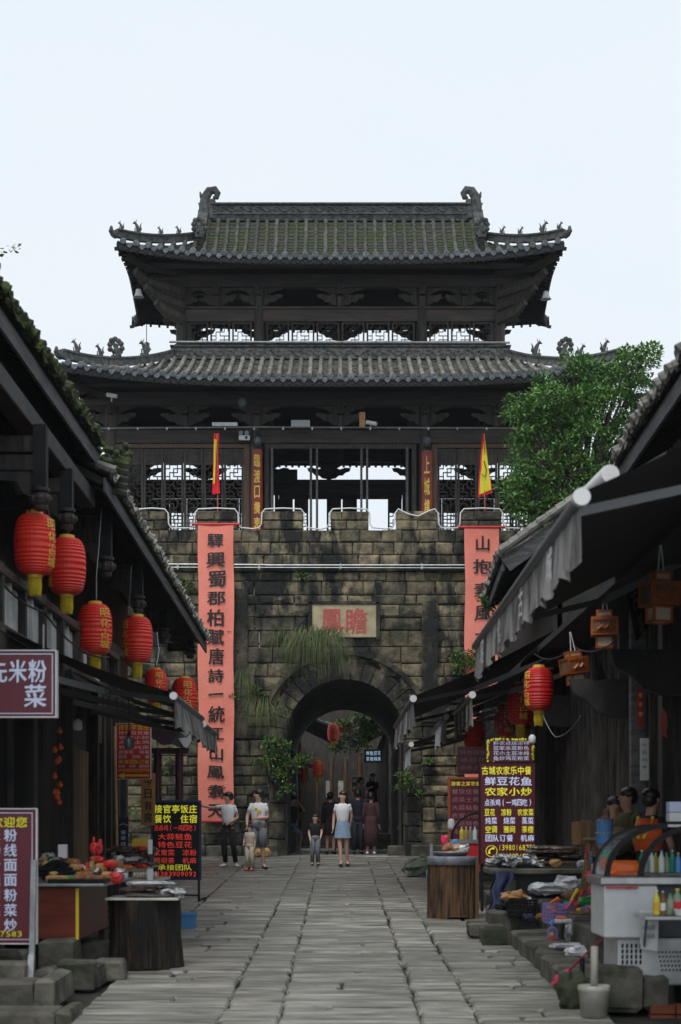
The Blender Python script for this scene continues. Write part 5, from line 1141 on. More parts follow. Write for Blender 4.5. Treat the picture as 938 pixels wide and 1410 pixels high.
# ================================================================ stall goods
def pack(mb, c, sx, sy, sz, seed=0, rz=0, n=14, m=7, amp=.25):
    c = Vector(c); Rm = Matrix.Rotation(rz, 3, 'Z'); vs = []
    for i in range(m+1):
        ph = math.pi*i/m
        for k in range(n):
            a = 2*math.pi*k/n; x = math.copysign(abs(math.cos(a))**.55, math.cos(a))*math.sin(ph)**.45; y = math.copysign(abs(math.sin(a))**.55, math.sin(a))*math.sin(ph)**.45 if i not in (0, m) else 0
            if i in (0, m): x = 0
            z = -math.cos(ph); nz = 1+amp*noise.noise(Vector((x*2.5+seed, y*2.5, z*2+seed*.7)))
            vs.append(c+Rm @ Vector((x*sx*nz, y*sy*nz, z*sz*(1+amp*1.6*noise.noise(Vector((x*4, y*4+seed, z)))))))
    mb.add(vs, [(i*n+k, i*n+(k+1) % n, (i+1)*n+(k+1) % n, (i+1)*n+k) for i in range(m) for k in range(n)])
def goods(name, label, cat, p, sx, sy, sz, m, group=None, rz=None, amp=.25):
    mb = MB(); pack(mb, p, sx, sy, sz, R.uniform(0, 50), R.uniform(-.4, .4) if rz is None else rz, amp=amp)
    return tag(mb.build(name, mt[m], o=Vector(p)-Vector((0, 0, sz)), smooth=False), label, cat, group)
# left counter
Yc = 16.9; t = px_thing('stall_counter', 'red-brown plywood counter with pale top on the left stall', 'counter', 90, 1295, Yc); z1 = P(0, 1221, Yc).z; zb = P(0, 1294, Yc).z; xr = P(108, 0, Yc).x
mb = MB(); mb.cbox(-3.6, xr, Yc, Yc+2.1, zb, z1-.01, .006); mb.build('cabinet', mt['redcab'], t)
mb = MB(); mb.cbox(-3.6, xr+.26, Yc-.08, Yc+2.3, z1, z1+.03, .008); mb.build('counter_top', mt['metal'], t); mb = MB(); mb.box(xr-.025, xr+.006, Yc-.008, Yc+.0, zb, z1-.012); mb.build('edge_strip', mt['yp'], t)
for (x, y) in ((xr-.05, Yc+.05), (xr-.05, Yc+2.0), (-3.3, Yc+.05)): mb = MB(); mb.box(x-.03, x+.03, y-.03, y+.03, gz(Yc), zb); mb.build('leg', mt['woodv'], t)
zt = z1+.03
def tray(name, label, x0, x1, y0, y1, z, m='black', hgt=.045):
    mb = MB(); w = .012; mb.box(x0, x1, y0, y1, z+.002, z+.012); mb.box(x0, x1, y0, y0+w, z+.012, z+hgt); mb.box(x0, x1, y1-w, y1, z+.012, z+hgt); mb.box(x0, x0+w, y0+w, y1-w, z+.012, z+hgt); mb.box(x1-w, x1, y0+w, y1-w, z+.012, z+hgt)
    return tag(mb.build(name, mt[m], o=((x0+x1)/2, y0, z)), label, 'tray')
tray('black_tray', 'long black tray of sweets at the front of the left counter', P(66, 0, Yc).x, P(145, 0, Yc).x, Yc-.02, Yc+.35, zt)
for (px, w, m, l) in ((80, .11, 'tan', 'pale tan slab of food in the black tray'), (97, .03, 'green', 'small green packet between the food slabs in the tray'), (107, .055, 'cake', 'dark brown food block in the middle of the black tray'), (131, .085, 'cake', 'longer brown food block at the right of the black tray')):
    p = P(px, 0, Yc+.1); mb = MB(); mb.cbox(p.x-w, p.x+w, Yc+.05, Yc+.25, zt+.013, zt+.075, .012, j=.004); tag(mb.build('food_block', mt[m], o=(p.x, Yc+.1, zt)), l, 'food')
g1 = 'film-wrapped packets heaped on the left counter'
for i in range(44):
    px = R.uniform(58, 168); Y = Yc+.45+R.random()*1.5; p = P(px, 0, Y); 
    m = R.choice(['meat', 'foil', 'foil', 'cake', 'tan', 'red', 'meat']); s = R.uniform(.05, .1)
    goods('food_packet', 'small film-wrapped food packet heaped on the left counter', 'packet', (p.x, Y, zt+.03+(.1*(Y-Yc-.45)+.02)*R.random()*1.6), s, s*.8, R.uniform(.03, .06), m, g1)
for (a, c) in (((60, 1205), (88, 1190)), ((64, 1206), (94, 1196)), ((58, 1200), (80, 1186)), ((72, 1205), (104, 1200))):
    mb = MB(); p = P(a[0], a[1], Yc+.5); q = P(c[0], c[1], Yc+.7); mb.bar(p, q, .16, .03); tag(mb.build('dark_book', mt['black'], o=p), 'flat dark package leaning in a row at the left end of the counter', 'package', 'dark packages leaning on the left counter')
for (px, py0, py1, w, m, Y, l) in ((110, 1190, 1204, 9, 'red', 18.6, 'dark red gift box at the back of the left counter'), (83, 1182, 1196, 9, 'red', 18.4, 'red box with gold mark at the rear left of the counter'), (86, 1163, 1182, 12, 'white', 18.5, 'white card box standing on the red box'),
        (120, 1188, 1206, 4, 'red', 17.6, 'thin upright red packet on the left counter'), (126, 1186, 1207, 5, 'tan', 17.6, 'thin upright tan packet beside the thin red one'), (137, 1189, 1207, 9, 'tan', 17.7, 'tan paper bag with print on the left counter'), (70, 1183, 1198, 4, 'teal', 17.8, 'slim green card standing at the left of the counter')):
    a = P(px-w/2, py1, Y); b = P(px+w/2, py0, Y); mb = MB(); mb.cbox(a.x, b.x, Y, Y+.08, a.z, b.z, .005); o = mb.build('carton', mt[m], o=a); tag(o, l, 'box')
    if a.z > zt+.02: o.location.z = o.location.z
# back table with smoked meat packs
Yt = 19.6; zt2 = P(0, 1211, Yt).z; x0 = P(120, 0, Yt).x; x1 = P(222, 0, Yt).x
t = thing('stall_table', 'stall table behind the stump heaped with dark smoked packs', 'table', (x0, Yt, gz(Yt))); mb = MB(); mb.cbox(x0, x1, Yt, Yt+1.1, zt2-.03, zt2, .005); mb.build('table_top', mt['bucket'], t)
for (x, y) in ((x0+.05, Yt+.05), (x1-.05, Yt+.05), (x1-.05, Yt+1.0)): mb = MB(); mb.box(x-.025, x+.025, y-.025, y+.025, gz(Yt), zt2-.03); mb.build('leg', mt['woodv'], t)
zs_ = P(0, 1194, Yt).z; mb = MB(); mb.cbox(P(160, 0, Yt).x, P(206, 0, Yt).x, Yt+.25, Yt+1.0, zs_-.02, zs_, .004)
for x in (165, 200): mb.box(P(x, 0, Yt).x, P(x, 0, Yt).x+.03, Yt+.3, Yt+.33, zt2, zs_-.02)
mb.build('raised_shelf', mt['tan'], t)
g2 = 'dark film packs of smoked meat on the left table'
for i in range(44):
    lvl = i % 5; px = R.uniform(155, 203) if lvl else R.uniform(140, 215); z = (zs_+.04+.05*(lvl-1)) if lvl else zt2+.04
    p = P(px, 0, Yt+.3); goods('smoked_pack', 'black glossy pack of smoked meat piled on the left table', 'packet', (p.x, Yt+.28+R.random()*.4, z), R.uniform(.1, .17), .09, .035, R.choice(['meat', 'meat', 'meat', 'foil']), g2)
for (px, py, m, l) in ((176, 1194, 'orp', 'orange-labelled pack on the smoked meat pile'), (195, 1193, 'red', 'red-labelled pack on the smoked meat pile'), (196, 1168, 'red', 'small red knot on top of the smoked meat pile')): goods('labelled_pack', l, 'packet', P(px, py, Yt+.2), .06, .05, .025, m)
for i in range(8): p = P(185+i*4.2, 1209, Yt+.05); mb = MB(); mb.ball(p+Vector((0, 0, .03)), (.022, .05, .045), 8, 5); tag(mb.build('rice_cake', mt['cream'], o=p), 'pale rice cake in the wrapped row at the front of the left table', 'food', 'row of pale rice cakes on the left table')
mb = MB(); a = P(182, 1170, 20.9); b = P(205, 1154, 20.9); mb.cbox(a.x, b.x, 20.9, 20.95, a.z-.0, b.z, .03); tag(mb.build('yellow_crate', mt['brass'], o=a), 'plain yellow box standing behind the smoked meat pile', 'box')
for (x0_, x1_, y0_, y1_, l, m) in ((203, 211, 1196, 1212, 'small white price tag clipped to the left table', 'white'), (204, 210, 1156, 1176, 'green and white card on a stick by the yellow box', 'white')):
    a = P(x0_, y1_, 19.5); b = P(x1_, y0_, 19.5); t = thing('price_card', l, 'card', a); mb = MB(); mb.box(a.x, b.x, 19.5, 19.508, a.z, b.z); mb.build('card', mt[m], t); mb = MB(); mb.box(b.x-.02, b.x-.008, 19.512, 19.52, zt2, b.z); mb.build('stick', mt['woodv'], t)
# stumps
def stump(px, pyt, pyb, wpx, label, m, rough=.06):
    g = G(px, pyb-2); Y = g.y+.0; r = wpx/2/F*Y; h = (pyb-pyt)/F*Y; t = thing('tree_stump', label, 'tree stump', g); mb = MB(); n = 110; seed = R.uniform(0, 30)
    def f(u, v):
        a = 2*math.pi*u; k = 1+rough*(noise.noise(Vector((math.cos(a)*2+seed, math.sin(a)*2, v*.8)))+.6*noise.noise(Vector((math.cos(a)*7+seed, math.sin(a)*7, v)))); k += .05*(1-v)**3+.035*noise.noise(Vector((math.cos(a)*13+seed, math.sin(a)*13, v*.7)))+.02*noise.noise(Vector((math.cos(a)*26, math.sin(a)*26+seed, v*1.2)))
        zz = h*v if v > 0 else max(0, .08*h*noise.noise(Vector((math.cos(a)*1.5+seed, math.sin(a)*1.5, 4))))
        return (g.x+r*k*math.cos(a), g.y+.3+r*k*math.sin(a), g.z+zz)
    mb.grid(f, n, 16); mb.add([f(i/n, 1) for i in range(n)], [tuple(range(n))]); mb.build('trunk', mt[m], t, smooth=False); return t, Vector((g.x, g.y+.3, g.z+h)), r
t, c, r = stump(194, 1242, 1338, 96, 'charred black tree stump used as a table on the left', 'stump', .2)
mb = MB(); mb.cbox(c.x-r*1.02, c.x+r*1.08, c.y-r, c.y+r, c.z+.004, c.z+.022, .006, j=.006); mb.build('sheet_cover', mt['bucket'], t)
g3 = 'flat dark smoked slabs in film on the charred stump'
for i in range(7): goods('meat_slab', 'flat dark slab of smoked meat wrapped in film on the charred stump', 'packet', (c.x+R.uniform(-.08, .22), c.y-.25+R.random()*.35, c.z+.045+.028*(i//2)), .19, .08, .022, 'meat', g3, rz=R.uniform(-.1, .1))
goods('film_sheet', 'loose clear film crumpled on the right of the charred stump', 'film', (c.x+.3, c.y-.1, c.z+.06), .11, .12, .05, 'foil', amp=.8); goods('film_bag', 'pale blue film bag lying on top of the smoked slabs', 'bag', (c.x+.05, c.y+.1, c.z+.16), .24, .1, .02, 'foam')
t, c, r = stump(625, 1183, 1268, 67, 'tall brown tree stump used as a table on the right', 'stumpb', .05)
mb = MB(); mb.lathe([(r*1.06, -.1), (r*1.05, .0), (r*1.04, .012), (.01, .014)], 36, c=c); mb.build('plastic_cover', mt['filmblue'], t, smooth=True) if mt.setdefault('filmblue', M('milky_blue_film', (.32, .34, .42), (.2, .22, .28), 8, .25, .6, 20)) else None
mb = MB(); mb.lathe([(.2, .0), (.25, .045), (.262, .05), (.245, .06), (.19, .02), (.01, .015)], 28, c=c+Vector((-.02, 0, .02))); tag(mb.build('metal_pan', mt['steel'], o=c, smooth=True), 'shallow steel pan on top of the brown stump', 'pan')
for (dx, m, s, l) in ((-.05, 'cake', .09, 'brown snacks in a clear bag in the steel pan'), (.05, 'tan', .1, 'tan snacks heaped in the middle of the steel pan'), (.15, 'foam', .08, 'white film bag at the right of the steel pan'), (-.0, 'foam', .07, 'crumpled white bag at the back of the steel pan')): goods('snack_bag', l, 'bag', c+Vector((dx, R.uniform(-.08, .08), .12)), s, .1, .055, m, amp=.6)
mb = MB(); a = P(657, 1180, 23.6); mb.bar(a, Vector((a.x, 23.6, gz(23.6))), .05, .05, (1, 0, 0)); tag(mb.build('support_stick', mt['plank2'], o=a), 'thin brown stick standing against the right side of the brown stump', 'stick') if mt.setdefault('plank2', M('brown_stick', (.12, .07, .035), rough=.7)) else None
mb = MB(); a = P(594, 1162, 25.4); mb.bar(a, Vector((a.x, 25.4, gz(25.4))), .04, .04, (1, 0, 0)); tag(mb.build('short_post', mt['metal'], o=a), 'short grey metal post behind the brown stump', 'post')
# sack, bottle
g = G(578, 1207); goods('green_sack', 'grey-green sack lying by the wall behind the brown stump', 'sack', g+Vector((-.02, 0, .16)), .3, .22, .17, 'cloth', amp=.5); goods('sack_top', 'second lump of grey-green sack leaning on the first', 'sack', g+Vector((.14, .1, .26)), .17, .15, .13, 'cloth', amp=.6)
def bottle(p, r, h, m, label, capm='white', group=None, lab=None):
    t = thing('bottle', label, 'bottle', p, group=group); mb = MB(); mb.lathe([(r*.9, 0), (r, .01), (r, h*.6), (r*.8, h*.72), (r*.36, h*.84), (r*.36, h*.93)], 12, c=p); mb.build('body', mt[m], t, smooth=True)
    mb = MB(); mb.lathe([(r*.42, h*.93), (r*.42, h)], 10, c=p); mb.build('bottle_cap', mt[capm], t)
    if lab: mb = MB(); mb.lathe([(r*1.03, h*.18), (r*1.03, h*.5)], 12, c=p, cap=False); mb.build('wrapper', mt[lab], t)
bottle(G(590, 1212), .045, .26, 'bucket', 'white and blue bottle on the ground left of the brown stump', 'white', lab='blue')
# blue tub
g = G(258, 1279); t = None; mb = MB(); Yb = g.y; w = .11; d = .22; h = .2
vs = [(-w*.85, 0, 0), (w*.85, 0, 0), (w*.85, d, 0), (-w*.85, d, 0), (-w, -.02, h), (w, -.02, h), (w, d+.02, h), (-w, d+.02, h), (-w*.92, 0, h), (w*.92, 0, h), (w*.92, d, h), (-w*.92, d, h), (-w*.8, .02, .02), (w*.8, .02, .02), (w*.8, d-.02, .02), (-w*.8, d-.02, .02)]
mb.add([g+Vector(v) for v in vs], [(3, 2, 1, 0)]+[(k*4+a, k*4+(a+1) % 4, k*4+4+(a+1) % 4, k*4+4+a) for k in range(3) for a in range(4)]+[(12, 13, 14, 15)]); mb.box(g.x-w*1.06, g.x+w*1.06, g.y-.035, g.y-.02, g.z+h-.03, g.z+h); tag(mb.build('blue_tub', mt['blue'], o=g), 'blue plastic tub on the paving behind the charred stump', 'tub')
# right table
Yr = 21.3; zr = P(0, 1196, Yr).z; x0 = P(688, 0, Yr).x; x1 = P(806, 0, Yr).x; gy = gz(Yr)
t = thing('stone_table', 'long grey stone table heaped with smoked meat at right', 'table', (x0, Yr, gy)); mb = MB(); mb.cbox(x0-.12, x1, Yr-.02, Yr+1.0, zr-.07, zr, .012); mb.build('table_top', mt['step'], t)
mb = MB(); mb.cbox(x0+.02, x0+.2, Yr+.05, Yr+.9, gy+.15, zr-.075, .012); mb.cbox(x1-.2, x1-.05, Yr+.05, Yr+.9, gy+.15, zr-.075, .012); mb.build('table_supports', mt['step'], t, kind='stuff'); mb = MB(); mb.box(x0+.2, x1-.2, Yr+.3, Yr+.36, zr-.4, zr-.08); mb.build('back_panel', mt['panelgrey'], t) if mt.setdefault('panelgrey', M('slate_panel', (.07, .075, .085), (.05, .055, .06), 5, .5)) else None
mb = MB(); mb.cbox(x0+.45, x1-.02, Yr+.1, Yr+.8, zr+.06, zr+.085, .004); mb.build('wood_rack', mt['brownwood'], t)
tray('meat_tray', 'dark round-edged tray at the left end of the stone table', x0+.02, x0+.42, Yr+.05, Yr+.5, zr)
g4 = 'black glossy smoked meat packs on the stone table'
for i in range(44): goods('smoked_pack', 'black glossy pack of smoked meat on the grey stone table at right', 'packet', (R.uniform(x0+.5, x1-.15), Yr+.2+R.random()*.5, zr+.1+.02*R.random()+.045*(i % 4)), R.uniform(.12, .22), .08, .025, 'meat', g4, rz=R.uniform(-.25, .25))
for i in range(9): goods('crumpled_film', 'crumpled silver film at the left end of the grey stone table', 'film', (R.uniform(x0-.1, x0+.5), Yr+R.random()*.4, zr+.05+R.random()*.08), .09, .08, .045, 'foil', 'crumpled silver film on the stone table', amp=.9)
mb = MB(); a = P(679, 1200, Yr-.05); b = P(672, 1262, Yr-.4); mb.grid(lambda u, v: a.lerp(b, v)+Vector((.24*u*(1-.3*v)+.02*math.sin(v*12), .05*math.sin(u*9)-.05, -.0)), 8, 12); tag(mb.build('blue_cloth', mt['dkblue'], o=b), 'folded dark blue cloth hanging from the left end of the stone table', 'cloth')
def basket(px0, px1, py0, py1, Y, m, label, solid=False, name='plastic_crate'):
    a = P(px0, py1, Y); b = P(px1, py0, Y); d = .32; t = thing(name, label, 'crate', a); mb = MB(); H = b.z-a.z; s = .02
    for k in range(6):
        z = a.z+H*k/5; th = .014 if k in (0, 5) else .008
        mb.box(a.x, b.x, Y-.006, Y+.006, z-th, z+th); mb.box(a.x, b.x, Y+d-.006, Y+d+.006, z-th, z+th)
        for x in (a.x, b.x): mb.box(x-.006, x+.006, Y+.007, Y+d-.007, z-th, z+th)
    n = 9
    for k in range(n+1): x = a.x+(b.x-a.x)*k/n; mb.box(x-.006, x+.006, Y-.009, Y-.0065, a.z, b.z); mb.box(x-.006, x+.006, Y+d-.012, Y+d-.0065, a.z, b.z)
    for k in range(6): y = Y+d*k/5; mb.box(a.x-.01, a.x-.0065, y-.006, y+.006, a.z, b.z); mb.box(b.x+.0065, b.x+.01, y-.006, y+.006, a.z, b.z)
    mb.build('crate_sides', mt[m], t); mb = MB(); mb.box(a.x+.01, b.x-.01, Y+.01, Y+d-.01, a.z, a.z+.01); mb.build('crate_floor', mt[m], t); return a, b
def fill(a, b, Y, n, ms, label, grp, s=.035, cat='toy', z0=.5):
    for i in range(n): goods('small_toy', label, cat, (R.uniform(a.x+.04, b.x-.04), Y+R.uniform(.04, .28), a.z+(b.z-a.z)*R.uniform(z0, 1.1)), s*R.uniform(.7, 1.5), s, s*.7, R.choice(ms), grp)
a, b = basket(701, 739, 1240, 1260, 20.2, 'black', 'black plastic crate of colourful toys below the stone table'); fill(a, b, 20.2, 14, ['orp', 'pink', 'yp', 'tan', 'foam', 'green'], 'small colourful toy in the black crate', 'toys in the black crate'); goods('paper_wrap', 'crumpled brown paper over the left edge of the black crate', 'paper', (a.x+.08, 20.3, b.z+.05), .13, .12, .05, 'tan', amp=.9)
a, b = basket(738, 772, 1228, 1246, 20.9, 'black', 'black crate under the white film bags'); 
goods('film_bag', 'long white film bag lying over the rear black crate', 'bag', P(752, 1224, 20.8), .2, .15, .07, 'foam', amp=.5); goods('film_bag', 'second white film bag behind the crates, nearer the wooden stand', 'bag', P(782, 1219, 20.9), .16, .16, .1, 'foam', amp=.5); goods('bamboo_roll', 'brown wrapped bundle under the second white bag', 'bundle', P(788, 1234, 20.7), .12, .14, .07, 'bamboo', amp=.4)
a, b = basket(753, 791, 1246, 1270, 18.4, 'purple', 'purple plastic basket of toys on the stone steps'); fill(a, b, 18.4, 12, ['dkblue', 'teal', 'orp', 'foil', 'pink'], 'small toy in the purple basket', 'toys in the purple basket')
p = P(808, 1262, 18.2); mb = MB(); mb.lathe([(.1, -.07), (.14, -.02), (.17, .05), (.175, .06), (.15, .055), (.1, -.04), (.01, -.05)], 20, c=p)
for k in range(4): mb.lathe([(.115+.018*k, -.06+.03*k), (.125+.018*k, -.05+.03*k), (.115+.018*k, -.04+.03*k)], 20, c=p, cap=False)
tag(mb.build('bamboo_basket', mt['bamboo'], o=p), 'round bamboo basket of sweets right of the purple basket', 'basket'); fill(p+Vector((-.12, 0, -.0)), p+Vector((.12, 0, .09)), 18.06, 12, ['foam', 'pink', 'tan', 'yp', 'purple'], 'small wrapped sweet in the bamboo basket', 'sweets in the bamboo basket', .03)
for (x0_, y0_, x1_, y1_, m, l) in ((792, 1250, 803, 1228, 'red', 'red toy wand sticking up from the purple basket'), (786, 1240, 795, 1226, 'yp', 'yellow toy wand behind the red one'), (757, 1244, 768, 1238, 'orp', 'orange toy handle over the purple basket'), (779, 1252, 790, 1240, 'pink', 'pink toy wand leaning in the purple basket')):
    a = P(x0_, y0_, 18.3); b = P(x1_, y1_, 18.4); mb = MB(); mb.tube([a, b], [.012, .02], 7); mb.ball(b, .026, 7, 5); tag(mb.build('toy_wand', mt[m], o=a), l, 'toy')
p = P(776, 1268, 17.9); t = thing('sweet_tray', 'small clear tray of orange and white sweets before the bamboo basket', 'tray', p); mb = MB(); mb.cbox(p.x-.09, p.x+.1, 17.85, 17.98, p.z-.02, p.z+.02, .01); mb.build('tray_box', mt['foam'], t); mb = MB(); mb.cbox(p.x-.07, p.x+.03, 17.86, 17.95, p.z+.021, p.z+.045, .01); mb.build('sweets', mt['orp'], t)
# small toy cage
p = P(761, 1285, 17.5); t = thing('toy_cage', 'tiny toy bird cage hanging below the purple basket', 'toy', p); mb = MB(); 
for k in range(12): a_ = 2*math.pi*k/12; x, y = .052*math.cos(a_), .04*math.sin(a_); mb.tube([p+Vector((x, y, -.06)), p+Vector((x, y, .03)), p+Vector((x*.5, y*.5, .06)), p+Vector((0, 0, .07))], .0035, 4)
mb.build('bars', mt['purple'], t); mb = MB(); mb.ball(p+Vector((-.01, 0, -.01)), (.025, .015, .02), 7, 5); mb.build('bird', mt['yp'], t); mb = MB(); mb.lathe([(.055, -.065), (.055, -.05)], 14, c=p); mb.build('cage_base', mt['red'], t); mb = MB(); mb.tube([p+Vector((0, 0, .07)), p+Vector((-.02, 0, .1)), p+Vector((.01, 0, .13))], .012, 5); mb.build('bow', mt['blue'], t)
goods('wrapped_bottle', 'dark shiny wrapped bundle leaning on the steps by the toy cage', 'bundle', P(783, 1284, 17.6), .04, .05, .09, 'foil'); goods('plastic_bag', 'clear white plastic bag lying on the kerb at right', 'bag', P(800, 1312, 16.8), .16, .14, .06, 'foam', amp=.7); goods('plastic_bag', 'thin trail of clear film on the kerb left of the white bag', 'bag', P(782, 1302, 17.2), .15, .1, .025, 'foam', amp=.7)
goods('pink_ball_toy', 'round pink and green toy standing on the step by the fridge', 'toy', P(815, 1226, 18.6), .04, .03, .045, 'pink', amp=0.05)
# wooden stand with drums and hats
t = px_thing('wooden_stand', 'rough plank stand holding toy drums beside the fridge', 'stand', 825, 1230, 18.7)
for (x0_, y0_, x1_, y1_, w) in ((803, 1228, 812, 1158, .06), (812, 1228, 818, 1160, .05), (822, 1232, 824, 1180, .12), (838, 1232, 838, 1180, .1)): mb = MB(); mb.bar(P(x0_, y0_, 18.8), P(x1_, y1_, 18.8), w, .03, (0, 1, 0)); mb.build('plank', mt['plank2b'], t) if mt.setdefault('plank2b', M('yellow_brown_plank', (.36, .21, .09), (.22, .12, .05), 6, .6, st=(3, 3, .4))) else None
mb = MB(); mb.cbox(P(808, 0, 18.7).x, P(850, 0, 18.7).x, 18.6, 19.1, P(0, 1157, 18.7).z, P(0, 1154, 18.7).z, .004); mb.build('shelf', mt['plank2b'], t)
def drum(px, py, Y, w, h, m, label):
    p = P(px, py, Y); r = w/2/F*Y; H = h/F*Y; t = thing('toy_drum', label, 'toy', p); mb = MB(); n = 12; mb.lathe([(r*.86, 0), (r, H*.1), (r*.94, H*.5), (r, H*.9), (r*.86, H)], 14, c=p); mb.build('drum_shell', mt[m], t)
    for z in (.08, .92, .5):
        mb = MB()
        for k in range(14): a_ = 2*math.pi*k/14; mb.ball((p.x+r*1.03*math.cos(a_), p.y+r*1.03*math.sin(a_), p.z+H*z), r*.09, 5, 4)
        mb.build('bead_ring', mt['gold' if z < .6 and z > .2 else 'red'], t)
drum(833, 1165, 18.5, 24, 37, 'blue', 'bright blue toy drum at the top of the plank stand'); drum(837, 1189, 18.3, 22, 22, 'teal', 'green toy drum under the blue one')
mb = MB(); p = P(834, 1128, 18.7); mb.cbox(p.x-.07, p.x+.07, 18.6, 18.8, p.z-.03, p.z+.01, .008); tag(mb.build('woven_box', mt['bamboo'], o=p), 'brown woven box sitting on the blue toy drum', 'box')
goods('sweets_bag', 'clear bag of pink sweets hanging on the plank stand', 'bag', P(822, 1196, 18.2), .06, .04, .06, 'foam'); goods('sweets_bag', 'orange bag hanging right of the pink sweets', 'bag', P(835, 1188, 18.1), .07, .04, .05, 'orp'); 
for (px, py, l) in ((795, 1148, 'brown paper bag standing left of the plank stand'), (806, 1146, 'second brown paper bag touching the plank stand')): a = P(px-6, py+16, 19.2); b = P(px+6, py-16, 19.2); mb = MB(); mb.cbox(a.x, b.x, 19.2, 19.3, a.z, b.z, .01, j=.008); tag(mb.build('paper_bag', mt['plank2b'], o=a), l, 'bag')
mb = MB(); p = P(852, 1152, 19.4); mb.lathe([(.28, -.01), (.27, .01), (.16, .03), (.13, .08), (.1, .1), (.01, .11)], 20, c=p); tag(mb.build('straw_hat', mt['bamboo'], o=p, smooth=True), 'dark straw hat lying before the seated man in white', 'hat')
# ================================================================ display fridge
Yf = 14.4; t = px_thing('display_fridge', 'white drinks fridge with curved black-framed glass hood at lower right', 'fridge', 890, 1360, Yf)
X = lambda px: P(px, 0, Yf).x
Zf = lambda py: P(0, py, Yf).z
mb = MB(); mb.cbox(X(832), X(905), Yf, Yf+.75, Zf(1292), Zf(1219), .012); mb.build('front_cabinet', mt['fridge'], t)
mb = MB(); mb.cbox(X(853), X(990), Yf+.08, Yf+.85, Zf(1358), Zf(1293), .012); mb.build('base_cabinet', mt['fridge'], t)
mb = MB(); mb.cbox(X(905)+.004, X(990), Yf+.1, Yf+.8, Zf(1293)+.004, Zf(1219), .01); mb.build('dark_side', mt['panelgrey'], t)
mb = MB(); mb.cbox(X(827), X(990), Yf-.03, Yf+.8, Zf(1219)+.003, Zf(1207), .01); mb.build('steel_rim', mt['steel'], t)
for r in range(4):
    for k in range(5): mb = MB(); x = X(858+k*6.2); z = Zf(1301+r*7.5); mb.prism([(x, z), (x+.018, z+.006), (x+.018, z-.028), (x, z-.034)], Yf+.076, Yf+.079); mb.build('vent_slot', mt['black'], t)
for r in range(5):
    for k in range(7): mb = MB(); x = X(908+k*5+r*1.2); z = Zf(1312+r*6.2); mb.prism([(x, z), (x+.014, z+.012), (x+.02, z), (x+.006, z-.012)], Yf+.076, Yf+.079); mb.build('vent_hole', mt['black'], t)
mb = MB()
arc = lambda x0, rx, y: [(X(x0)+rx*(1-math.cos(math.pi/2*k/12)), y, Zf(1207)+.42*math.sin(math.pi/2*k/12)) for k in range(13)]
for (dx, y, w) in ((0, Yf, .024), (52, Yf+.02, .035)):
    A = arc(836+dx*.9, .5, y)
    mb = MB()
    for p, q in zip(A, A[1:]): mb.bar(p, q, .045, w*1.7, (0, 1, 0))
    mb.build('arch_frame', mt['black'], t)
A = arc(836, .5, Yf+.75); mb = MB()
for p, q in zip(A, A[1:]): mb.bar(p, q, .03, .03, (0, 1, 0))
mb.build('arch_frame', mt['black'], t)
mb = MB(); B0 = arc(836, .5, Yf+.02); B1 = arc(836, .5, Yf+.74); mb.add(B0+B1, [(k, k+1, k+14, k+13) for k in range(12)]); mb.build('curved_glass', mt['glass'], t, smooth=True)
mb = MB(); mb.box(X(836)+.5, X(990), Yf, Yf+.75, Zf(1207)+.41, Zf(1207)+.43); mb.build('hood_top', mt['steel'], t)
mb = MB(); mb.cbox(X(860), X(985), Yf+.12, Yf+.6, Zf(1207)+.01, Zf(1207)+.02, .004); mb.build('inner_shelf', mt['glass'], t)
mb = MB(); mb.bar((X(836), Yf+.2, Zf(1226)), (X(868), Yf-.02, Zf(1222)), .02, .02); mb.bar((X(834), Yf-.02, Zf(1222)), (X(878), Yf-.02, Zf(1222)), .014, .014); tag(mb.build('red_ribbon', mt['red'], o=(X(850), Yf, Zf(1222))), 'red ribbon tied along the rim of the white fridge', 'ribbon')
t = px_thing('bottle_shelf', 'small steel shelf of drink bottles in front of the fridge at the right edge', 'shelf', 910, 1262, 13.9); mb = MB(); a = P(884, 1266, 13.9); b = P(990, 1252, 13.9); mb.cbox(a.x, b.x, 13.75, 14.3, a.z, a.z+.035, .006); mb.build('shelf_plate', mt['steel'], t); mb = MB(); mb.bar((a.x+.1, 14.25, a.z), (a.x+.1, 14.38, a.z-.25), .02, .02); mb.build('bracket', mt['metal'], t)
zsf = a.z+.037
for (px, r, h, m, cp, lb, l) in ((904, .03, .2, 'lemon', 'white', 'brass', 'yellow drink bottle at the left of the steel shelf'), (913, .022, .19, 'cake', 'white', 'white', 'dark red sauce bottle beside the yellow drink'), (923, .033, .17, 'glassg', 'green', None, 'pale green glass bottle in the middle of the steel shelf'), (933, .04, .21, 'glassg', 'yp', 'red', 'large clear bottle with red label on the steel shelf')):
    if 'lemon' not in mt: mt['lemon'] = M('lemon_drink', (.7, .62, .08), rough=.15); mt['glassg'] = M('pale_green_glass', (.25, .32, .22), rough=.1)
    bottle(Vector((P(px, 0, 13.9).x, 13.9, zsf)), r, h, m, l, cp, None, lb)
mb = MB(); p = Vector((P(936, 0, 13.82).x, 13.82, zsf)); mb.lathe([(.03, 0), (.05, .05), (.046, .05), (.028, .005)], 14, c=p); tag(mb.build('white_cup', mt['white'], o=p), 'white cup at the right edge of the steel shelf', 'cup')
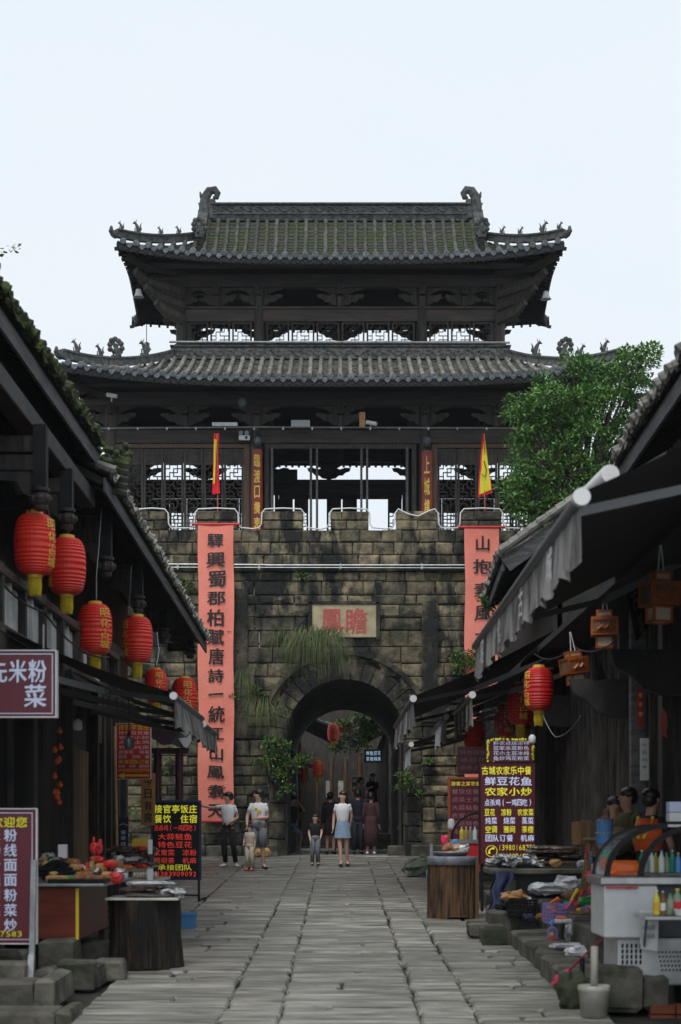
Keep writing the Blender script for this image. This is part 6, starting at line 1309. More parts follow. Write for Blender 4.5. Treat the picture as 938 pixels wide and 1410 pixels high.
for i, (px, m, cp) in enumerate(((889, 'glassg', 'green'), (897, 'white', 'white'), (903, 'lemon', 'blue'), (911, 'white', 'blue'), (918, 'glassg', 'teal'), (926, 'teal', 'white'), (934, 'blue', 'yp'), (884, 'green', 'white'))):
    Yb = Yf+.3+.05*(i % 3); bottle(Vector((P(px, 0, Yb).x, Yb, Zf(1207)+.025)), .026, .17+.02*(i % 2), m, ('green-capped pale', 'plain white', 'blue-capped yellow', 'blue-capped white', 'teal-capped pale', 'teal', 'blue yellow-capped', 'green white-capped')[i]+' bottle inside the fridge hood', cp)
mb = MB(); pack(mb, P(858, 1196, Yf+.35), .16, .12, .07, 3); tag(mb.build('orange_net', mt['orp'], o=P(858, 1207, Yf+.35)), 'orange net of fruit inside the left of the fridge hood', 'net')
mb = MB(); a = P(881, 1306, Yf-.02); b = P(905, 1253, Yf-.02); mb.grid(lambda u, v: (a.x+(b.x-a.x)*u, Yf-.05+.03*math.sin(u*3+v*2), a.z+(b.z-a.z)*v-(.02*u if v < .5 else 0)), 6, 8); t = thing('paper_notice', 'white handwritten paper notice taped to the steel shelf at lower right', 'notice', a); mb.build('sheet', mt['white'], t)
mb = MB()
for r in range(3): htxt(mb, ('烤肉串', '冰粉凉', '1元串')[r], 884, 902, 1265+r*12, 7, Yf-.09)
mb.build('lettering', mt['ink'], t)
t = px_thing('goods_boxes', 'small white and blue boxes stacked on the fridge top at the right edge', 'boxes', 925, 1130, Yf+.3)
for i, (a_, b_, c_, d_, m) in enumerate(((922, 945, 1104, 1118, 'bluewhite'), (922, 945, 1119, 1131, 'white'))): mb = MB(); mb.px(a_, b_, c_, d_, Yf+.3, .15); mb.build('box', mt[m], t)
# bucket with umbrella pipe, broom, urn
g = G(821, 1402); g.z = gz(g.y); t = thing('umbrella_base', 'grimy white bucket filled with cement holding a white pipe', 'bucket', g); mb = MB(); c = g+Vector((0, .12, 0)); mb.lathe([(.105, 0), (.12, .2), (.13, .21), (.128, .25), (.118, .25), (.11, .235), (.01, .24)], 24, c=c); mb.build('bucket', mt['bucket'], t, smooth=True)
mb = MB(); mb.tube([c+Vector((0, 0, .2)), c+Vector((.005, 0, .56))], .03, 12); mb.build('pipe', mt['bucket'], t, smooth=True)
a = P(770, 1349, 15.6); b = P(838, 1284, 14.9); t = thing('broom', 'pink plastic broom leaning against the fridge with its head on the road', 'broom', a); mb = MB(); mb.tube([a.lerp(b, .15), b], .011, 8); mb.build('handle', mt['pinkd'], t) if mt.setdefault('pinkd', M('dull_pink_handle', (.4, .06, .09), rough=.45)) else None
mb = MB(); mb.tube([a, a.lerp(b, .1), a.lerp(b, .22)], [.05, .04, .014], 10); 
for i in range(24): q = a+Vector((R.uniform(-.05, .03), R.uniform(-.04, .04), -.01)); mb.tube([a.lerp(b, .06), q+Vector((-.03, 0, -.03))], .004, 3)
mb.build('brush_head', mt['pink'], t)
g = G(799, 1396); goods('mossy_urn', 'round moss-covered stone urn behind the white bucket', 'stone urn', Vector((g.x-.02, g.y+.3, gz(g.y)+.15)), .12, .13, .16, 'mossstone', amp=.3) if mt.setdefault('mossstone', M('mossy_round_stone', (.05, .055, .03), (.03, .045, .015), 8, .9, .8, 30)) else None
mb = MB(); p = P(802, 1345, 14.9); mb.tube([p, p+Vector((0, 0, .16))], .022, 8); tag(mb.build('iron_stub', mt['black'], o=p), 'short black pipe stub standing behind the mossy urn', 'pipe')
# second fridge in the distance
Y2 = 25.6; t = px_thing('small_display_fridge', 'red counter with small arched glass hood behind the brown stump', 'fridge', 640, 1190, Y2); mb = MB(); mb.px(621, 661, 1162, 1200, Y2, .5); mb.build('red_cabinet', mt['red'], t); mb = MB(); mb.px(620, 662, 1156, 1161.5, Y2-.02, .54); mb.build('steel_rim', mt['steel'], t)
mb = MB(); A = [(P(622+38*(1-math.cos(math.pi/2*k/10)), 0, Y2).x, Y2, P(0, 1156-36*math.sin(math.pi/2*k/10), Y2).z) for k in range(11)]
for p, q in zip(A, A[1:]): mb.bar(p, q, .03, .05, (0, 1, 0))
mb.build('arch_frame', mt['black'], t); mb = MB(); mb.add(A+[(x, Y2+.5, z) for x, y, z in A], [(k, k+1, k+12, k+11) for k in range(10)]); mb.build('curved_glass', mt['glass'], t, smooth=True)
for i, (px, m) in enumerate(((636, 'lemon'), (642, 'tan'), (648, 'glassg'), (654, 'white'))): bottle(P(px, 1157, Y2+.2), .035, .2, m, ('yellow', 'brown', 'pale green', 'white')[i]+' bottle inside the small arched hood', 'white')
for (px, py, m, l) in ((621, 1135, 'foam', 'ice cream cone shaped ornament by the small arched hood'), (612, 1158, 'pink', 'pink plastic toy at the left of the small arched hood'), (626, 1163, 'blue', 'blue carton on the corner of the small red counter')): goods('counter_item', l, 'ornament', P(px, py, Y2-.1), .05, .04, .08, m)
for (px, py, m) in ((600, 1000, 'foil'),): pass
# bead strings near right lanterns
t = px_thing('bead_strings', 'strings of tiny shell beads hanging among the dark red lanterns at right', 'ornament', 690, 990, 28.5)
for k in range(9):
    x = 668+k*5.5; mb = MB(); mb.tube([P(x, 962, 28.5), P(x, 1008, 28.5)], .003, 4)
    for j in range(5): mb.ball(P(x+R.uniform(-1, 1), 972+j*8+R.uniform(-3, 3), 28.5), R.uniform(.015, .03), 6, 4)
    mb.build('bead_string', mt['foil'], t)
# ================================================================ people
SKIN_OBS = []
def person(p, rz, H, label, joints=None, top='wht', bottom='blk', sleeve='short', skirt=None, legs='long', robe=None, hair='short', shoes='wht', skin='skin', slim=1.0, hat=None, extra=None, seated=False):
    t = thing('person', label, 'person', p, rz); WP[t.name] = Vector((0, 0, 0))
    J = dict(pel=(0, 0, .53), wai=(0, .0, .61), che=(0, 0, .72), nb=(0, .005, .81), nk=(0, -.002, .845), jaw=(0, -.014, .882), hd=(0, -.002, .925), tp=(0, .002, .952),
             sL=(-.088, 0, .797), eL=(-.12, .015, .635), wL=(-.125, -.03, .49), sR=(.088, 0, .797), eR=(.12, .015, .635), wR=(.125, -.03, .49),
             hL=(-.05, 0, .505), kL=(-.052, -.012, .28), aL=(-.055, .008, .045), tL=(-.062, -.085, .018), hR=(.05, 0, .505), kR=(.052, -.012, .28), aR=(.055, .008, .045), tR=(.062, -.085, .018))
    if joints: J.update({k: v for k, v in joints.items() if k != 'face'})
    hv = Vector(J['hd']); J['tp'] = hv+Vector((0, .004, .027))
    J = {k: Vector(v)*H for k, v in J.items()}
    names = list(J); idx = {k: i for i, k in enumerate(names)}; vs = [J[k] for k in names]
    rad = dict(pel=.07, wai=.062, che=.07, nb=.036, nk=.032, jaw=.042, hd=.058, tp=.046, s=.029, e=.024, w=.018, h=.048, k=.034, a=.022, t=.018)
    rs = [(rad.get(k) or rad[k[0]])*H*(slim if k not in ('hd', 'jaw', 'tp') else 1) for k in names]
    ed = [('pel', 'wai'), ('wai', 'che'), ('che', 'nb'), ('nb', 'nk'), ('nk', 'jaw'), ('jaw', 'hd'), ('hd', 'tp')]
    for s in 'LR': ed += [('che', 's'+s), ('s'+s, 'e'+s), ('e'+s, 'w'+s), ('pel', 'h'+s), ('h'+s, 'k'+s), ('k'+s, 'a'+s), ('a'+s, 't'+s)]
    ed = [(idx[a], idx[b]) for a, b in ed]
    for s, sg in (('L', -1), ('R', 1)):                     # palm and five fingers
        w = J['w'+s]; d = (w-J['e'+s]).normalized(); side = Vector((0, -1, 0)) if abs(d.z) > .5 else Vector((0, 0, 1)); side = (side-d*side.dot(d)).normalized(); nrm = d.cross(side)
        vs.append(w+d*.03*H); rs.append(.017*H); ip = len(vs)-1; ed.append((idx['w'+s], ip))
        for k, (o, l) in enumerate(((-.75, .04), (-.25, .048), (.25, .045), (.75, .036))):
            b = w+d*.052*H+side*o*.016*H; vs += [b, b+d*l*.5*H+nrm*.004*H, b+d*l*H+nrm*.016*H]; rs += [.0062*H, .0055*H, .0045*H]; n = len(vs); ed += [(ip, n-3), (n-3, n-2), (n-2, n-1)]
        b = w+d*.022*H+side*.02*H; vs += [b, b+d*.025*H+side*.012*H]; rs += [.007*H, .0055*H]; n = len(vs); ed += [(ip, n-2), (n-2, n-1)]
    bm = bmesh.new(); lay = bm.verts.layers.skin.verify(); bv = [bm.verts.new(v) for v in vs]
    for a, b in ed: bm.edges.new((bv[a], bv[b]))
    for v, r_ in zip(bv, rs): v[lay].radius = (r_, r_*.85 if r_ > .06*H else r_)
    bv[0][lay].use_root = True
    me = bpy.data.meshes.new('body'); bm.to_mesh(me); bm.free(); me.materials.append(mt[skin]); o = bpy.data.objects.new('body', me); COL.objects.link(o); o.parent = t
    o.modifiers.new('s', 'SKIN').use_smooth_shade = True; sm = o.modifiers.new('u', 'SUBSURF'); sm.levels = sm.render_levels = 1; SKIN_OBS.append(o)
    up = (J['nb']-J['pel']).normalized()
    def torso(mb, lo, hi, w0=.085, w1=.1, flare=0):
        path = [J['pel'].lerp(J['wai'], 0)+Vector((0, 0, lo*H)), J['wai'], J['che'], J['nb']+Vector((0, 0, -.012*H)), J['nb']+Vector((0, 0, .018*H))]
        mb.tube(path, [(w0+flare)*H*slim, .083*H*slim, .1*H*slim, .1*H*slim, .042*H], 14, fl=.68, up=(0, 1, 0))
    def limb(mb, ks, rr, n=9): mb.tube([J[k] if isinstance(k, str) else J[k[0]].lerp(J[k[1]], k[2]) for k in ks], [q*H*slim for q in rr], n)
    def rt_(mb): pass
    mb = MB(); torso(mb, -.03 if not robe else -.02, 0)
    for s in 'LR':
        if sleeve == 'short': limb(mb, [('che', 's'+s, .6), 's'+s, ('s'+s, 'e'+s, .3), ('s'+s, 'e'+s, .62)], [.034, .03, .028, .029]); mb.ball(J['s'+s]+Vector((0, 0, -.004*H)), .029*H*slim, 10, 7)
        elif sleeve == 'long': limb(mb, [('che', 's'+s, .5), 's'+s, 'e'+s, ('e'+s, 'w'+s, .95)], [.04, .042, .033, .027]); mb.ball(J['s'+s], .04*H*slim, 10, 7)
    mb.build('shirt', mt[top], t, local=True, smooth=True)
    if robe: mb = MB(); mb.tube([J['wai'], J['pel'], J['pel']+Vector((0, 0, -.15*H)), Vector((J['pel'].x, J['pel'].y, robe*H))], [.085*H, .095*H, .11*H, .125*H], 16, fl=.75, up=(0, 1, 0)); mb.build('robe', mt[bottom], t, local=True, smooth=True)
    elif skirt: mb = MB(); mb.tube([J['wai']+Vector((0, 0, -.01*H)), J['pel'], J['pel']+Vector((0, 0, -skirt*H))], [.075*H, .092*H, .115*H], 16, fl=.78, up=(0, 1, 0)); mb.build('skirt', mt[bottom], t, local=True, smooth=False)
    else:
        mb = MB(); mb.tube([J['wai']+Vector((0, 0, -.02*H)), J['pel'], J['pel']+Vector((0, 0, -.045*H))], [.078*H*slim, .09*H*slim, .075*H*slim], 14, fl=.72, up=(0, 1, 0))
        for s in 'LR':
            if legs == 'long': limb(mb, ['h'+s, 'k'+s, ('k'+s, 'a'+s, .93)], [.056, .043, .034], 10)
            else: limb(mb, ['h'+s, ('h'+s, 'k'+s, .5), ('h'+s, 'k'+s, 1.02)], [.058, .055, .052], 10)
        mb.build('trousers', mt[bottom], t, local=True, smooth=True)
    for s in 'LR':
        mb = MB(); a, b = J['a'+s], J['t'+s]; d = (b-a); mb.tube([a+Vector((0, .02*H, -.02*H))-d*.1, a.lerp(b, .5)+Vector((0, 0, -.012*H)), b+d*.25], [.024*H, .027*H, .02*H], 8, fl=.75); mb.build('shoe', mt[shoes], t, local=True, smooth=True)
    # head: face, ears, hair
    hd = J['hd']; fw = (J['jaw']-J['nk']); fd = Vector((0, -1, 0)) if not joints or 'face' not in joints else Vector(joints['face']).normalized(); rtv = fd.cross(Vector((0, 0, 1))).normalized()
    mb = MB(); c = hd
    mb.tube([c+fd*.047*H+Vector((0, 0, .006*H)), c+fd*.062*H+Vector((0, 0, -.014*H)), c+fd*.05*H+Vector((0, 0, -.018*H))], [.005*H, .008*H, .005*H], 6)
    for s in (-1, 1): mb.ball(c+rtv*s*.05*H+Vector((0, 0, -.008*H)), (.006*H, .011*H, .016*H), 6, 4)
    mb.build('nose_and_ears', mt[skin], t, local=True, kind='stuff', smooth=True)
    mb = MB()
    for s in (-1, 1): mb.ball(c+fd*.047*H+rtv*s*.018*H+Vector((0, 0, .003*H)), (.0045*H, .003*H, .0022*H), 6, 4)
    mb.build('eyes', mt['hair'], t, local=True, kind='stuff')
    mb = MB(); mb.bar(c+fd*.046*H-rtv*.012*H+Vector((0, 0, -.032*H)), c+fd*.046*H+rtv*.012*H+Vector((0, 0, -.032*H)), .004*H, .005*H); mb.build('mouth', mt['chred'], t, local=True)
    mb = MB(); mb.ball(c-fd*.013*H+Vector((0, 0, .024*H)), (.06*H, .06*H, .05*H), 16, 10); mb.ball(c-fd*.026*H+Vector((0, 0, -.004*H)), (.053*H, .053*H, .05*H), 12, 7)
    if hair == 'long': mb.tube([c-fd*.03*H+Vector((0, 0, .02*H)), c-fd*.045*H+Vector((0, 0, -.05*H)), c-fd*.05*H+Vector((0, 0, -.12*H)), c-fd*.055*H+Vector((0, 0, -.16*H))], [.05*H, .055*H, .05*H, .02*H], 10, fl=.6, up=fd)
    elif hair == 'bun': mb.ball(c-fd*.06*H+Vector((0, 0, .0)), .026*H, 8, 6)
    elif hair == 'tail': mb.tube([c-fd*.05*H+Vector((0, 0, .02*H)), c-fd*.085*H+Vector((0, 0, -.01*H)), c-fd*.08*H+Vector((0, 0, -.08*H))], [.022*H, .024*H, .008*H], 8)
    mb.build('hair', mt['hair'], t, local=True, smooth=True)
    if hat: mb = MB(); mb.lathe([(.056*H, .02*H), (.058*H, .04*H), (.045*H, .065*H), (.01, .07*H)], 14, c=c+Vector((0, 0, -.0))); mb.bar(c+fd*.05*H+Vector((0, 0, .026*H)), c+fd*.1*H+Vector((0, 0, .018*H)), .07*H, .006*H); mb.build('cap', mt[hat], t, local=True, smooth=True)
    if extra: extra(t, J, H)
    return t
def gp(px, py, dy=0): g = G(px, py); g.y += dy; g.z = gz(g.y)+.008; return g
# front row
person(gp(314, 1194), -.25, 1.62, 'woman in white tee and black trousers pointing left toward the banner', dict(sL=(-.09, 0, .8), eL=(-.21, -.02, .78), wL=(-.32, -.04, .8), eR=(.13, .02, .65), wR=(.07, -.07, .6), aR=(.1, .03, .045), tR=(.15, -.05, .018), kR=(.075, .0, .28), aL=(-.03, 0, .045), tL=(-.07, -.08, .018), face=(-1, -.45, 0)), hair='bun', bottom='blk', slim=.95)
def graphic(t, J, H):
    mb = MB(); c = J['che'];
    for (x, z, r_) in ((-.02, .03, .02), (.02, .0, .025), (.0, -.03, .015)): mb.ball(c+Vector((x*H, -.072*H, z*H)), (r_*H, .004*H, r_*H*.8), 8, 5)
    mb.build('shirt_print', mt['yp'], t, local=True)
person(gp(356, 1197), -.1, 1.68, 'man in white printed tee and grey shorts standing beside the toddler', dict(eL=(-.14, -.02, .65), wL=(-.13, -.09, .56), eR=(.12, 0, .64), wR=(.02, -.09, .63), aL=(-.07, -.03, .045), tL=(-.1, -.12, .018), kL=(-.06, -.03, .28), aR=(.06, .03, .045), tR=(.1, -.05, .018), hL=(-.05, 0, .5), face=(-1, -.2, 0)), bottom='grey', legs='short', shoes='navy', extra=graphic)
person(gp(344, 1199), -.4, .95, 'toddler in cream top standing in front of the man in shorts', dict(face=(-.6, -1, 0), eL=(-.12, -.03, .65), wL=(-.1, -.08, .6)), top='cream', bottom='cream', slim=1.2, shoes='pink')
person(gp(434, 1192), .1, 1.12, 'small boy in black tee and grey trousers looking toward the left', dict(face=(-.4, -1, 0), eR=(.13, -.02, .65), wR=(.1, -.1, .55), wL=(-.1, -.08, .5)), top='blk', bottom='grey', shoes='blk', slim=1.08)
person(gp(472, 1193), 0, 1.64, 'woman in white cropped top and pale denim skirt walking toward the camera', dict(sL=(-.085, 0, .795), eL=(-.115, .03, .66), wL=(-.125, .0, .52), eR=(.12, .03, .66), wR=(.1, .06, .55), kL=(-.035, -.03, .28), aL=(-.02, -.05, .045), tL=(-.03, -.14, .018), kR=(.05, -.01, .28), aR=(.06, .05, .05), tR=(.07, -.03, .018), face=(-.8, -.7, 0)), bottom='denim', skirt=.16, hair='long', shoes='blk', slim=.93)
# in and behind the passage
def vent(px, pyf, Y): p = P(px, pyf, Y); p.z = gz(Y)+.01; return p
person(vent(404, 1160, 47), .5, 1.7, 'photographer in black cap and tee with hands raised to his face, bent knees', dict(pel=(0, .1, .42), wai=(0, .07, .51), che=(0, .03, .63), nb=(0, 0, .72), nk=(0, 0, .755), jaw=(0, -.02, .79), hd=(0, -.01, .835), sL=(-.1, .02, .7), eL=(-.17, -.06, .68), wL=(-.06, -.1, .79), sR=(.1, .02, .7), eR=(.18, -.05, .66), wR=(.06, -.11, .78), hL=(-.05, .09, .4), kL=(-.13, -.02, .27), aL=(-.2, .1, .045), tL=(-.25, .03, .018), hR=(.05, .09, .4), kR=(.12, -.06, .27), aR=(.13, .05, .045), tR=(.17, -.04, .018)), top='blk', bottom='grey', legs='short', hat='blk', shoes='wht', skin='skint')
person(vent(398, 1155, 51), 2.9, 1.66, 'person in black standing behind the photographer inside the passage', top='blk', bottom='blk')
person(vent(455, 1172, 45.5), 3.0, 1.62, 'person in dark tunic seen from behind near the woman in denim', top='plumd', bottom='plumd', robe=.3, hair='bun', shoes='blk', sleeve='long') if mt.setdefault('plumd', M('dark_brown_cloth', (.035, .02, .022), rough=.9)) else None
person(vent(493, 1176, 44.6), 3.05, 1.68, 'man in dark suit seen from behind under the arch', top='navy', bottom='navy', sleeve='long', shoes='blk')
person(vent(511, 1176, 44.4), 2.95, 1.6, 'person in long plum robe seen from behind under the arch', top='plum', bottom='plum', robe=.13, sleeve='long', shoes='wht', hair='short')
p = vent(497, 1140, 52); p.z += .55; person(p, 1.2, 1.66, 'man in white tee standing in side view on the raised step beyond the arch', dict(eL=(-.11, -.04, .65), wL=(-.08, -.12, .62)), top='wht', bottom='blk')
p = vent(513, 1140, 53); p.z += .75; person(p, .3, 1.62, 'woman in black patterned dress on the steps beyond the arch', dict(eL=(-.13, 0, .67), wL=(-.08, -.1, .7)), top='blk', bottom='blk', robe=.2, hair='long')
# seated by the right shop
SE = dict(pel=(0, 0, .3), wai=(0, 0, .38), che=(0, -.01, .5), nb=(0, -.02, .59), nk=(0, -.025, .625), jaw=(0, -.045, .66), hd=(0, -.035, .71), sL=(-.1, -.01, .575), eL=(-.14, -.05, .42), wL=(-.08, -.15, .34), sR=(.1, -.01, .575), eR=(.14, -.05, .42), wR=(.08, -.15, .34),
          hL=(-.05, -.02, .28), kL=(-.08, -.25, .29), aL=(-.08, -.24, .045), tL=(-.09, -.32, .018), hR=(.05, -.02, .28), kR=(.08, -.25, .29), aR=(.08, -.24, .045), tR=(.09, -.32, .018))
def seat(px, pyhead, Y, rz, label, H=1.66, stool=True, **k):
    p = P(px, pyhead, Y); p.z -= .71*H; J = dict(SE); J.update(k.pop('j', {})); t = person(p, rz, H, label, J, **k)
    s = thing('stool', 'low wooden stool under the '+label.split(' sitting')[0], 'stool', p); c = p; mb = MB(); mb.lathe([(.15, .0), (.16, .03), (.01, .035)], 14, c=c+Vector((0, 0, .25*H-.08))); mb.build('seat', mt['brownwood'], s)
    for a in range(4): x, y = .11*math.cos(a*1.57+.78), .11*math.sin(a*1.57+.78); mb = MB(); mb.tube([c+Vector((x, y, .25*H-.08)), c+Vector((x*1.2, y*1.2, -.1))], .015, 6); mb.build('leg', mt['brownwood'], s)
seat(843, 1110, 20.2, .5, 'man in white shirt leaning forward in shade, sitting behind the straw hat', skin='skint', j=dict(face=(-.5, -1, 0)))
seat(870, 1098, 19.4, -1.25, 'older woman in olive shirt in profile, sitting with a raised hand', top='olive', bottom='blk', sleeve='long', hair='bun', skin='skint', j=dict(eL=(-.13, -.1, .43), wL=(-.09, -.14, .55), face=(0, -1, 0)))
def vestx(t, J, H):
    mb = MB(); mb.tube([J['wai'], J['che'], J['nb']+Vector((0, 0, -.01*H))], [.095*H, .112*H, .098*H], 14, fl=.74, up=(0, 1, 0)); mb.build('vest', mt['orange'], t, local=True, smooth=True)
    for s in (-1, 1): mb = MB(); mb.bar(J['nb']+Vector((s*.06*H, .05*H, .01*H)), J['che']+Vector((s*.02*H, .085*H, -.04*H)), .02*H, .006*H, (0, 1, 0)); mb.build('reflective_tape', mt['lime'], t, local=True)
seat(893, 1100, 18.2, 2.3, 'worker in orange safety vest seen from behind, sitting above the fridge', top='blk', bottom='blk', sleeve='short', extra=vestx, skin='skint', j=dict(face=(0, -1, 0)))
seat(913, 1108, 20, .2, 'person in striped woollen hat half hidden, sitting behind the worker', hat='cream', top='blk', skin='skint')
bpy.context.view_layer.update(); _dg = bpy.context.evaluated_depsgraph_get()
for o in SKIN_OBS:
    me = bpy.data.meshes.new_from_object(o.evaluated_get(_dg)); me.name = 'body'; mm = o.data.materials[0]; o.modifiers.clear(); o.data = me
    if not me.materials: me.materials.append(mm)
    me.polygons.foreach_set('use_smooth', [True]*len(me.polygons))
# things beside people
p = vent(377, 1140, 46.5); p.z = P(0, 1105, 46.5).z; goods('shoulder_bag', 'pale blue-white bag beside the photographer at the left of the passage', 'bag', P(376, 1104, 46.5), .2, .1, .16, 'foam')
# ================================================================ foliage
def leaves(mb, c, r, n, L=.1, w=.035, droop=.3, shell=.55):
    c = Vector(c)
    for i in range(n):
        d = Vector((R.gauss(0, 1), R.gauss(0, 1), R.gauss(0, 1))).normalized(); d.z = abs(d.z) if R.random() < .7 else d.z; k = R.uniform(shell, 1)
        p = c+Vector((d.x*r[0], d.y*r[1], d.z*r[2]))*k
        a = (d+Vector((R.gauss(0, .6), R.gauss(0, .6), R.gauss(0, .5)-droop))).normalized(); s = a.cross(Vector((R.gauss(0, .4), R.gauss(0, .4), 1))).normalized()*w*R.uniform(.7, 1.2); l = L*R.uniform(.6, 1.25)
        m = p+a*l*.5; nrm = s.cross(a).normalized()*w*.3
        mb.add([p, m+s-nrm, p+a*l, m-s-nrm], [(0, 1, 2), (0, 2, 3)])
def tree(name, label, base, clumps, m='leaf', trunk_r=.22, nl=260, L=.13, w=.035):
    t = thing(name, label, 'tree', base); base = Vector(base); top = Vector((sum(c[0] for c, r in clumps)/len(clumps), sum(c[1] for c, r in clumps)/len(clumps), min(c[2] for c, r in clumps)+.4))
    mb = MB(); mb.tube([base, base.lerp(top, .5)+Vector((.1, 0, 0)), top], [trunk_r, trunk_r*.75, trunk_r*.5], 10); mb.build('trunk', mt['bark'], t, smooth=True)
    mb = MB()
    for i, (c, r) in enumerate(clumps):
        if i % 3 == 0: c = Vector(c); mb.tube([top, top.lerp(c, .5)+Vector((0, 0, .15)), c], [trunk_r*.3, trunk_r*.2, trunk_r*.06], 6)
    mb.build('branches', mt['bark'], t, kind='stuff')
    mb = MB()
    for c, r in clumps: leaves(mb, c, r, int(nl*r[0]*r[2]/.16), L, w)
    mb.build('crown', mt[m], t, kind='stuff')
TY = 40.0; cl = []
for (px, py, rp) in ((872, 505, 26), (893, 495, 16), (880, 540, 36), (845, 520, 30), (815, 515, 28), (800, 500, 14), (905, 560, 24), (850, 560, 38), (800, 555, 40), (760, 548, 34), (735, 555, 22), (730, 580, 24), (765, 590, 38), (810, 600, 42), (850, 610, 40), (725, 612, 16), (750, 640, 34), (790, 650, 40), (830, 660, 36), (722, 655, 22), (712, 668, 16), (740, 685, 32), (775, 700, 34), (715, 690, 16), (745, 712, 24), (865, 590, 34), (900, 590, 30), (880, 640, 40), (820, 540, 24), (780, 620, 24), (740, 600, 20), (758, 565, 18), (800, 575, 20), (900, 620, 30), (860, 680, 40)):
    for k in range(2):
        r = rp/F*TY*R.uniform(.75, 1.0); c = P(px+R.uniform(-4, 4), py+R.uniform(-4, 4), TY+(R.uniform(-.6, .0) if k == 0 else R.uniform(.3, 1.1))); cl.append((tuple(c), (r, r, r*.72)))
    for k in range(3):
        a = R.uniform(0, 6.28); c = P(px+math.cos(a)*rp*.9, py+math.sin(a)*rp*.7, TY+R.uniform(-.5, .3)); r = R.uniform(.16, .28); cl.append((tuple(c), (r*1.3, r, r*.8)))
tree('leafy_tree', 'bushy bright green tree rising behind the right roofs beside the tower', (5.9, TY, gz(40)), cl, nl=330, L=.115, w=.03)
cl = [(tuple(P(x, y, 30)), (r, r, r*.5)) for x, y, r in ((-12, 344, .22), (8, 343, .16), (22, 341, .1), (-30, 350, .3), (10, 350, .08))]
tree('leafy_tree', 'tree outside the left edge with one small twig of leaves reaching into the sky', (-9, 30, gz(30)), cl+[((-8.5, 30, 9.5), (1.2, 1.2, 1.0))], nl=120, trunk_r=.2)
def tuft(name, label, px, py, Y, w, h, n, m='grass', kind='hang', cat='plant'):
    c = P(px, py, Y); t = thing(name, label, cat, c); mb = MB(); W_ = w/F*Y; H_ = h/F*Y
    for i in range(int(n*.65)):
        x = R.uniform(-.5, .5); b = c+Vector((x*W_*.7, R.uniform(-.05, .12), R.uniform(-.1, .1)*H_)); l = H_*R.uniform(.5, 1.1); q = x*W_*.6+R.uniform(-.3, .3)*W_; o = R.uniform(.08, .3)
        if kind == 'hang': pts = [b, b+Vector((q*.4, -o*.6, l*.22)), b+Vector((q*.8, -o, -l*.15)), b+Vector((q, -o*1.1, -l*.75))]
        else: pts = [b, b+Vector((q*.4, -o*.3, l*.4)), b+Vector((q, -o, l*.75)), b+Vector((q*1.5, -o*1.3, l*.8))]
        wd = R.uniform(.004, .009)
        vs = []
        for k, p in enumerate(pts): ww = wd*(1-k/3.4); vs += [p-Vector((ww, 0, 0)), p+Vector((ww, 0, 0))]
        mb.add(vs, [(0, 1, 3, 2), (2, 3, 5, 4), (4, 5, 7, 6)])
    mb.build('blades', mt[m], t, kind='stuff'); mb = MB(); mb.ball(c+Vector((0, .06, -.02)), (W_*.25, .08, .06), 7, 4); mb.build('root_clump', mt['moss'], t); return t
FY = WY-.08
for a in ((437, 882, 66, 70, 420, 'large tuft of hanging grass over the crown of the arch'), (398, 878, 50, 36, 170, 'tuft of grass left of the stone plaque'), (338, 935, 20, 60, 90, 'long hanging grass at the right edge of the long banner'), (365, 975, 44, 50, 200, 'grass tuft on the left shoulder of the arch'),
          (360, 1050, 26, 30, 90, 'small grass tuft low on the left side of the arch')): tuft('grass_tuft', a[5], a[0], a[1], FY, a[2], a[3], a[4])
def leafy(name, label, px, py, Y, blobs, m='fern', n=120, L=.09, w=.026, cat='plant'):
    t = thing(name, label, cat, P(px, py, Y)); mb = MB()
    for (x, y, r) in blobs: q = r/F*Y; leaves(mb, P(x, y, Y-.05), (q, min(q, .25), q*.8), int(n*(r/12)**1.3), L, w, .4, .3)
    mb.build('leaves', mt[m], t, kind='stuff'); mb = MB()
    for (x, y, r) in blobs: mb.tube([P(px, py, Y+.02), P(x, y, Y)], .012, 5)
    mb.build('stems', mt['bark'], t, kind='stuff'); return t
leafy('wall_fern', 'small fern growing from the ledge above the plaque', 415, 797, FY, ((410, 793, 6), (421, 794, 6), (415, 791, 5)), n=40)
leafy('wall_shrub', 'bright green shrub on the wall below the right banner', 640, 930, FY-.3, ((632, 905, 12), (648, 903, 12), (640, 915, 14), (630, 920, 9), (655, 912, 10)), n=110)
leafy('wall_shrub', 'small dark shrub touching the right banner by the roof corner', 672, 835, 33, ((668, 828, 11), (680, 832, 10), (674, 842, 9)), n=90, L=.07)
leafy('wall_shrub', 'leafy shrub spilling over the left side of the arch opening', 385, 1060, FY-.1, ((372, 1022, 14), (392, 1030, 14), (378, 1045, 16), (400, 1055, 18), (385, 1070, 14), (415, 1048, 12), (362, 1050, 9), (398, 1085, 9), (425, 1042, 8), (385, 1095, 6)), n=100)
leafy('wall_shrub', 'fern cluster at the right jamb of the arch', 560, 1085, FY-.1, ((556, 1070, 12), (565, 1080, 13), (552, 1086, 9), (578, 1092, 7), (590, 1050, 7)), n=110)
leafy('wall_shrub', 'small green plant on the wall left of the salmon banner at roof height', 240, 800, FY, ((232, 795, 8), (246, 803, 9), (258, 803, 8), (262, 812, 6)), n=80)
leafy('wall_shrub', 'green plant on the wall behind the left lanterns', 236, 876, FY, ((228, 872, 9), (244, 878, 9), (262, 870, 8), (310, 870, 7)), n=80)
leafy('wall_fern', 'small fern on the wall above the blue sign at left', 174, 1112, FY-.4, ((168, 1110, 6), (180, 1112, 6), (186, 1118, 5), (176, 1120, 4)), n=60)
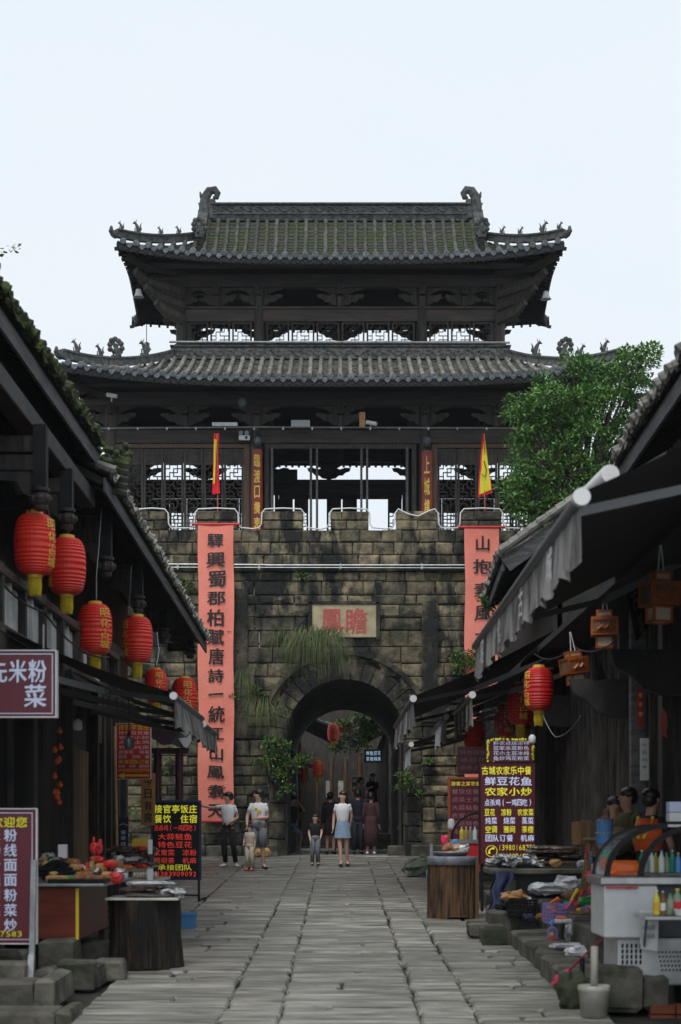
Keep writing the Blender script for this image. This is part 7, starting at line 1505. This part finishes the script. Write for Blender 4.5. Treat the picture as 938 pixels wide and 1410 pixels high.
leafy('wall_shrub', 'green weeds on the wall behind the small gateway posts', 215, 1065, FY, ((208, 1050, 8), (222, 1062, 9), (212, 1078, 8), (236, 1045, 6)), n=80)
leafy('wall_fern', 'low weeds at the foot of the left arch jamb', 352, 955, FY, ((350, 950, 10), (362, 958, 8), (322, 960, 7)), n=80)
# ================================================================ beyond the arch
b1 = thing('alley_house', 'timber house with pale-edged tiled eaves seen through the left of the arch', 'house', (-2.2, 62, gz(43)))
roof_strip(b1, -.6, 3.1, 58, 66, -1, .5, 2.2, .3, ('tilel', 'tilel'), zfun=lambda y: 3.35, xfun=lambda y: -.35)
mb = MB(); mb.box(-1.7, -1.6, 57.5, 75, gz(43), 3.5); mb.build('shop_front', mt['woodv'], b1)
for i in range(12): mb = MB(); mb.cbox(-1.6, -1.5, 58+i*1.1, 58.15+i*1.1, gz(43), 3.3, .01); mb.build('post', mt['brownwood'], b1)
mb = MB(); mb.grid(lambda u, v: (-1.6+.8*u, 58.5+5*v, 2.4-.35*u), 4, 4); mb.build('pale_awning', mt['vall'], b1)
b2 = thing('alley_house', 'dark shop house with a lit window sign seen through the right of the arch', 'house', (2, 64, gz(43)))
mb = MB(); mb.box(1.5, 1.6, 58, 75, gz(43), 3.3); mb.build('shop_front', mt['woodv'], b2); roof_strip(b2, .7, 3.4, 57, 70, 1, .5, 2.2, .3, ('tile', 'tile'))
mb = MB(); mb.box(.3, 2.2, 55.5, 58, gz(43), gz(43)+.5); mb.build('raised_step', mt['step'], b2)
b3 = thing('alley_house', 'dark building closing the alley beyond the arch', 'house', (0, 75, gz(43))); mb = MB(); mb.box(-4, 4, 74, 80, gz(43), 7.2); mb.build('front_wall', mt['woodv'], b3)
for x in (-1, -.4, .2, .8): mb = MB(); mb.cbox(x-.06, x+.06, 73.9, 73.99, gz(43), 3, .01); mb.build('post', mt['brownwood'], b3)
mb = MB(); mb.box(-4.4, 4.4, 73.5, 80.4, 7.21, 7.5); mb.build('roof', mt['tile'], b3)
for i, (a, c, e, f) in enumerate(((-.62, -.38, 1.3, 2.0), (-.1, .12, 1.3, 2.0))):
    mb = MB(); mb.box(a, c, 73.93, 73.98, e, f); mb.build('plaster_panel', mt['bucket'], b3)
t = sign('window_sign', 'small lit blue and white lettered sign beyond the arch at right', 502, 526, 1032, 1050, 56.4, 'dkblue', 'black', [('鲜鱼豆花', 504, 525, 1037, 6, 'bluel'), ('茶楼棋牌', 504, 525, 1045, 6, 'bluel')], th=.05) if mt.setdefault('bluel', M('lit_blue_lettering', (.5, .75, .95), rough=.5, emit=.6)) else None
t = sign('yellow_framed_sign', 'yellow framed board on the right shop beyond the arch', 483, 494, 1068, 1092, 57, 'dkblue', 'brass', [('茶', 485, 492, 1075, 6, 'white'), ('楼', 485, 492, 1085, 6, 'white')])
for a in ((459, 1009, 56, 24, 'red lantern glowing beyond the arch near the crown', .2), (438, 1059, 58, 22, 'red lantern hanging before the alley shop beyond the arch', .3), (473, 1000, 58, 18, 'round orange-red lantern among leaves beyond the arch', .3), (418, 1066, 60, 20, 'dim red lantern half hidden behind the shrub beyond the arch', .3), (396, 1078, 60, 12, 'smallest dim lantern beyond the arch at far left', .1)): lantern(*a, grp='red lanterns beyond the arch')
leafy('alley_tree', 'dark leafy branch hanging across the top of the passage view', 490, 1010, 57, ((470, 1005, 18), (490, 1000, 20), (505, 1012, 18), (480, 1025, 16), (498, 1028, 14), (460, 1030, 10), (515, 1000, 16), (505, 990, 16)), n=130, L=.14, w=.04, m='leaf', cat='tree')
t = px_thing('alley_table', 'small table of snacks behind the photographer beyond the arch', 'table', 445, 1150, 52); mb = MB(); mb.px(434, 466, 1133, 1137, 52, .6); mb.build('table_top', mt['plank2b'], t)
for x in (436, 462): a = P(x, 1137, 52.1); mb = MB(); mb.bar(a, Vector((a.x, a.y, gz(43))), .04); mb.build('leg', mt['brownwood'], t)
for i in range(6): goods('snack_heap', 'little heap of snacks on the alley table', 'food', P(437+i*5, 1131, 52.2), .06, .06, .05, R.choice(['tan', 'orp', 'foam', 'cake']), 'snack heaps on the alley table')
g = G(363, 1178); goods('tan_stone', 'rounded tan stone lying at the left foot of the arch', 'stone', Vector((g.x, 42.4, gz(42.4)+.09)), .2, .14, .11, 'tan', amp=.3)

# ================================================================ each heaped piece gets its own place in words
ORD = 'first second third fourth fifth sixth seventh eighth ninth tenth eleventh twelfth thirteenth fourteenth fifteenth sixteenth seventeenth eighteenth'.split()
def relabel(group, noun, place):
    L = [o for o in COL.objects if o.get('group') == group]; L.sort(key=lambda o: o.location.y); k = max(1, math.ceil(len(L)/3)); rows = [L[:k], L[k:2*k], L[2*k:]]
    for r, nm in zip(rows, ('front', 'middle', 'rear')):
        r.sort(key=lambda o: o.location.x)
        for i, o in enumerate(r): o['label'] = f"{ {'meat': 'dark ', 'foil': 'silvery ', 'foam': 'white ', 'tan': 'tan ', 'cake': 'brown ', 'red': 'red '}.get(next((k_ for k_, m_ in mt.items() if o.data.materials and o.data.materials[0] == m_), ''), '')}{noun}, {ORD[i]} from left in the {nm} row {place}"
relabel(g1, 'film packet', 'on the left counter'); relabel(g2, 'smoked meat pack', 'on the left table'); relabel(g3, 'smoked slab', 'on the charred stump'); relabel(g4, 'smoked meat pack', 'on the stone table')
relabel('crumpled silver film on the stone table', 'crumpled film', 'at the stone table end'); relabel('sweets in the bamboo basket', 'wrapped sweet', 'in the bamboo basket'); relabel('toys in the black crate', 'small toy', 'in the black crate')
relabel('toys in the purple basket', 'small toy', 'in the purple basket'); relabel('snack heaps on the alley table', 'snack heap', 'on the alley table'); relabel('dark packages leaning on the left counter', 'leaning dark package', 'on the left counter'); relabel('row of pale rice cakes on the left table', 'pale rice cake', 'on the left table')

def cable(pts, label, m='black', r=.007):
    mb = MB(); V = []
    for a, b in zip(pts, pts[1:]):
        a = P(*a); b = P(*b)
        for k in range(6): t = k/6; V.append(a.lerp(b, t)-Vector((0, 0, .12*(b-a).length*t*(1-t)*1.2)))
    V.append(P(*pts[-1])); mb.tube(V, r, 5); tag(mb.build('cable', mt[m], o=V[0], smooth=True), label, 'cable')
cable(((40, 640, 18.7), (41, 705, 18.7)), 'thin black cable running down to the largest lantern', 'black')
cable(((62, 655, 19), (66, 700, 19.5), (78, 738, 20.8)), 'pale cable drooping toward the second lantern from the left', 'lamp')
cable(((140, 700, 24), (133, 790, 23.5), (133, 826, 23.4)), 'cable hanging down to the lantern above the left awning', 'lamp')
cable(((181, 780, 27.5), (178, 830, 28), (186, 848, 28.4)), 'grey cable looping to the slim lantern', 'lamp')
cable(((216, 870, 33), (219, 895, 33), (214, 920, 32)), 'short pale cable above the half hidden left lantern', 'cap', .01)
cable(((0, 800, 18), (60, 842, 19.6), (150, 905, 23.9)), 'black cable sagging along the plaster panels of the left house', 'black', .012)
cable(((735, 900, 26.5), (790, 890, 23), (850, 880, 20)), 'black cable sagging between the right lanterns', 'black', .01)
cable(((748, 985, 25.5), (765, 1015, 24.5), (800, 985, 22.5)), 'thin cable looping before the dark planks at right', 'lamp', .006)

# ================================================================ more small wares on the right steps and stand
for i, (px, py, Y, m, l) in enumerate(((812, 1205, 18.1, 'pink', 'pink toy packet clipped to the plank stand'), (819, 1212, 18.1, 'teal', 'teal toy packet clipped low on the plank stand'), (843, 1206, 18.2, 'yp', 'yellow toy packet beside the fridge corner'), (828, 1204, 18.0, 'foam', 'clear white toy bag on the front of the stand'),
    (806, 1240, 18.1, 'green', 'green sweet wrapper on the bamboo basket rim'), (797, 1274, 17.8, 'foil', 'silver packet on the step under the bamboo basket'), (745, 1262, 19.8, 'cake', 'brown packet on the step right of the black crate'), (728, 1264, 19.9, 'dkblue', 'dark blue packet before the black crate'), (815, 1290, 17.2, 'tan', 'tan packet on the middle kerb step'),
    (836, 1302, 16.8, 'foil', 'silvery wrapper on the kerb near the broom'), (690, 1248, 20.6, 'black', 'black bundle under the stone table'), (712, 1232, 21.0, 'cake', 'brown bundle in the shade below the stone table'), (800, 1190, 20.6, 'foam', 'white bag behind the stone table end'), (765, 1188, 21.0, 'tan', 'tan wrapped piece on the smoked meat heap'))):
    goods('small_ware', l, 'packet', P(px, py, Y), .05+.02*(i % 3), .045, .04, m, amp=.5)
for i, (px, m) in enumerate(((808, 'red'), (814, 'blue'), (846, 'pink'))):
    p = P(px, 1168+6*i, 18.3); t = thing('hanging_toy', ('red', 'blue', 'pink')[i]+' bead toy hanging from the shelf of the plank stand', 'toy', p); mb = MB()
    for k in range(4): mb.ball(p-Vector((0, 0, .035*k)), .016, 6, 4)
    mb.build('beads', mt[m], t, kind='stuff'); mb = MB(); mb.tube([p, p+Vector((0, 0, .09))], .003, 4); mb.build('string', mt['black'], t)
# ================================================================ thin air
mb = MB(); mb.box(-60, 60, -5, 110, -4, 24); hz = mb.build('haze', None, kind='stuff')
hm = bpy.data.materials.new('haze_air'); hm.use_nodes = True; hn = hm.node_tree.nodes; hn.clear()
hv_ = hn.new('ShaderNodeVolumePrincipled'); hv_.inputs['Density'].default_value = .00025; hv_.inputs['Color'].default_value = (.85, .92, 1, 1)
ho = hn.new('ShaderNodeOutputMaterial'); hm.node_tree.links.new(hv_.outputs[0], ho.inputs['Volume']); hz.data.materials.append(hm)
